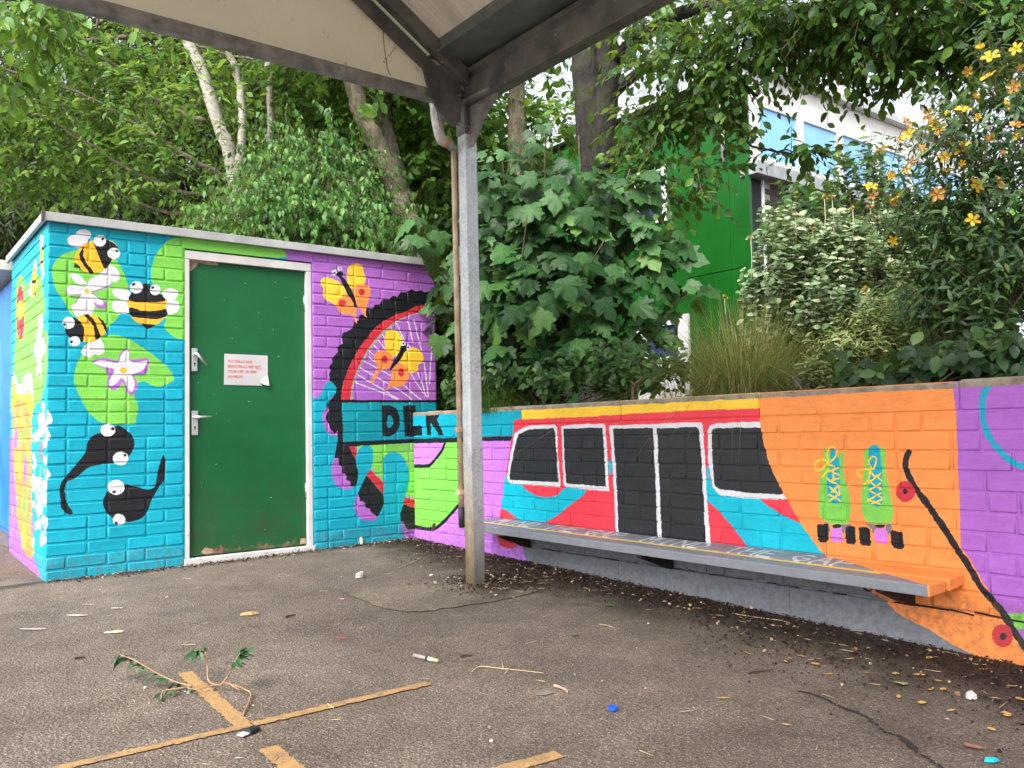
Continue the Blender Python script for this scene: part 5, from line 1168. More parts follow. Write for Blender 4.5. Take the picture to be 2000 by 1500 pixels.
conifer('conifer_tree', 'dark drooping conifer behind the white birch stems', (2.769, 7.418, 1.968), 8, [bl((2.130, 7.126, 4.162), 1.3, .8), bl((2.715, 7.235, 5.189), 1.2, 1.2), bl((3.538, 6.564, 5.690), 1.1, 1.7), bl((2.829, 7.643, 7.156), 1.6, 1.2), bl((1.359, 6.483, 3.764), .9, .30), bl((0.678, 7.003, 3.849), .8, .35)], 2000, 22)
conifer('conifer_tree', 'dark drooping conifer behind the leaning cherry trunk', (4.706, 6.554, 1.966), 8, [bl((4.531, 6.472, 5.085), 1.4, 1.6), bl((4.261, 6.583, 6.494), 1.4, 1.2), bl((4.932, 5.605, 4.005), 1.2, 1.0)], 1500, 23)
# beech with long branches sweeping up to the left
tree('beech_tree', 'light green beech whose long branches sweep up to the left over the shed', (2.633, 3.347, 1.967), [([(2.543, 3.408, 2.080), (2.395, 3.449, 3.131), (2.302, 3.499, 3.453)], .09, .07)], M_BK_CH,
  [bl((0.480, 4.069, 4.570), 1.05, .65), bl((1.140, 4.047, 4.837), 1.0, .6), bl((0.526, 4.343, 3.761), .85, .40), bl((1.069, 4.162, 3.977), .8, .36), bl((1.628, 3.944, 4.529), .8, .55), bl((1.449, 3.643, 3.578), .75, .22), bl((1.810, 3.134, 3.246), .6, .26), bl((0.781, 4.161, 3.544), .8, .22), bl((3.054, 3.312, 5.058), .45, .35), bl((2.805, 3.731, 5.449), .5, .3), bl((-0.087, 4.530, 4.225), .7, .9), bl((2.065, 3.778, 3.890), .4, .3), bl((1.726, 2.261, 3.990), .28, .30, 1.6), bl((1.421, 2.640, 3.752), .35, .2), bl((1.113, 2.861, 4.000), .35, .22), bl((0.621, 3.250, 3.869), .4, .22)], 1080, L_BEECH, T_POINT, 31, L=.42, leaves=9, size=.088, shell=.15, flat=.9, hang=.4, droop=.10,
  limbs=[([(2.114, 2.890, 3.382), (1.782, 2.885, 3.490), (1.271, 3.129, 3.844), (0.772, 3.367, 4.139), (-0.062, 3.863, 4.460)], .026, .010), ([(2.056, 2.948, 3.188), (1.627, 3.023, 3.243), (1.199, 3.214, 3.423), (0.661, 3.477, 3.799), (-0.058, 3.879, 4.169)], .022, .009), ([(1.879, 3.030, 3.976), (1.439, 3.228, 4.194), (1.127, 3.323, 4.464), (0.746, 3.483, 4.579)], .028, .012), ([(2.392, 3.440, 3.296), (1.907, 3.448, 3.118), (1.429, 3.559, 3.182), (0.907, 3.815, 3.477)], .03, .008), ([(0.067, 4.371, 4.813), (0.822, 3.911, 4.855), (1.635, 3.403, 4.954), (1.992, 3.377, 5.003)], .035, .015), ([(3.648, 2.419, 4.034), (2.937, 2.921, 4.714), (2.190, 3.483, 4.927), (1.749, 3.805, 5.187)], .02, .012)])
# near cherry twigs hanging in from the top left
tree('overhanging_branch', 'light green leaf sprays hanging from above at the top left corner', (-0.517, 2.070, 4.351), [([(-0.673, 2.175, 4.585), (0.061, 1.625, 4.335), (0.520, 1.284, 4.131), (0.510, 1.311, 3.863), (0.526, 1.305, 3.767)], .02, .004)], M_BK_CH,
  [bl((0.022, 1.556, 3.941), .32, .16), bl((0.218, 1.525, 4.024), .22, .14), bl((0.497, 1.197, 3.834), .07, .10), bl((0.511, 1.194, 3.720), .08, .05), bl((0.835, 1.305, 3.991), .08, .06), bl((-0.141, 1.828, 3.651), .28, .26)], 85, L_BEECH, T_OVAL, 32, L=.24, leaves=7, size=.10, shell=.1, hang=.9, droop=.12, flat=.6, cat='branch')
# birch: white stems
tree('birch_tree', 'white barked birch with two pale leaning stems above the shed', (2.133, 2.748, 1.569), [([(2.172, 2.714, 1.618), (2.107, 2.691, 2.677), (2.066, 2.684, 3.231), (2.012, 2.701, 3.585), (1.885, 2.769, 4.016), (1.787, 2.819, 4.396), (1.662, 2.892, 4.726), (1.534, 2.957, 5.208)], .078, .048), ([(2.049, 2.665, 3.326), (2.100, 2.634, 3.582), (2.120, 2.656, 3.953), (2.115, 2.696, 4.329), (2.030, 2.743, 4.611), (1.953, 2.786, 4.842)], .045, .030), ([(2.522, 2.929, 3.741), (2.518, 2.896, 4.275), (2.489, 2.888, 4.702)], .042, .034)], M_BK_BI,
  [bl((2.368, 4.174, 5.747), .9, .4), bl((2.792, 4.016, 5.127), .7, .5), bl((2.535, 4.500, 4.673), .7, .5)], 200, L_BEECH, T_SMALL, 33, L=.5, leaves=10, size=.09, shell=.2)
# cherry trees behind the shed end
tree('cherry_tree', 'grey brown cherry trunk leaning left above the shed roof', (3.414, 1.391, 1.407), [([(3.414, 1.391, 1.407), (3.297, 1.396, 2.623), (3.235, 1.425, 2.891), (3.134, 1.481, 3.209), (3.012, 1.551, 3.552), (2.892, 1.624, 3.847), (2.830, 1.653, 4.115), (2.766, 1.677, 4.481), (2.696, 1.680, 5.210)], .105, .078)], M_BK_CH,
  [bl((2.757, 2.036, 4.873), .9, .5), bl((3.439, 2.033, 4.631), .6, .5), bl((2.825, 1.546, 3.881), .2, .1), bl((4.017, 2.127, 4.134), .45, .45), bl((4.048, 2.138, 3.637), .4, .35)], 420, L_BEECH, T_OVAL, 34, L=.42, leaves=9, size=.11, shell=.2, hang=.5)
tree('cherry_tree', 'second cherry trunk standing upright just behind the leaning one', (3.659, 2.083, 1.463), [([(3.721, 2.035, 1.461), (3.635, 2.003, 2.887), (3.580, 2.023, 3.204), (3.507, 2.057, 3.522), (3.431, 2.094, 3.841), (3.384, 2.109, 4.132), (3.350, 2.116, 4.423), (3.322, 2.071, 5.372)], .105, .085)], M_BK_CH,
  [bl((3.906, 2.390, 5.226), 1.0, .5), bl((4.295, 2.223, 3.301), .5, .5), bl((3.202, 3.246, 4.364), .8, .6)], 480, L_CHERRY, T_OVAL, 35, L=.42, leaves=9, size=.11, shell=.2, hang=.5)
# dense shrub with small hanging pointed leaves right behind the shed roof
tree('mock_orange_shrub', 'dense shrub with small hanging pointed leaves rising behind the shed roof', (2.403, 1.257, 1.815), [([(2.404, 1.262, 1.726), (2.359, 1.254, 2.348), (2.316, 1.256, 2.792)], .03, .015)], M_TWIG,
  [bl((1.825, 1.522, 2.602), .34, .20), bl((2.172, 1.255, 2.593), .45, .26), bl((2.485, 1.018, 2.519), .40, .24), bl((2.145, 1.510, 2.870), .36, .22), bl((2.428, 1.285, 2.952), .34, .28), bl((2.407, 1.655, 3.323), .26, .20), bl((2.674, 1.570, 3.396), .20, .20), bl((2.228, 2.054, 3.203), .24, .16), bl((1.652, 1.415, 2.428), .22, .08), bl((2.661, 0.893, 2.361), .20, .09), bl((2.378, 2.164, 3.605), .22, .14), bl((1.754, 1.948, 2.727), .2, .12)], 1250, L_MOCK, T_POINT, 36, L=.46, leaves=13, size=.062, shell=.05, hang=1.5, droop=.16, flat=.45, lift=.5, cat='shrub')
# right hand tree with a dark forked trunk; crown spreads over to the right
tree('cherry_tree', 'dark forked tree trunk behind the maple sapling, crown spreading right', (4.917, 0.638, 0.991), [([(4.917, 0.638, 0.991), (4.912, 0.572, 1.997), (4.914, 0.511, 2.852), (4.890, 0.498, 3.305), (4.843, 0.503, 3.760), (4.796, 0.511, 4.163), (4.766, 0.506, 4.567), (4.664, 0.525, 5.425)], .20, .13), ([(4.863, 0.453, 3.340), (4.869, 0.355, 3.771), (4.823, 0.236, 4.177), (4.797, 0.228, 4.571), (4.826, 0.162, 5.208)], .13, .09)], M_BK_DK,
  [bl((4.757, -0.714, 4.011), .50, .30), bl((4.703, -0.384, 3.512), .26, .22, 1.5), bl((4.836, -0.741, 3.522), .36, .26), bl((4.565, -0.373, 3.074), .20, .20, 3), bl((4.597, -0.632, 2.790), .12, .14, 3), bl((4.572, -0.226, 2.696), .16, .14, 2), bl((4.950, -1.097, 3.743), .34, .24), bl((4.836, -0.831, 3.002), .20, .20), bl((4.914, -1.349, 4.119), .60, .26), bl((5.167, -1.796, 4.094), .62, .24), bl((5.043, -1.680, 3.812), .34, .16), bl((5.213, -2.189, 3.784), .50, .22), bl((5.322, -2.530, 3.835), .6, .28), bl((5.521, -2.796, 3.631), .45, .28), bl((5.403, -2.316, 3.507), .26, .12), bl((4.960, -1.063, 3.139), .07, .14, 2), bl((4.871, -0.331, 4.517), .4, .3), bl((5.568, -3.094, 3.748), .5, .36), bl((5.083, -2.234, 4.046), .6, .25), bl((5.231, -1.518, 3.037), .16, .03, 9), bl((5.509, -2.645, 3.415), .2, .1), bl((5.016, -1.418, 3.990), .3, .12), bl((5.209, -1.939, 3.881), .3, .12)], 1280, L_CHERRY, T_OVAL, 37, L=.36, leaves=8, size=.090, shell=.05, hang=.62, droop=.10, flat=.7,
  limbs=[([(4.858, 0.350, 3.971), (4.949, -0.115, 4.183), (4.909, -0.585, 4.098), (4.915, -1.076, 3.830), (5.041, -1.279, 3.527)], .06, .012), ([(4.813, 0.233, 4.325), (4.975, -0.663, 4.506), (5.179, -1.559, 4.195), (5.367, -2.308, 3.780), (5.480, -2.618, 3.341)], .07, .015), ([(4.829, 0.417, 3.325), (4.862, 0.130, 3.454), (4.883, -0.024, 3.610), (4.960, -0.335, 3.580), (5.089, -0.821, 3.689)], .05, .012), ([(4.794, -0.736, 3.922), (4.930, -0.947, 3.633), (5.001, -0.995, 3.522), (5.097, -1.170, 3.157), (5.318, -1.462, 3.073)], .022, .006), ([(5.048, -1.255, 3.102), (5.165, -1.467, 3.030), (5.364, -1.622, 3.058)], .009, .004)])
tree('cherry_tree', 'straight grey trunk just right of the canopy post above the maple', (4.790, 1.746, 1.027), [([(4.790, 1.746, 1.027), (4.754, 1.659, 2.681), (4.745, 1.589, 3.783), (4.735, 1.558, 4.335), (4.694, 1.544, 4.997)], .115, .09)], M_BK_CH,
  [bl((4.920, 1.855, 5.295), .7, .5), bl((4.920, 2.179, 4.277), .5, .5), bl((5.302, 1.629, 4.307), .45, .4)], 210, L_BEECH, T_OVAL, 38, L=.42, leaves=9, size=.11, shell=.2)
tree('leafy_tree', 'bright green tree seen between the canopy post and the leaning cherry trunks', (4.792, 3.386, 1.081), [([(4.792, 3.386, 1.081), (4.750, 3.243, 3.598), (4.704, 3.191, 4.857)], .09, .04)], M_BK_DK,
  [bl((4.681, 3.107, 4.506), .7, .45), bl((4.645, 3.191, 3.697), .6, .5), bl((4.937, 2.944, 4.001), .5, .7), bl((4.633, 2.744, 2.981), .5, .6), bl((4.440, 3.562, 4.269), .6, .7), bl((5.121, 2.575, 3.626), .5, .9), bl((4.426, 2.459, 2.089), .7, .9)], 1000, L_BEECH, T_OVAL, 39, L=.4, leaves=8, size=.115, shell=.2, hang=.6)
# far belt of trees closing the view
for k, (p, rx, rz, n) in enumerate((((-1.066, 15.808, 5.787), 3.5, 3.2, 900), ((3.208, 13.790, 5.533), 3.2, 2.6, 800), ((7.059, 10.823, 5.428), 3.2, 3.2, 900), ((9.053, 8.083, 4.494), 2.6, 3.0, 700))):
    tree('woodland_tree', ('dim leafy tree at the far left behind the conifers', 'dim leafy tree far behind the birch', 'dim leafy tree far behind the mock orange shrub', 'dim leafy tree far behind the canopy post')[k], (p[0], p[1], .6), [([(p[0], p[1], .4), (p[0]+.1, p[1], 2.5), p], .16, .06)], M_BK_DK, [(*p, rx, rx, rz)], n, L_CHERRY, T_SMALL, 60+k, L=.7, leaves=12, size=.20, shell=.3, group='far woodland trees')

# --- plants in the raised bed
# maple sapling: the largest leaves are single objects
def sapling():
    r = np.random.default_rng(7); base = (3.215, -0.702, 0.949); root = empty('maple_sapling', base); tag(root, 'bushy maple sapling with broad lobed dark green leaves behind the bench wall', 'sapling')
    tops = [(3.008, -0.935, 2.956), (2.705, -0.813, 2.747), (3.331, -0.932, 2.965), (3.492, -1.287, 2.651), (3.495, -1.511, 2.197), (2.541, -0.891, 2.058), (3.622, -1.702, 1.716), (2.606, -1.205, 2.211), (3.009, -1.504, 2.033), (2.416, -0.173, 2.216)]
    for p in tops:
        q = MB(); b = np.array(base)+r.normal(0, .10, 3)*[1, 1, 0]; m = (b*.45+np.array(p)*.55)+r.normal(0, .05, 3); stem(q, [b, m, p], .013, .004, 7); q.build('stem', M_TWIG, root, True)
    blobs = [bl((2.997, -0.911, 2.737), .26, .26), bl((2.708, -0.805, 2.604), .26, .26), bl((3.083, -1.074, 2.306), .40, .40), bl((2.687, -0.756, 2.137), .28, .36), bl((3.496, -1.272, 2.395), .20, .24), bl((3.486, -1.369, 2.079), .26, .22), bl((2.943, -1.051, 1.717), .50, .36), bl((3.363, -1.377, 1.741), .30, .24), bl((2.692, -0.849, 1.583), .32, .30), bl((3.077, -1.255, 1.349), .36, .20), bl((3.605, -1.626, 1.726), .20, .10), bl((2.692, -0.954, 1.290), .25, .16), bl((3.479, -1.450, 1.491), .22, .14), bl((3.196, -0.768, 2.120), .55, .60, .7), bl((2.386, -0.279, 2.249), .16, .12), bl((3.591, -1.513, 2.065), .13, .18, 2), bl((3.551, -1.325, 2.539), .14, .14, 2), bl((2.491, 0.133, 2.444), .18, .10), bl((2.398, -0.370, 1.972), .07, .09, 2), bl((2.628, -0.177, 1.736), .10, .3)]
    n = 1080; P, d, k = blob_points(r, blobs, n, .42); c = np.array(CAM); tc = nrm(c-P)
    Y = d*np.array([1, 1, .2])*.8 + r.normal(size=(n, 3))*.35 + np.array([0, 0, -.65]); Zn = np.array([0, 0, .85]) + tc*.65 + d*.5 + r.normal(size=(n, 3))*.28; S = .085+.13*r.random(n)
    yg = (P[:, 2] > np.quantile(P[:, 2], .93)); S[yg] *= .6
    dist = np.linalg.norm(P-c, axis=1) - S*6; order = np.argsort(dist); X = None
    Yn = nrm(Y); Zo = nrm(Zn - Yn*(Zn*Yn).sum(1, keepdims=True)); X = np.cross(Yn, Zo); one = leaf_mesh('leaf', np.zeros((1, 3)), [[0, 1, 0]], [[0, 0, 1]], [1.0], T_MAPLE); 
    leafs = []
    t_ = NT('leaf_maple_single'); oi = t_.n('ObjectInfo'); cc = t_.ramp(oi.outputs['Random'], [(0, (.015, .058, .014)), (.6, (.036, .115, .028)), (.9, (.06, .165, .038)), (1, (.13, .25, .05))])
    vein = t_.n('TexCoord'); sx = t_.n('SeparateXYZ'); t_.l(vein.outputs['Object'], sx.inputs[0]); ax = t_.math('ABSOLUTE', sx.outputs[0])
    v1 = t_.math('LESS_THAN', ax, .010); v2 = t_.math('LESS_THAN', t_.math('ABSOLUTE', t_.math('SUBTRACT', t_.math('MULTIPLY', ax, .85), sx.outputs[1])), .010); vv = t_.math('MULTIPLY', t_.math('MAXIMUM', v1, v2), .4)
    cc = t_.mix(vv, cc, (.12, .22, .08)); cc = t_.mix(1.0, cc, t_.ramp(t_.noise(30, 4), [(.3, .8), (.7, 1.15)]), 'MULTIPLY'); t_.base(cc, .5, 0, .28); tr = t_.n('BsdfTranslucent'); t_.l(cc, tr.inputs[0]); ms = t_.n('MixShader'); ms.inputs[0].default_value = .25; t_.l(t_.b.outputs[0], ms.inputs[1]); t_.l(tr.outputs[0], ms.inputs[2]); t_.l(ms.outputs[0], t_.out.inputs['Surface'])
    one.materials.append(t_.m); one2 = one.copy(); one2.materials.clear(); one2.materials.append(L_SYC2)
    inv = Matrix.Translation(-Vector(root.location))
    for i in order[:300]:
        o = bpy.data.objects.new('leaf', one2 if yg[i] and r.random() < .6 else one); M = Matrix(((X[i, 0], Yn[i, 0], Zo[i, 0], 0), (X[i, 1], Yn[i, 1], Zo[i, 1], 0), (X[i, 2], Yn[i, 2], Zo[i, 2], 0), (0, 0, 0, 1)))
        sx_ = float(S[i]); o.matrix_basis = Matrix.Translation(P[i]) @ M @ Matrix.Diagonal((sx_*(1+r.normal(0, .08)), sx_, sx_*(1+r.normal(0, .35)), 1)); o.matrix_parent_inverse = inv; link(o, root)
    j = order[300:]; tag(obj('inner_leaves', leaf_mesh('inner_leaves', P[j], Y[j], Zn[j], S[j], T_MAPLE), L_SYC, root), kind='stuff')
    pe = order; A = P[pe] - Yn[pe]*0; B = P[pe] - nrm(d[pe]*.8+np.array([0, 0, .5]))*.10; obj('leaf_stalks', twig_mesh('leaf_stalks', B, A, .0022), M_TWIG, root)
sapling()
# yellow flowered hypericum at the right
def flower_mesh():
    q = MB(); n = 5
    for k in range(n):
        a = 2*math.pi*k/n; ca, sa = math.cos(a), math.sin(a); pt = lambda u, v, z: (u*ca-v*sa, u*sa+v*ca, z)
        q.add([pt(.06, 0, 0), pt(.45, .27, .10), pt(.85, .30, .16), pt(1.0, .02, .10), pt(.80, -.22, .20), pt(.42, -.24, .12), pt(.55, 0, .04)], [(0, 6, 1), (1, 6, 2), (2, 6, 3), (3, 6, 4), (4, 6, 5), (5, 6, 0)])
    for k in range(14):
        a = k*2.4; rr = .12+.16*(k % 3)/2; q.add([(rr*.4*math.cos(a), rr*.4*math.sin(a), 0), (rr*1.4*math.cos(a)+.02, rr*1.4*math.sin(a), .34), (rr*1.4*math.cos(a)-.02, rr*1.4*math.sin(a)+.02, .34)], [(0, 1, 2)], 1)
    return q.mesh('flower')
FM = flower_mesh(); FM.materials.append(leafy('petal_yellow', (.80, .44, .015), (.88, .58, .04), .3, .5)); FM.materials.append(worn('stamen', (.60, .30, .03), (.66, .40, .05), 20, .7))
FM2 = FM.copy(); FM2.materials.clear(); FM2.materials.append(leafy('petal_faded', (.42, .16, .03), (.55, .27, .06), .3, .6)); FM2.materials.append(FM.materials[1])
def stems_plant(r, root, base, blobs, n, leaves, size, leafm, T, L, stem_r, twm=M_TWIG, opp=True, upd=.75, spread=.35, stem_pts=18, hang=.1, pname='foliage'):
    """upright stems with opposite leaves"""
    P, d, k = blob_points(r, blobs, n, .15); D = nrm(d*np.array([1, 1, .3])*spread + np.array([0, 0, upd]) + r.normal(size=(n, 3))*.18); l = L*(.6+.7*r.random(n))
    t = (np.arange(leaves)+.5)/leaves; pts = P[:, None] + D[:, None]*((t[None, :, None]-.5)*l[:, None, None]); ang = np.arange(leaves)*(math.pi/2) + r.random((n, 1))*6
    a = nrm(np.cross(D, [.3, .2, 1.])); b = np.cross(D, a); o1 = a[:, None]*np.cos(ang)[..., None] + b[:, None]*np.sin(ang)[..., None]
    PP, YY, ZZ = [], [], []
    for sgn in ((1, -1) if opp else (1,)):
        PP.append(pts); YY.append(o1*sgn + D[:, None]*.5 + np.array([0, 0, -hang]) + r.normal(size=pts.shape)*.2); ZZ.append(D[:, None]*.7 + np.array([-.42, -.40, .5]) - o1*sgn*.2 + r.normal(size=pts.shape)*.3)
    P2 = np.concatenate([x.reshape(-1, 3) for x in PP]); Y2 = np.concatenate([x.reshape(-1, 3) for x in YY]); Z2 = np.concatenate([x.reshape(-1, 3) for x in ZZ]); S = size*(.6+.7*r.random(len(P2)))
    obj(pname, leaf_mesh(pname, P2, Y2, Z2, S, T), leafm, root); obj('twigs', twig_mesh('twigs', P-D*l[:, None]*.6, P+D*l[:, None]*.5, stem_r), twm, root)
    bp = np.array(base); q = MB()
    for i in range(stem_pts):
        p = P[r.integers(0, n)]; b0 = bp + r.normal(0, .08, 3)*[1, 1, 0]; stem(q, [b0, b0*.5+p*.5+r.normal(0, .05, 3)*[1, 1, .2], p], stem_r*2.2, stem_r, 5, 0, 4)
    q.build('stems', twm, root, True); return P, D, l
def hypericum():
    r = np.random.default_rng(17); base = (3.553, -3.487, 0.857); root = empty('hypericum_shrub', base); tag(root, 'tall dark shrub with yellow star flowers at the right of the raised bed', 'shrub')
    blobs = [bl((3.365, -3.681, 2.082), .30, .30), bl((3.429, -3.871, 2.285), .28, .40), bl((3.334, -3.511, 1.815), .28, .28), bl((3.451, -3.716, 1.637), .34, .36), bl((3.387, -3.306, 1.920), .20, .16), bl((3.441, -3.563, 1.359), .34, .26), bl((3.533, -3.914, 1.755), .3, .6), bl((3.379, -3.396, 1.480), .22, .22), bl((3.373, -3.745, 1.113), .30, .14), bl((3.385, -3.586, 2.316), .16, .14), bl((3.446, -3.116, 2.167), .12, .08), bl((3.532, -3.845, 2.593), .2, .14)]
    stems_plant(r, root, base, blobs, 520, 7, .062, L_HYP, T_LANCE, .26, .0028, upd=.55, spread=.7, hang=.35)
    FP = [(3.168, -3.823, 2.493), (3.174, -3.862, 2.439), (3.190, -3.963, 2.446), (3.190, -3.970, 2.362), (3.165, -3.763, 2.406), (3.190, -3.909, 2.208), (3.177, -3.845, 2.356), (3.155, -3.654, 2.226), (3.141, -3.583, 2.252), (3.119, -3.489, 2.239), (3.147, -3.609, 2.208), (3.159, -3.734, 2.233), (3.174, -3.793, 2.182), (3.196, -3.944, 2.105), (3.182, -3.829, 2.066), (3.195, -3.952, 2.049), (3.114, -3.455, 2.168), (3.120, -3.498, 2.181), (3.154, -3.684, 2.102), (3.131, -3.551, 2.099), (3.158, -3.644, 2.034), (3.169, -3.717, 2.059), (3.082, -3.314, 1.963), (3.092, -3.319, 1.920), (3.106, -3.401, 1.857), (3.115, -3.436, 1.888), (3.158, -3.652, 1.966), (3.146, -3.632, 2.177), (3.174, -3.787, 2.279), (3.152, -3.602, 1.867), (3.118, -3.399, 1.683), (3.089, -3.259, 1.462), (3.163, -3.720, 1.985), (3.185, -3.889, 1.991), (3.122, -3.503, 2.048), (3.090, -3.371, 2.141), (3.179, -3.776, 1.878), (3.123, -3.476, 2.018), (3.184, -3.947, 2.276), (3.190, -3.859, 1.860), (3.184, -3.743, 1.720), (3.103, -3.409, 1.994)]
    st_ = MB()
    for i, p in enumerate(FP):
        o = bpy.data.objects.new('flower', FM if i % 5 < 3 else FM2); s = .036*(.65+.6*r.random()); tc = (CAM-Vector(p)).normalized(); nz = (tc*.8 + Vector((0, 0, .6)) + Vector(r.normal(0, .45, 3))).normalized()
        o.matrix_basis = Matrix.Translation(p) @ nz.to_track_quat('Z', 'Y').to_matrix().to_4x4() @ Matrix.Rotation(r.random()*6, 4, 'Z') @ (Matrix.Diagonal((s, s, s*(1+.8*r.random()), 1)) if r.random() < .7 else Matrix.Diagonal((s*.55, s*.6, s*2.6, 1))); link(o, root)
        pv = Vector(p); st_.tube([tuple(pv - nz*.002), tuple(pv - nz*.04 - Vector((0, 0, .03))), tuple(pv - nz*.06 - Vector((0, 0, .10)) + Vector(r.normal(0, .02, 3)))], [.0022, .002, .0022], 5)
    st_.build('flower_stalks', M_TWIG, root, True)['kind'] = 'stuff'
hypericum()
def phlomis():
    r = np.random.default_rng(18); base = (3.785, -2.538, 1.013); root = empty('phlomis_shrub', base); tag(root, 'grey green felted shrub with small orange flower whorls in the raised bed', 'shrub')
    blobs = [bl((3.673, -2.504, 1.763), .28, .22), bl((3.896, -2.676, 1.757), .28, .22), bl((3.586, -2.304, 1.659), .14, .20), bl((3.687, -2.623, 1.497), .36, .16), bl((4.071, -2.802, 1.628), .24, .22), bl((4.314, -2.877, 1.830), .2, .22), bl((3.508, -2.346, 1.332), .16, .12), bl((3.681, -2.401, 2.006), .16, .1), bl((4.009, -2.653, 1.997), .2, .08), bl((4.212, -2.805, 1.928), .15, .1)]
    stems_plant(r, root, base, blobs, 540, 8, .044, L_PHL, T_ROUND, .24, .003, upd=1.0, spread=.25, hang=.1)
    MW = worn('whorl_orange', (.50, .26, .05), (.60, .36, .10), 60, .8); MG = worn('calyx_green', (.14, .20, .08), (.22, .28, .13), 60, .8); q = MB()
    for k in range(16):
        a = 2*math.pi*k/16; q.add([(.5*math.cos(a), .5*math.sin(a), 0), (1.05*math.cos(a+.1), 1.05*math.sin(a+.1), .35+.3*(k % 2)), (.75*math.cos(a+.3), .75*math.sin(a+.3), .7), (.4*math.cos(a+.2), .4*math.sin(a+.2), .5)], [(0, 1, 2, 3)], 0)
        q.add([(.2*math.cos(a), .2*math.sin(a), -.3), (.9*math.cos(a), .9*math.sin(a), -.15), (.75*math.cos(a+.4), .75*math.sin(a+.4), .1)], [(0, 1, 2)], 1)
    q.add([(0, 0, .6), (.3, .1, .5), (.1, .35, .5), (-.3, .1, .5), (0, -.3, .5)], [(0, 1, 2), (0, 2, 3), (0, 3, 4), (0, 4, 1)], 0); me = q.mesh('flower'); me.materials.append(MW); me.materials.append(MG)
    inv = Matrix.Translation(-Vector(root.location)); q2 = MB()
    for p in ((3.388, -2.372, 1.928), (3.581, -2.554, 2.049), (3.701, -2.591, 1.977), (3.718, -2.667, 2.150), (3.746, -2.701, 2.156), (3.890, -2.746, 2.095), (4.051, -2.770, 2.122), (4.058, -2.796, 2.038), (4.062, -2.808, 1.989), (3.956, -2.820, 1.888), (3.950, -2.748, 1.829), (3.778, -2.668, 1.871), (3.983, -2.828, 1.700), (3.556, -2.510, 1.694), (3.633, -2.555, 1.657), (3.651, -2.417, 1.490), (3.334, -2.205, 1.583), (4.195, -2.900, 2.016), (4.257, -2.947, 2.002), (4.052, -2.881, 1.698), (4.001, -2.823, 1.806)):
        o = bpy.data.objects.new('flower', me); s = .020*(.8+.5*r.random()); o.matrix_basis = Matrix.Translation(p) @ Matrix.Rotation(r.normal(0, .3), 4, 'X') @ Matrix.Rotation(r.normal(0, .3), 4, 'Y') @ Matrix.Diagonal((s, s, s, 1)); o.matrix_parent_inverse = inv; link(o, root)
        q2.tube([(p[0]+r.normal(0, .03), p[1]+r.normal(0, .03), p[2]-.26), (p[0]+.005, p[1], p[2]-.12), p], [.003, .0026, .0022], 5)
    q2.build('flower_stalks', worn('stalk_pale', (.30, .28, .19), (.42, .40, .28), 40, .8), root, True)['kind'] = 'stuff'
phlomis()
# other leafy plants in the bed
def bush(name, label, base, blobs, n, leafm, T, size, L, seed, leaves=7, cat='shrub', **kw):
    r = np.random.default_rng(seed); root = empty(name, base); tag(root, label, cat); stems_plant(r, root, base, blobs, n, leaves, size, leafm, T, L, .0026, **kw); return root
bush('variegated_shrub', 'low cream edged variegated shrub below the grey green one', (3.516, -2.960, 0.959), [bl((3.532, -2.998, 1.325), .20, .10), bl((3.807, -3.091, 1.446), .22, .12), bl((3.332, -2.959, 1.178), .18, .09), bl((3.506, -3.094, 1.174), .22, .10), bl((3.156, -2.942, 1.065), .14, .07), bl((3.779, -3.184, 1.262), .2, .12)], 300, L_VAR, T_LANCE, .046, .14, 41, 8, upd=.8, spread=.5)
bush('dark_bramble', 'broad leaved dark green plant spilling over the coping at the right', (3.015, -3.456, 0.931), [bl((2.993, -3.321, 1.048), .22, .05), bl((3.088, -3.522, 1.061), .22, .07), bl((3.175, -3.715, 1.061), .24, .07), bl((3.196, -3.861, 1.096), .2, .10), bl((2.968, -3.174, 1.032), .12, .04)], 80, L_HYP, T_OVAL, .080, .16, 42, 4, cat='plant', upd=.3, spread=.9, hang=.45)
bush('green_shrub', 'dense dark green shrub filling the back of the bed below the windows', (5.199, -1.978, 0.904), [bl((4.807, -1.904, 2.367), .30, .12), bl((5.014, -2.307, 2.233), .36, .16), bl((4.993, -2.788, 2.096), .45, .2), bl((4.659, -1.773, 2.141), .2, .14), bl((4.946, -2.474, 1.752), .6, .4), bl((4.851, -3.153, 1.644), .5, .5), bl((4.607, -2.198, 1.546), .6, .35), bl((4.266, -1.930, 1.483), .2, .25)], 520, L_DARK, T_OVAL, .085, .34, 43, 7, upd=.5, spread=.7)
bush('cotoneaster_shrub', 'open shrub with upright dark twigs standing against the blue windows', (4.666, -2.325, 0.893), [bl((4.583, -2.376, 2.556), .20, .14), bl((4.751, -2.506, 2.552), .18, .14), bl((4.643, -2.405, 2.307), .28, .12), bl((4.391, -2.209, 2.279), .22, .10)], 46, L_HYP, T_OVAL, .06, .36, 44, 7, upd=1.0, spread=.25)
bush('bright_shrub', 'bright green leafy shrub glimpsed behind the yellow flowered shrub', (4.479, -3.064, 0.869), [bl((4.363, -3.046, 1.900), .26, .18), bl((4.615, -3.221, 1.613), .3, .24), bl((4.169, -3.116, 1.408), .3, .2), bl((4.758, -3.351, 1.889), .3, .3)], 200, L_MOCK, T_OVAL, .075, .26, 45, 7, upd=.5, spread=.7)
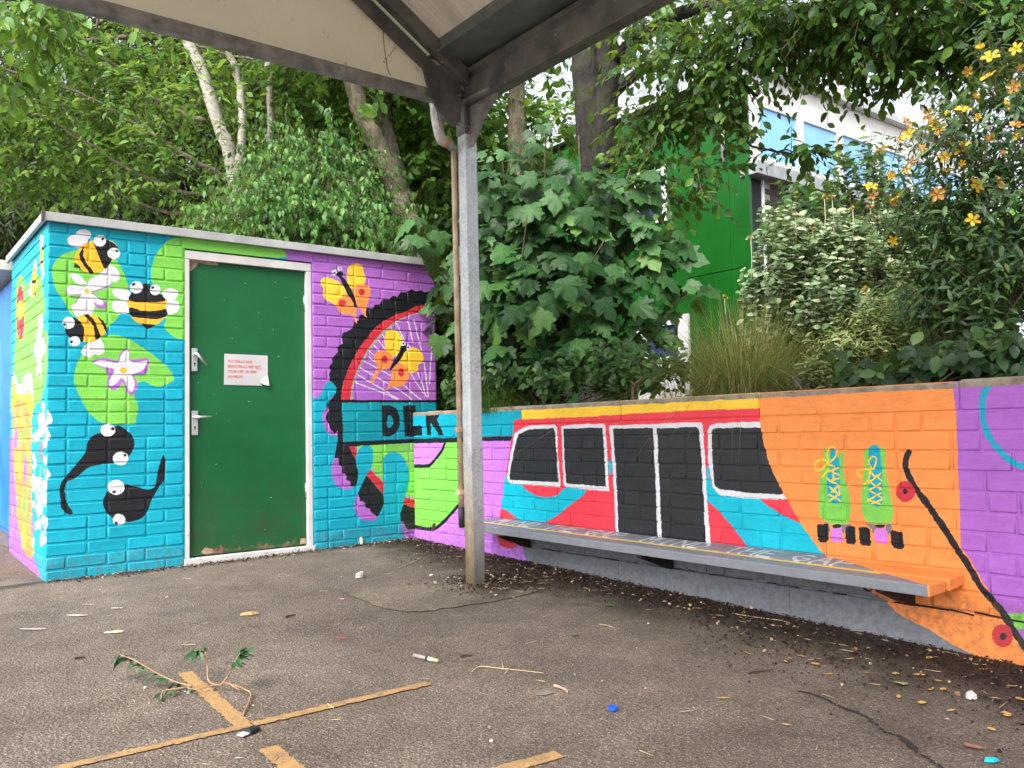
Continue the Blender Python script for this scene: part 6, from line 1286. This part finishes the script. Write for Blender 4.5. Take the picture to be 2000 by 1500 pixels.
bush('bramble_undergrowth', 'tangled green bramble growing at the foot of the maple sapling', (2.826, -1.157, 0.901), [bl((2.606, -1.004, 1.146), .20, .10), bl((2.745, -1.363, 1.126), .24, .10), bl((2.935, -1.638, 1.146), .26, .12), bl((2.968, -1.914, 1.113), .12, .08), bl((2.644, -0.665, 1.312), .16, .2), bl((3.192, -1.964, 1.162), .10, .12)], 260, L_DARK, T_OVAL, .06, .2, 46, 6, upd=.45, spread=.8)
bush('ivy_growth', 'dark trailing leaves in the gap between shed corner and canopy post', (2.917, 0.291, 0.900), [bl((2.951, 0.333, 1.740), .12, .35), bl((2.889, 0.164, 1.223), .13, .25), bl((2.927, 0.334, 1.992), .08, .12), bl((2.905, -0.095, 1.128), .2, .16)], 230, L_DARK, T_OVAL, .07, .2, 47, 6, cat='plant', upd=-.2, spread=.9, hang=.7)
# three small felty sage plants on the wall edge
for k, (p, h) in enumerate((((2.639, -1.716, 1.010), .085), ((2.678, -1.874, 1.018), .075), ((2.574, -1.602, 0.999), .045))):
    r = np.random.default_rng(70+k); root = empty('sage_plant', p); tag(root, ('tallest of the small grey felty leaved plants on the wall edge', 'grey felty leaved plant standing nearest the twisted root', 'smallest grey felty leaved plant lying low on the wall edge')[k], 'plant', 'grey leaved plants on the wall edge')
    PP, YY, ZZ, SS = [], [], [], []
    for j in range(16):
        a = j*2.4; hh = h*(j/16); PP.append((p[0], p[1], p[2]+hh)); YY.append((math.cos(a), math.sin(a), .35+1.2*(j/16)**2)); ZZ.append((-.3*math.cos(a), -.3*math.sin(a), 1)); SS.append(.062*(1.05-.5*j/16))
    obj('leaves', leaf_mesh('leaves', np.array(PP), np.array(YY), np.array(ZZ), np.array(SS), T_OVAL), L_SAGE, root); MB().tube([p, (p[0], p[1], p[2]+h)], .003, 5).build('stem', M_TWIG, root)
# grasses
def blades(r, base, n, rad, h, bend, w, up_=.8):
    V, F = [], []
    for i in range(n):
        a = r.random()*6.283; rr = rad*math.sqrt(r.random()); p = np.array(base)+[rr*math.cos(a), rr*math.sin(a), 0]; o = np.array([math.cos(a)+r.normal(0, .4), math.sin(a)+r.normal(0, .4), 0]); l = h*(.35+.75*r.random()); b_ = bend*(.25+1.5*r.random()**1.5); sd = np.array([-o[1], o[0], 0]); sd = sd/np.linalg.norm(sd)*w*(.6+.8*r.random()); k = len(V); m = 5
        for j in range(m+1):
            t = j/m; c = p + o*b_*(.25*t+.75*t*t) + np.array([0, 0, l*t-.75*b_*t**3]); ww = sd*(1-t)**.6
            V += [tuple(c-ww), tuple(c+ww)]
        F += [(k+2*j, k+2*j+1, k+2*j+3, k+2*j+2) for j in range(m)]
    me = bpy.data.meshes.new('blades'); me.from_pydata(V, [], F); me.update(); return me
gb = (3.044, -2.530, 0.932); gr = empty('grass_clump', gb); tag(gr, 'fountain like clump of tan and green ornamental grass on the raised bed', 'grass'); gb_ = (gb[0], gb[1], .90)
obj('blades', blades(np.random.default_rng(81), gb_, 2200, .22, .74, .50, .0018), L_GRASS, gr); obj('dry_blades', blades(np.random.default_rng(84), gb_, 300, .14, .50, .36, .0018), leafy('dry_blade', (.34, .24, .09), (.52, .38, .17), .3, .6), gr)
gb = (2.541, -0.940, 0.943); gr = empty('grass_tuft', gb); tag(gr, 'tuft of long green grass just right of the canopy post', 'grass'); obj('blades', blades(np.random.default_rng(82), (gb[0], gb[1], .92), 420, .16, .34, .22, .0026), L_GREENBLADE, gr)
gb = (2.965, -2.153, 0.932); gr = empty('grass_tuft', gb); tag(gr, 'thin dry grass tuft in front of the white door', 'grass'); obj('blades', blades(np.random.default_rng(83), (gb[0], gb[1], .92), 160, .12, .26, .16, .0018), L_GRASS, gr)
# twisted stub of root on the wall edge
rp = [(2.674, -2.056, 0.959), (2.668, -2.055, 1.009), (2.662, -2.079, 1.045), (2.671, -2.112, 1.073), (2.682, -2.122, 1.090)]
q = MB(); stem(q, rp, .012, .005, 7, .002, 4); q.tube([rp[2], (2.658, -2.052, 1.070)], [.006, .004], 6)
tag(q.build('twisted_root', worn('root_brown', (.10, .05, .03), (.20, .11, .07), 40, .85, 0, 80, .6), None, True), 'twisted brown root stub sticking up on the wall edge', 'root')

# ------------------------------------------------------------------ litter on the ground
def on(p, dz=.004): return Vector((p[0], p[1], GZ(p[0], p[1])+dz))
def thing(o, label, cat, group=None): return tag(o, label, cat, group)
def flat_leaf(name, p, size, ang, T, mat, label, group=None, cat='leaf', curl=.25, up=.1):
    o_ = on(p, .006); V, F = T; V = V.copy(); V[:, 2] = curl*V[:, 0]**2*4*.3 + up*V[:, 1]*(V[:, 1]-.6) + .02; me = bpy.data.meshes.new(name); me.from_pydata([tuple(v*size) for v in V], [], F); me.update()
    o = obj(name, me, mat); o.matrix_basis = Matrix.Translation(o_) @ Matrix.Rotation(ang, 4, 'Z'); tag(o, label, cat, group); return o
M_YL = worn('leaf_yellow_fallen', (.50, .28, .05), (.66, .44, .12), 60, .6); M_GL = worn('leaf_green_fallen', (.05, .16, .02), (.09, .24, .04), 40, .5); M_STR = worn('straw', (.40, .30, .16), (.55, .44, .27), 40, .8); M_DKT = worn('dark_twig', (.02, .014, .010), (.05, .035, .025), 40, .9)
M_WP = worn('white_paper', (.50, .48, .44), (.66, .64, .61), 20, .7, 0, 40, .4, .006); M_TAN = worn('tan_card', (.42, .33, .22), (.54, .44, .31), 20, .8)
r = np.random.default_rng(99)
ORD = 'first second third fourth fifth sixth seventh eighth ninth tenth eleventh twelfth thirteenth fourteenth fifteenth sixteenth seventeenth eighteenth nineteenth twentieth'.split() + ['twenty-' + w for w in 'first second third fourth fifth sixth seventh eighth'.split()]
for i, p in enumerate(((2.036, -2.709, -0.044), (1.323, -3.693, -0.072), (1.288, -3.959, -0.078), (2.310, -3.285, -0.055), (1.884, -3.577, -0.065), (1.823, -3.618, -0.066), (1.936, -3.622, -0.066), (1.886, -3.671, -0.067), (1.801, -3.772, -0.070), (2.016, -3.724, -0.067), (2.168, -3.696, -0.065), (1.937, -3.872, -0.071), (2.004, -3.921, -0.072), (1.790, -4.047, -0.076), (2.027, -3.971, -0.073), (1.791, -4.129, -0.078), (2.244, -3.910, -0.070), (1.900, -4.088, -0.076), (2.023, -4.048, -0.074), (1.934, -4.116, -0.077), (1.791, -4.225, -0.080), (2.255, -4.088, -0.073), (1.715, -4.352, -0.084), (1.983, -4.242, -0.079), (1.845, -4.354, -0.083), (2.046, -4.294, -0.080), (2.168, -4.254, -0.078))): flat_leaf('fallen_leaf', p, .030+.018*r.random(), r.random()*6.28, T_LANCE if r.random() < .6 else T_OVAL, M_YL, 'small yellow fallen leaf on the asphalt, ' + ORD[i] + ' of the yellow leaves from the left', 'yellow fallen leaves on the asphalt')
flat_leaf('fallen_leaf', (1.991, -2.561, -0.041), .05, .6, T_OVAL, M_GL, 'green fallen leaf nearest the grey foot of the wall', None); flat_leaf('fallen_leaf', (1.506, -2.813, -0.051), .045, 2.4, T_OVAL, M_GL, 'green fallen leaf on open asphalt right of the concrete patch', None)
flat_leaf('fallen_leaf', (1.922, -4.012, -0.074), .06, 1.0, T_OVAL, worn('leaf_olive', (.22, .22, .07), (.34, .33, .13), 30, .6), 'olive green curled leaf among the yellow leaves', None, curl=.5, up=.5)
flat_leaf('fallen_leaf', (1.617, -0.032, 0.013), .07, .2, T_LANCE, worn('leaf_sill', (.20, .27, .10), (.28, .34, .15), 30, .6), 'long green leaf lying at the end of the door sill', None)
flat_leaf('petal', (0.750, -2.258, -0.044), .045, .9, T_LANCE, worn('petal_red', (.55, .04, .04), (.66, .07, .06), 30, .5), 'bright red petal on the asphalt', None, 'petal'); flat_leaf('petal', (1.074, -1.581, -0.026), .035, .2, T_OVAL, worn('petal_pink', (.70, .25, .45), (.75, .35, .55), 30, .5), 'pink petal beside the concrete patch', None, 'petal')
# blue bottle cap
p = on((1.000, -3.556, -0.072), .004); q = MB(); n = 24; v = []
for z, rr in ((0, .0150), (.0085, .0150), (.0095, .0142), (.0095, .0128), (.002, .0122)):
    v += [(p.x+rr*math.cos(6.2832*k/n), p.y+rr*math.sin(6.2832*k/n), p.z+z) for k in range(n)]
f = [(a*n+k, a*n+(k+1) % n, (a+1)*n+(k+1) % n, (a+1)*n+k) for a in range(4) for k in range(n)] + [tuple(range(n))[::-1], tuple(4*n+k for k in range(n))]
thing(q.add(v, f).build('bottle_cap', worn('cap_blue', (.008, .08, .62), (.012, .11, .70), 30, .35)), 'blue plastic bottle cap lying upturned on the asphalt', 'bottle cap')
# small black and white plastic piece by the line junction
p = on((0.050, -3.020, -0.067), .004); o = empty('plastic_clip', p); thing(o, 'small black and white plastic piece beside the yellow line junction', 'litter')
M_ = Matrix.Translation(p) @ Matrix.Rotation(.1, 4, 'Z')
b1 = MB().box((-.004, -.016, 0), (.034, .016, .012)).build('black_half', worn('plastic_dark', (.01, .013, .02), (.03, .035, .05), 30, .3), None, bevel=.004); b2 = MB().box((-.030, -.013, 0), (-.004, .013, .005)).build('white_half', M_WP, None, bevel=.002)
for b in (b1, b2): b.parent = o; b.rotation_euler = (0, 0, .35)
# grey stick like a marker
a, b = on((0.823, -2.665, -0.053), .010), on((0.855, -2.787, -0.055), .010); d = b-a; o = empty('marker_stub', a); thing(o, 'thin grey and white stick lying on the asphalt above the long yellow line', 'stick')
MB().tube([a, a.lerp(b, .52)], .0075, 8).build('grey_shaft', worn('shaft_grey', (.25, .22, .21), (.34, .31, .30), 40, .6), o, True); MB().tube([a.lerp(b, .52), a.lerp(b, .60)], .0082, 8).build('dark_band', M_DKT, o, True); MB().tube([a.lerp(b, .60), a.lerp(b, .78)], .0078, 8).build('white_band', M_WP, o, True); MB().tube([a.lerp(b, .78), b], [.0078, .006], 8).build('pale_end', M_STR, o, True)
def stick(name, pts, rad, mat, label, cat='twig', group=None, fork=None):
    q = MB(); P_ = crom([tuple(on(p, rad*1.1+.002)) for p in pts], 5); q.tube([tuple(x) for x in P_], list(np.linspace(rad, rad*.6, len(P_))), 6)
    for f_ in (fork or []): q.tube([tuple(on(x, rad*1.5+.002)) for x in f_], [rad*.8, rad*.5], 6)
    return thing(q.build(name, mat, None, True), label, cat, group)
stick('straw_stalk', [(0.887, -2.959, -0.059), (0.945, -2.929, -0.058), (0.989, -2.999, -0.059), (1.031, -3.066, -0.060), (1.070, -3.138, -0.062)], .0022, M_STR, 'long pale straw stalk with side shoot lying on the asphalt', 'stalk', None, [[(0.990, -3.007, -0.059), (1.050, -2.918, -0.057)], [(1.003, -3.026, -0.060), (0.960, -3.053, -0.061)]])
stick('pink_stick', [(1.004, -3.272, -0.065), (1.007, -3.302, -0.066), (1.003, -3.332, -0.066)], .005, worn('pinkish_wood', (.50, .28, .20), (.60, .38, .28), 40, .7), 'short pinkish stick left of the blue bottle cap', 'stick', None, [[(1.007, -3.322, -0.066), (0.991, -3.356, -0.067)]])
stick('dark_twig', [(0.701, -1.744, -0.033), (0.731, -1.731, -0.033), (0.753, -1.737, -0.033)], .005, M_DKT, 'short dark twig on the asphalt below the door', 'twig'); stick('dark_twig', [(-0.188, -1.847, -0.043), (-0.170, -1.845, -0.042), (-0.153, -1.850, -0.042)], .005, M_DKT, 'short dark twig left of the leafy sprig', 'twig'); stick('dark_twig', [(0.960, -2.781, -0.054), (0.985, -2.785, -0.054), (1.000, -2.798, -0.054)], .004, M_DKT, 'short dark twig right of the grey stick', 'twig')
stick('dark_twig', [(1.611, -3.603, -0.068), (1.654, -3.610, -0.067), (1.693, -3.635, -0.068)], .003, M_DKT, 'thin curved dark twig in front of the bench', 'twig'); stick('brown_twig', [(1.530, -4.372, -0.086), (1.531, -4.391, -0.086), (1.538, -4.415, -0.087)], .007, worn('twig_redbrown', (.14, .06, .04), (.22, .11, .07), 40, .8), 'stout red brown twig at the lower right corner', 'twig')
stick('straw_stalk', [(2.279, -3.013, -0.049), (2.302, -3.134, -0.052), (2.339, -3.239, -0.054)], .0025, M_STR, 'straw stalk lying along the grey foot of the wall', 'stalk'); stick('straw_stalk', [(2.139, -4.036, -0.073), (2.182, -4.102, -0.074), (2.287, -4.198, -0.076)], .0025, M_DKT, 'long thin brown stalk before the orange wall end', 'stalk'); stick('straw_stalk', [(1.694, -2.762, -0.048), (1.706, -2.797, -0.049), (1.701, -2.849, -0.050)], .002, M_STR, 'short straw stalk between the two green leaves', 'stalk'); stick('straw_stalk', [(0.341, -2.937, -0.063), (0.337, -2.989, -0.064)], .002, M_STR, 'pale straw laid across the long yellow line', 'stalk')
stick('straw_stalk', [(1.979, -0.821, -0.002), (1.836, -0.935, -0.006), (1.728, -0.997, -0.008)], .003, M_STR, 'bent straw stalk left of the post foot', 'stalk')
# scraps of paper, card and chippings
def scrap(name, p, sx, sy, ang, mat, label, cat='litter', h=.006, seed=0, group=None):
    r_ = np.random.default_rng(seed); n = 9; q = MB(); b = on(p, .004); top = []; bot = []
    for k in range(n):
        a = 6.2832*k/n; rr = .75+.4*r_.random(); x, y = sx*rr*math.cos(a), sy*rr*math.sin(a); X, Y = x*math.cos(ang)-y*math.sin(ang), x*math.sin(ang)+y*math.cos(ang); top.append((b.x+X*.9, b.y+Y*.9, b.z+h*(.5+r_.random()))); bot.append((b.x+X, b.y+Y, b.z))
    c = (b.x, b.y, b.z+h*1.4); q.add(bot+top+[c], [(k, (k+1) % n, n+(k+1) % n, n+k) for k in range(n)]+[(n+k, n+(k+1) % n, 2*n) for k in range(n)]); return thing(q.build(name, mat), label, cat, group)
scrap('paper_wad', (1.407, -1.110, -0.013), .030, .020, .3, M_WP, 'crumpled white paper left of the canopy post', h=.022, seed=1); scrap('card_scrap', (0.030, -1.497, -0.033), .045, .022, -.4, M_TAN, 'flat tan card scrap on the left asphalt', h=.003, seed=2)
M_CHALK = worn('chalky_stain', (.24, .22, .20), (.36, .34, .31), 30, .8)  # faint whitish stains on the asphalt, built as thin raised flakes
scrap('pale_stain', (-0.233, -1.202, -0.028), .07, .012, -.75, M_CHALK, 'long pale stain at the left edge', h=.002, seed=3); scrap('pale_stain', (-0.030, -1.043, -0.023), .05, .018, -.8, M_CHALK, 'broad pale stain before the shed corner', h=.002, seed=4); scrap('pale_stain', (0.151, -1.009, -0.021), .03, .012, -.7, M_CHALK, 'small pale stain below the tadpoles', h=.002, seed=5)
scrap('wood_chip', (0.597, -1.576, -0.030), .045, .014, -.3, worn('chip_ochre', (.36, .22, .08), (.52, .36, .17), 40, .8), 'ochre wood chip on the asphalt below the door', h=.010, seed=6); scrap('gum_spot', (0.934, -3.301, -0.066), .030, .022, 0, worn('flat_stone', (.16, .14, .12), (.22, .20, .18), 30, .8), 'flat grey disc of old gum left of the pinkish stick', 'stain', h=.002, seed=7)
scrap('white_pebble', (1.935, -4.207, -0.079), .022, .016, .3, M_WP, 'white pebble like scrap among the yellow leaves', 'pebble', h=.014, seed=8); scrap('cyan_chip', (1.478, -4.460, -0.088), .022, .008, -.6, worn('chip_cyan', (.0, .42, .55), (.02, .5, .62), 30, .4), 'cyan plastic chip at the bottom right corner', h=.006, seed=9)
sp_ = (2.003, 0.000, 0.064); scrap('white_stone', (1.990, -0.014, 0.016), .014, .012, 0, M_WP, 'pointed white stone leaning at the foot of the shed', 'stone', h=.034, seed=10)
# torn leafy sprig lying across the yellow line
sg = empty('leafy_sprig', on((0.089, -2.514, -0.055))); thing(sg, 'torn leafy plant sprig lying across the end of the yellow line', 'sprig'); M_SS = worn('sprig_stem', (.24, .13, .07), (.38, .24, .13), 40, .7)
def gs(u, dz): return (u[0], u[1], GZ(u[0], u[1])+dz)
br = [[gs((0.092, -2.866, -0.063), .006), gs((0.172, -2.719, -0.059), .012), gs((0.169, -2.671, -0.058), .02), gs((0.150, -2.614, -0.057), .024), gs((0.107, -2.564, -0.056), .02), gs((0.046, -2.567, -0.057), .02), gs((0.025, -2.529, -0.056), .02)],
 [gs((0.169, -2.671, -0.058), .012), gs((0.141, -2.673, -0.059), .03), gs((0.137, -2.603, -0.057), .03), gs((0.117, -2.586, -0.057), .028)], [gs((0.120, -2.575, -0.056), .02), gs((0.094, -2.540, -0.056), .03), gs((0.108, -2.481, -0.054), .07), gs((0.107, -2.458, -0.054), .11), gs((0.070, -2.463, -0.054), .12)],
 [gs((0.117, -2.586, -0.057), .02), gs((0.140, -2.592, -0.057), .05), gs((0.151, -2.615, -0.057), .09), gs((0.174, -2.620, -0.057), .13)], [gs((0.043, -2.524, -0.056), .02), gs((0.007, -2.445, -0.054), .025), gs((-0.039, -2.370, -0.053), .05), gs((-0.084, -2.296, -0.052), .08), gs((-0.115, -2.234, -0.051), .09)], [gs((0.043, -2.524, -0.056), .02), gs((-0.013, -2.517, -0.056), .02), gs((-0.048, -2.514, -0.056), .02), gs((-0.067, -2.564, -0.058), .012)]]
tips = []
for b_ in br:
    P_ = crom(b_, 5); MB().tube([tuple(x) for x in P_], list(np.linspace(.0032, .0018, len(P_))), 6).build('stem', M_SS, sg, True)
def lv(b_, t0, n, size, seed):
    r_ = np.random.default_rng(seed); P_ = crom(b_, 8); i0 = int(len(P_)*t0); idx = np.linspace(i0, len(P_)-1, n).astype(int); d = nrm(P_[idx]-P_[np.maximum(idx-3, 0)]+1e-6); s_ = np.where(np.arange(n) % 2, 1., -1.)[:, None]; side = nrm(np.cross(d, [0, 0, 1.])+1e-6)
    obj('leaves', leaf_mesh('leaves', P_[idx], d*.6+side*s_*.6+np.array([0, 0, -.5])+r_.normal(0, .25, (n, 3)), np.array([[0, 0, 1.]])+r_.normal(0, .5, (n, 3)), size*(.7+.5*r_.random(n)), T_LANCE), worn('sprig_leaf', (.012, .055, .018), (.035, .11, .035), 40, .4), sg)
lv(br[2], .72, 14, .055, 1); lv(br[3], .70, 16, .062, 2); lv(br[4], .05, 30, .046, 3); lv(br[4], .85, 10, .055, 4); lv(br[5], .3, 10, .035, 5)
# soil crumbs, bark and tiny leaf litter against the wall (nobody could count it)
def crumbs(name, n, mat, size, seed, region):
    r_ = np.random.default_rng(seed); P_ = region(r_, n); P_ = np.array([(x, y, GZ(x, y)+.003+.006*r_.random()) for x, y in P_]); m = len(P_)
    Tb = (np.array([(-.5, 0, 0), (.5, -.1, .1), (.4, .9, .25), (-.3, 1.0, .1), (0, .45, .55)], float), [(0, 1, 4), (1, 2, 4), (2, 3, 4), (3, 0, 4)])
    Y = r_.normal(size=(m, 3))*[1, 1, .15]; Z_ = np.array([0, 0, 1.])+r_.normal(size=(m, 3))*.5; o = obj(name, leaf_mesh(name, P_, Y, Z_, size*(.4+1.2*r_.random(m)**2), Tb), mat); tag(o, kind='stuff'); return o
def near_wall(r_, n):
    y = -r_.random(n)*5.2; w = .16+.05*np.sin(y*5)+.14*np.clip(-y-2.6, 0, 1.2); x = XW-.012-np.abs(r_.normal(0, 1, n))*w; k = x > .6; return np.stack([x[k], y[k]], 1)
def near_post(r_, n): a = r_.normal(0, 1, (n, 2)); return np.array([1.98, -1.70])+a*[.17, .16]
def wide(r_, n): return np.stack([-1.6+4.0*r_.random(n), -4.6+4.5*r_.random(n)], 1)
def near_shed(r_, n): return np.stack([2.5*r_.random(n), -.01-np.abs(r_.normal(0, .06, n))], 1)
crumbs('soil_crumbs', 12000, leafy('crumb_dark', (.012, .007, .005), (.05, .028, .018), 0, .95), .0075, 1, near_wall); crumbs('soil_crumbs', 2200, leafy('crumb_dark2', (.012, .007, .005), (.05, .028, .018), 0, .95), .0075, 2, near_post)
crumbs('bark_litter', 420, leafy('crumb_pale', (.16, .09, .05), (.50, .36, .20), 0, .8), .011, 3, near_wall); crumbs('bark_litter', 130, leafy('crumb_pale2', (.2, .12, .06), (.52, .42, .28), 0, .8), .012, 4, near_post)
crumbs('grit_litter', 260, leafy('grit_pale', (.22, .18, .14), (.52, .47, .40), 0, .8, (.6, .6, .58)), .0065, 5, wide); crumbs('grit_litter', 420, leafy('grit_shed', (.06, .045, .03), (.42, .33, .22), 0, .85), .009, 6, near_shed)
crumbs('soil_crumbs', 1400, leafy('crumb_dark3', (.012, .007, .005), (.05, .028, .018), 0, .95), .007, 8, near_shed)
def stalks(name, n, region, seed, mat):
    r_ = np.random.default_rng(seed); P_ = region(r_, n); A = np.array([(x, y, GZ(x, y)+.005) for x, y in P_]); a = r_.random(len(A))*6.28; l = .02+.05*r_.random(len(A)); B = A+np.stack([np.cos(a)*l, np.sin(a)*l, .003+0*l], 1); tag(obj(name, twig_mesh(name, A, B, .0016), mat), kind='stuff')
stalks('straw_litter', 110, near_wall, 21, M_STR); stalks('straw_litter', 60, wide, 22, M_STR); stalks('twig_litter', 90, near_wall, 23, M_DKT); stalks('straw_litter', 40, near_post, 24, M_STR)
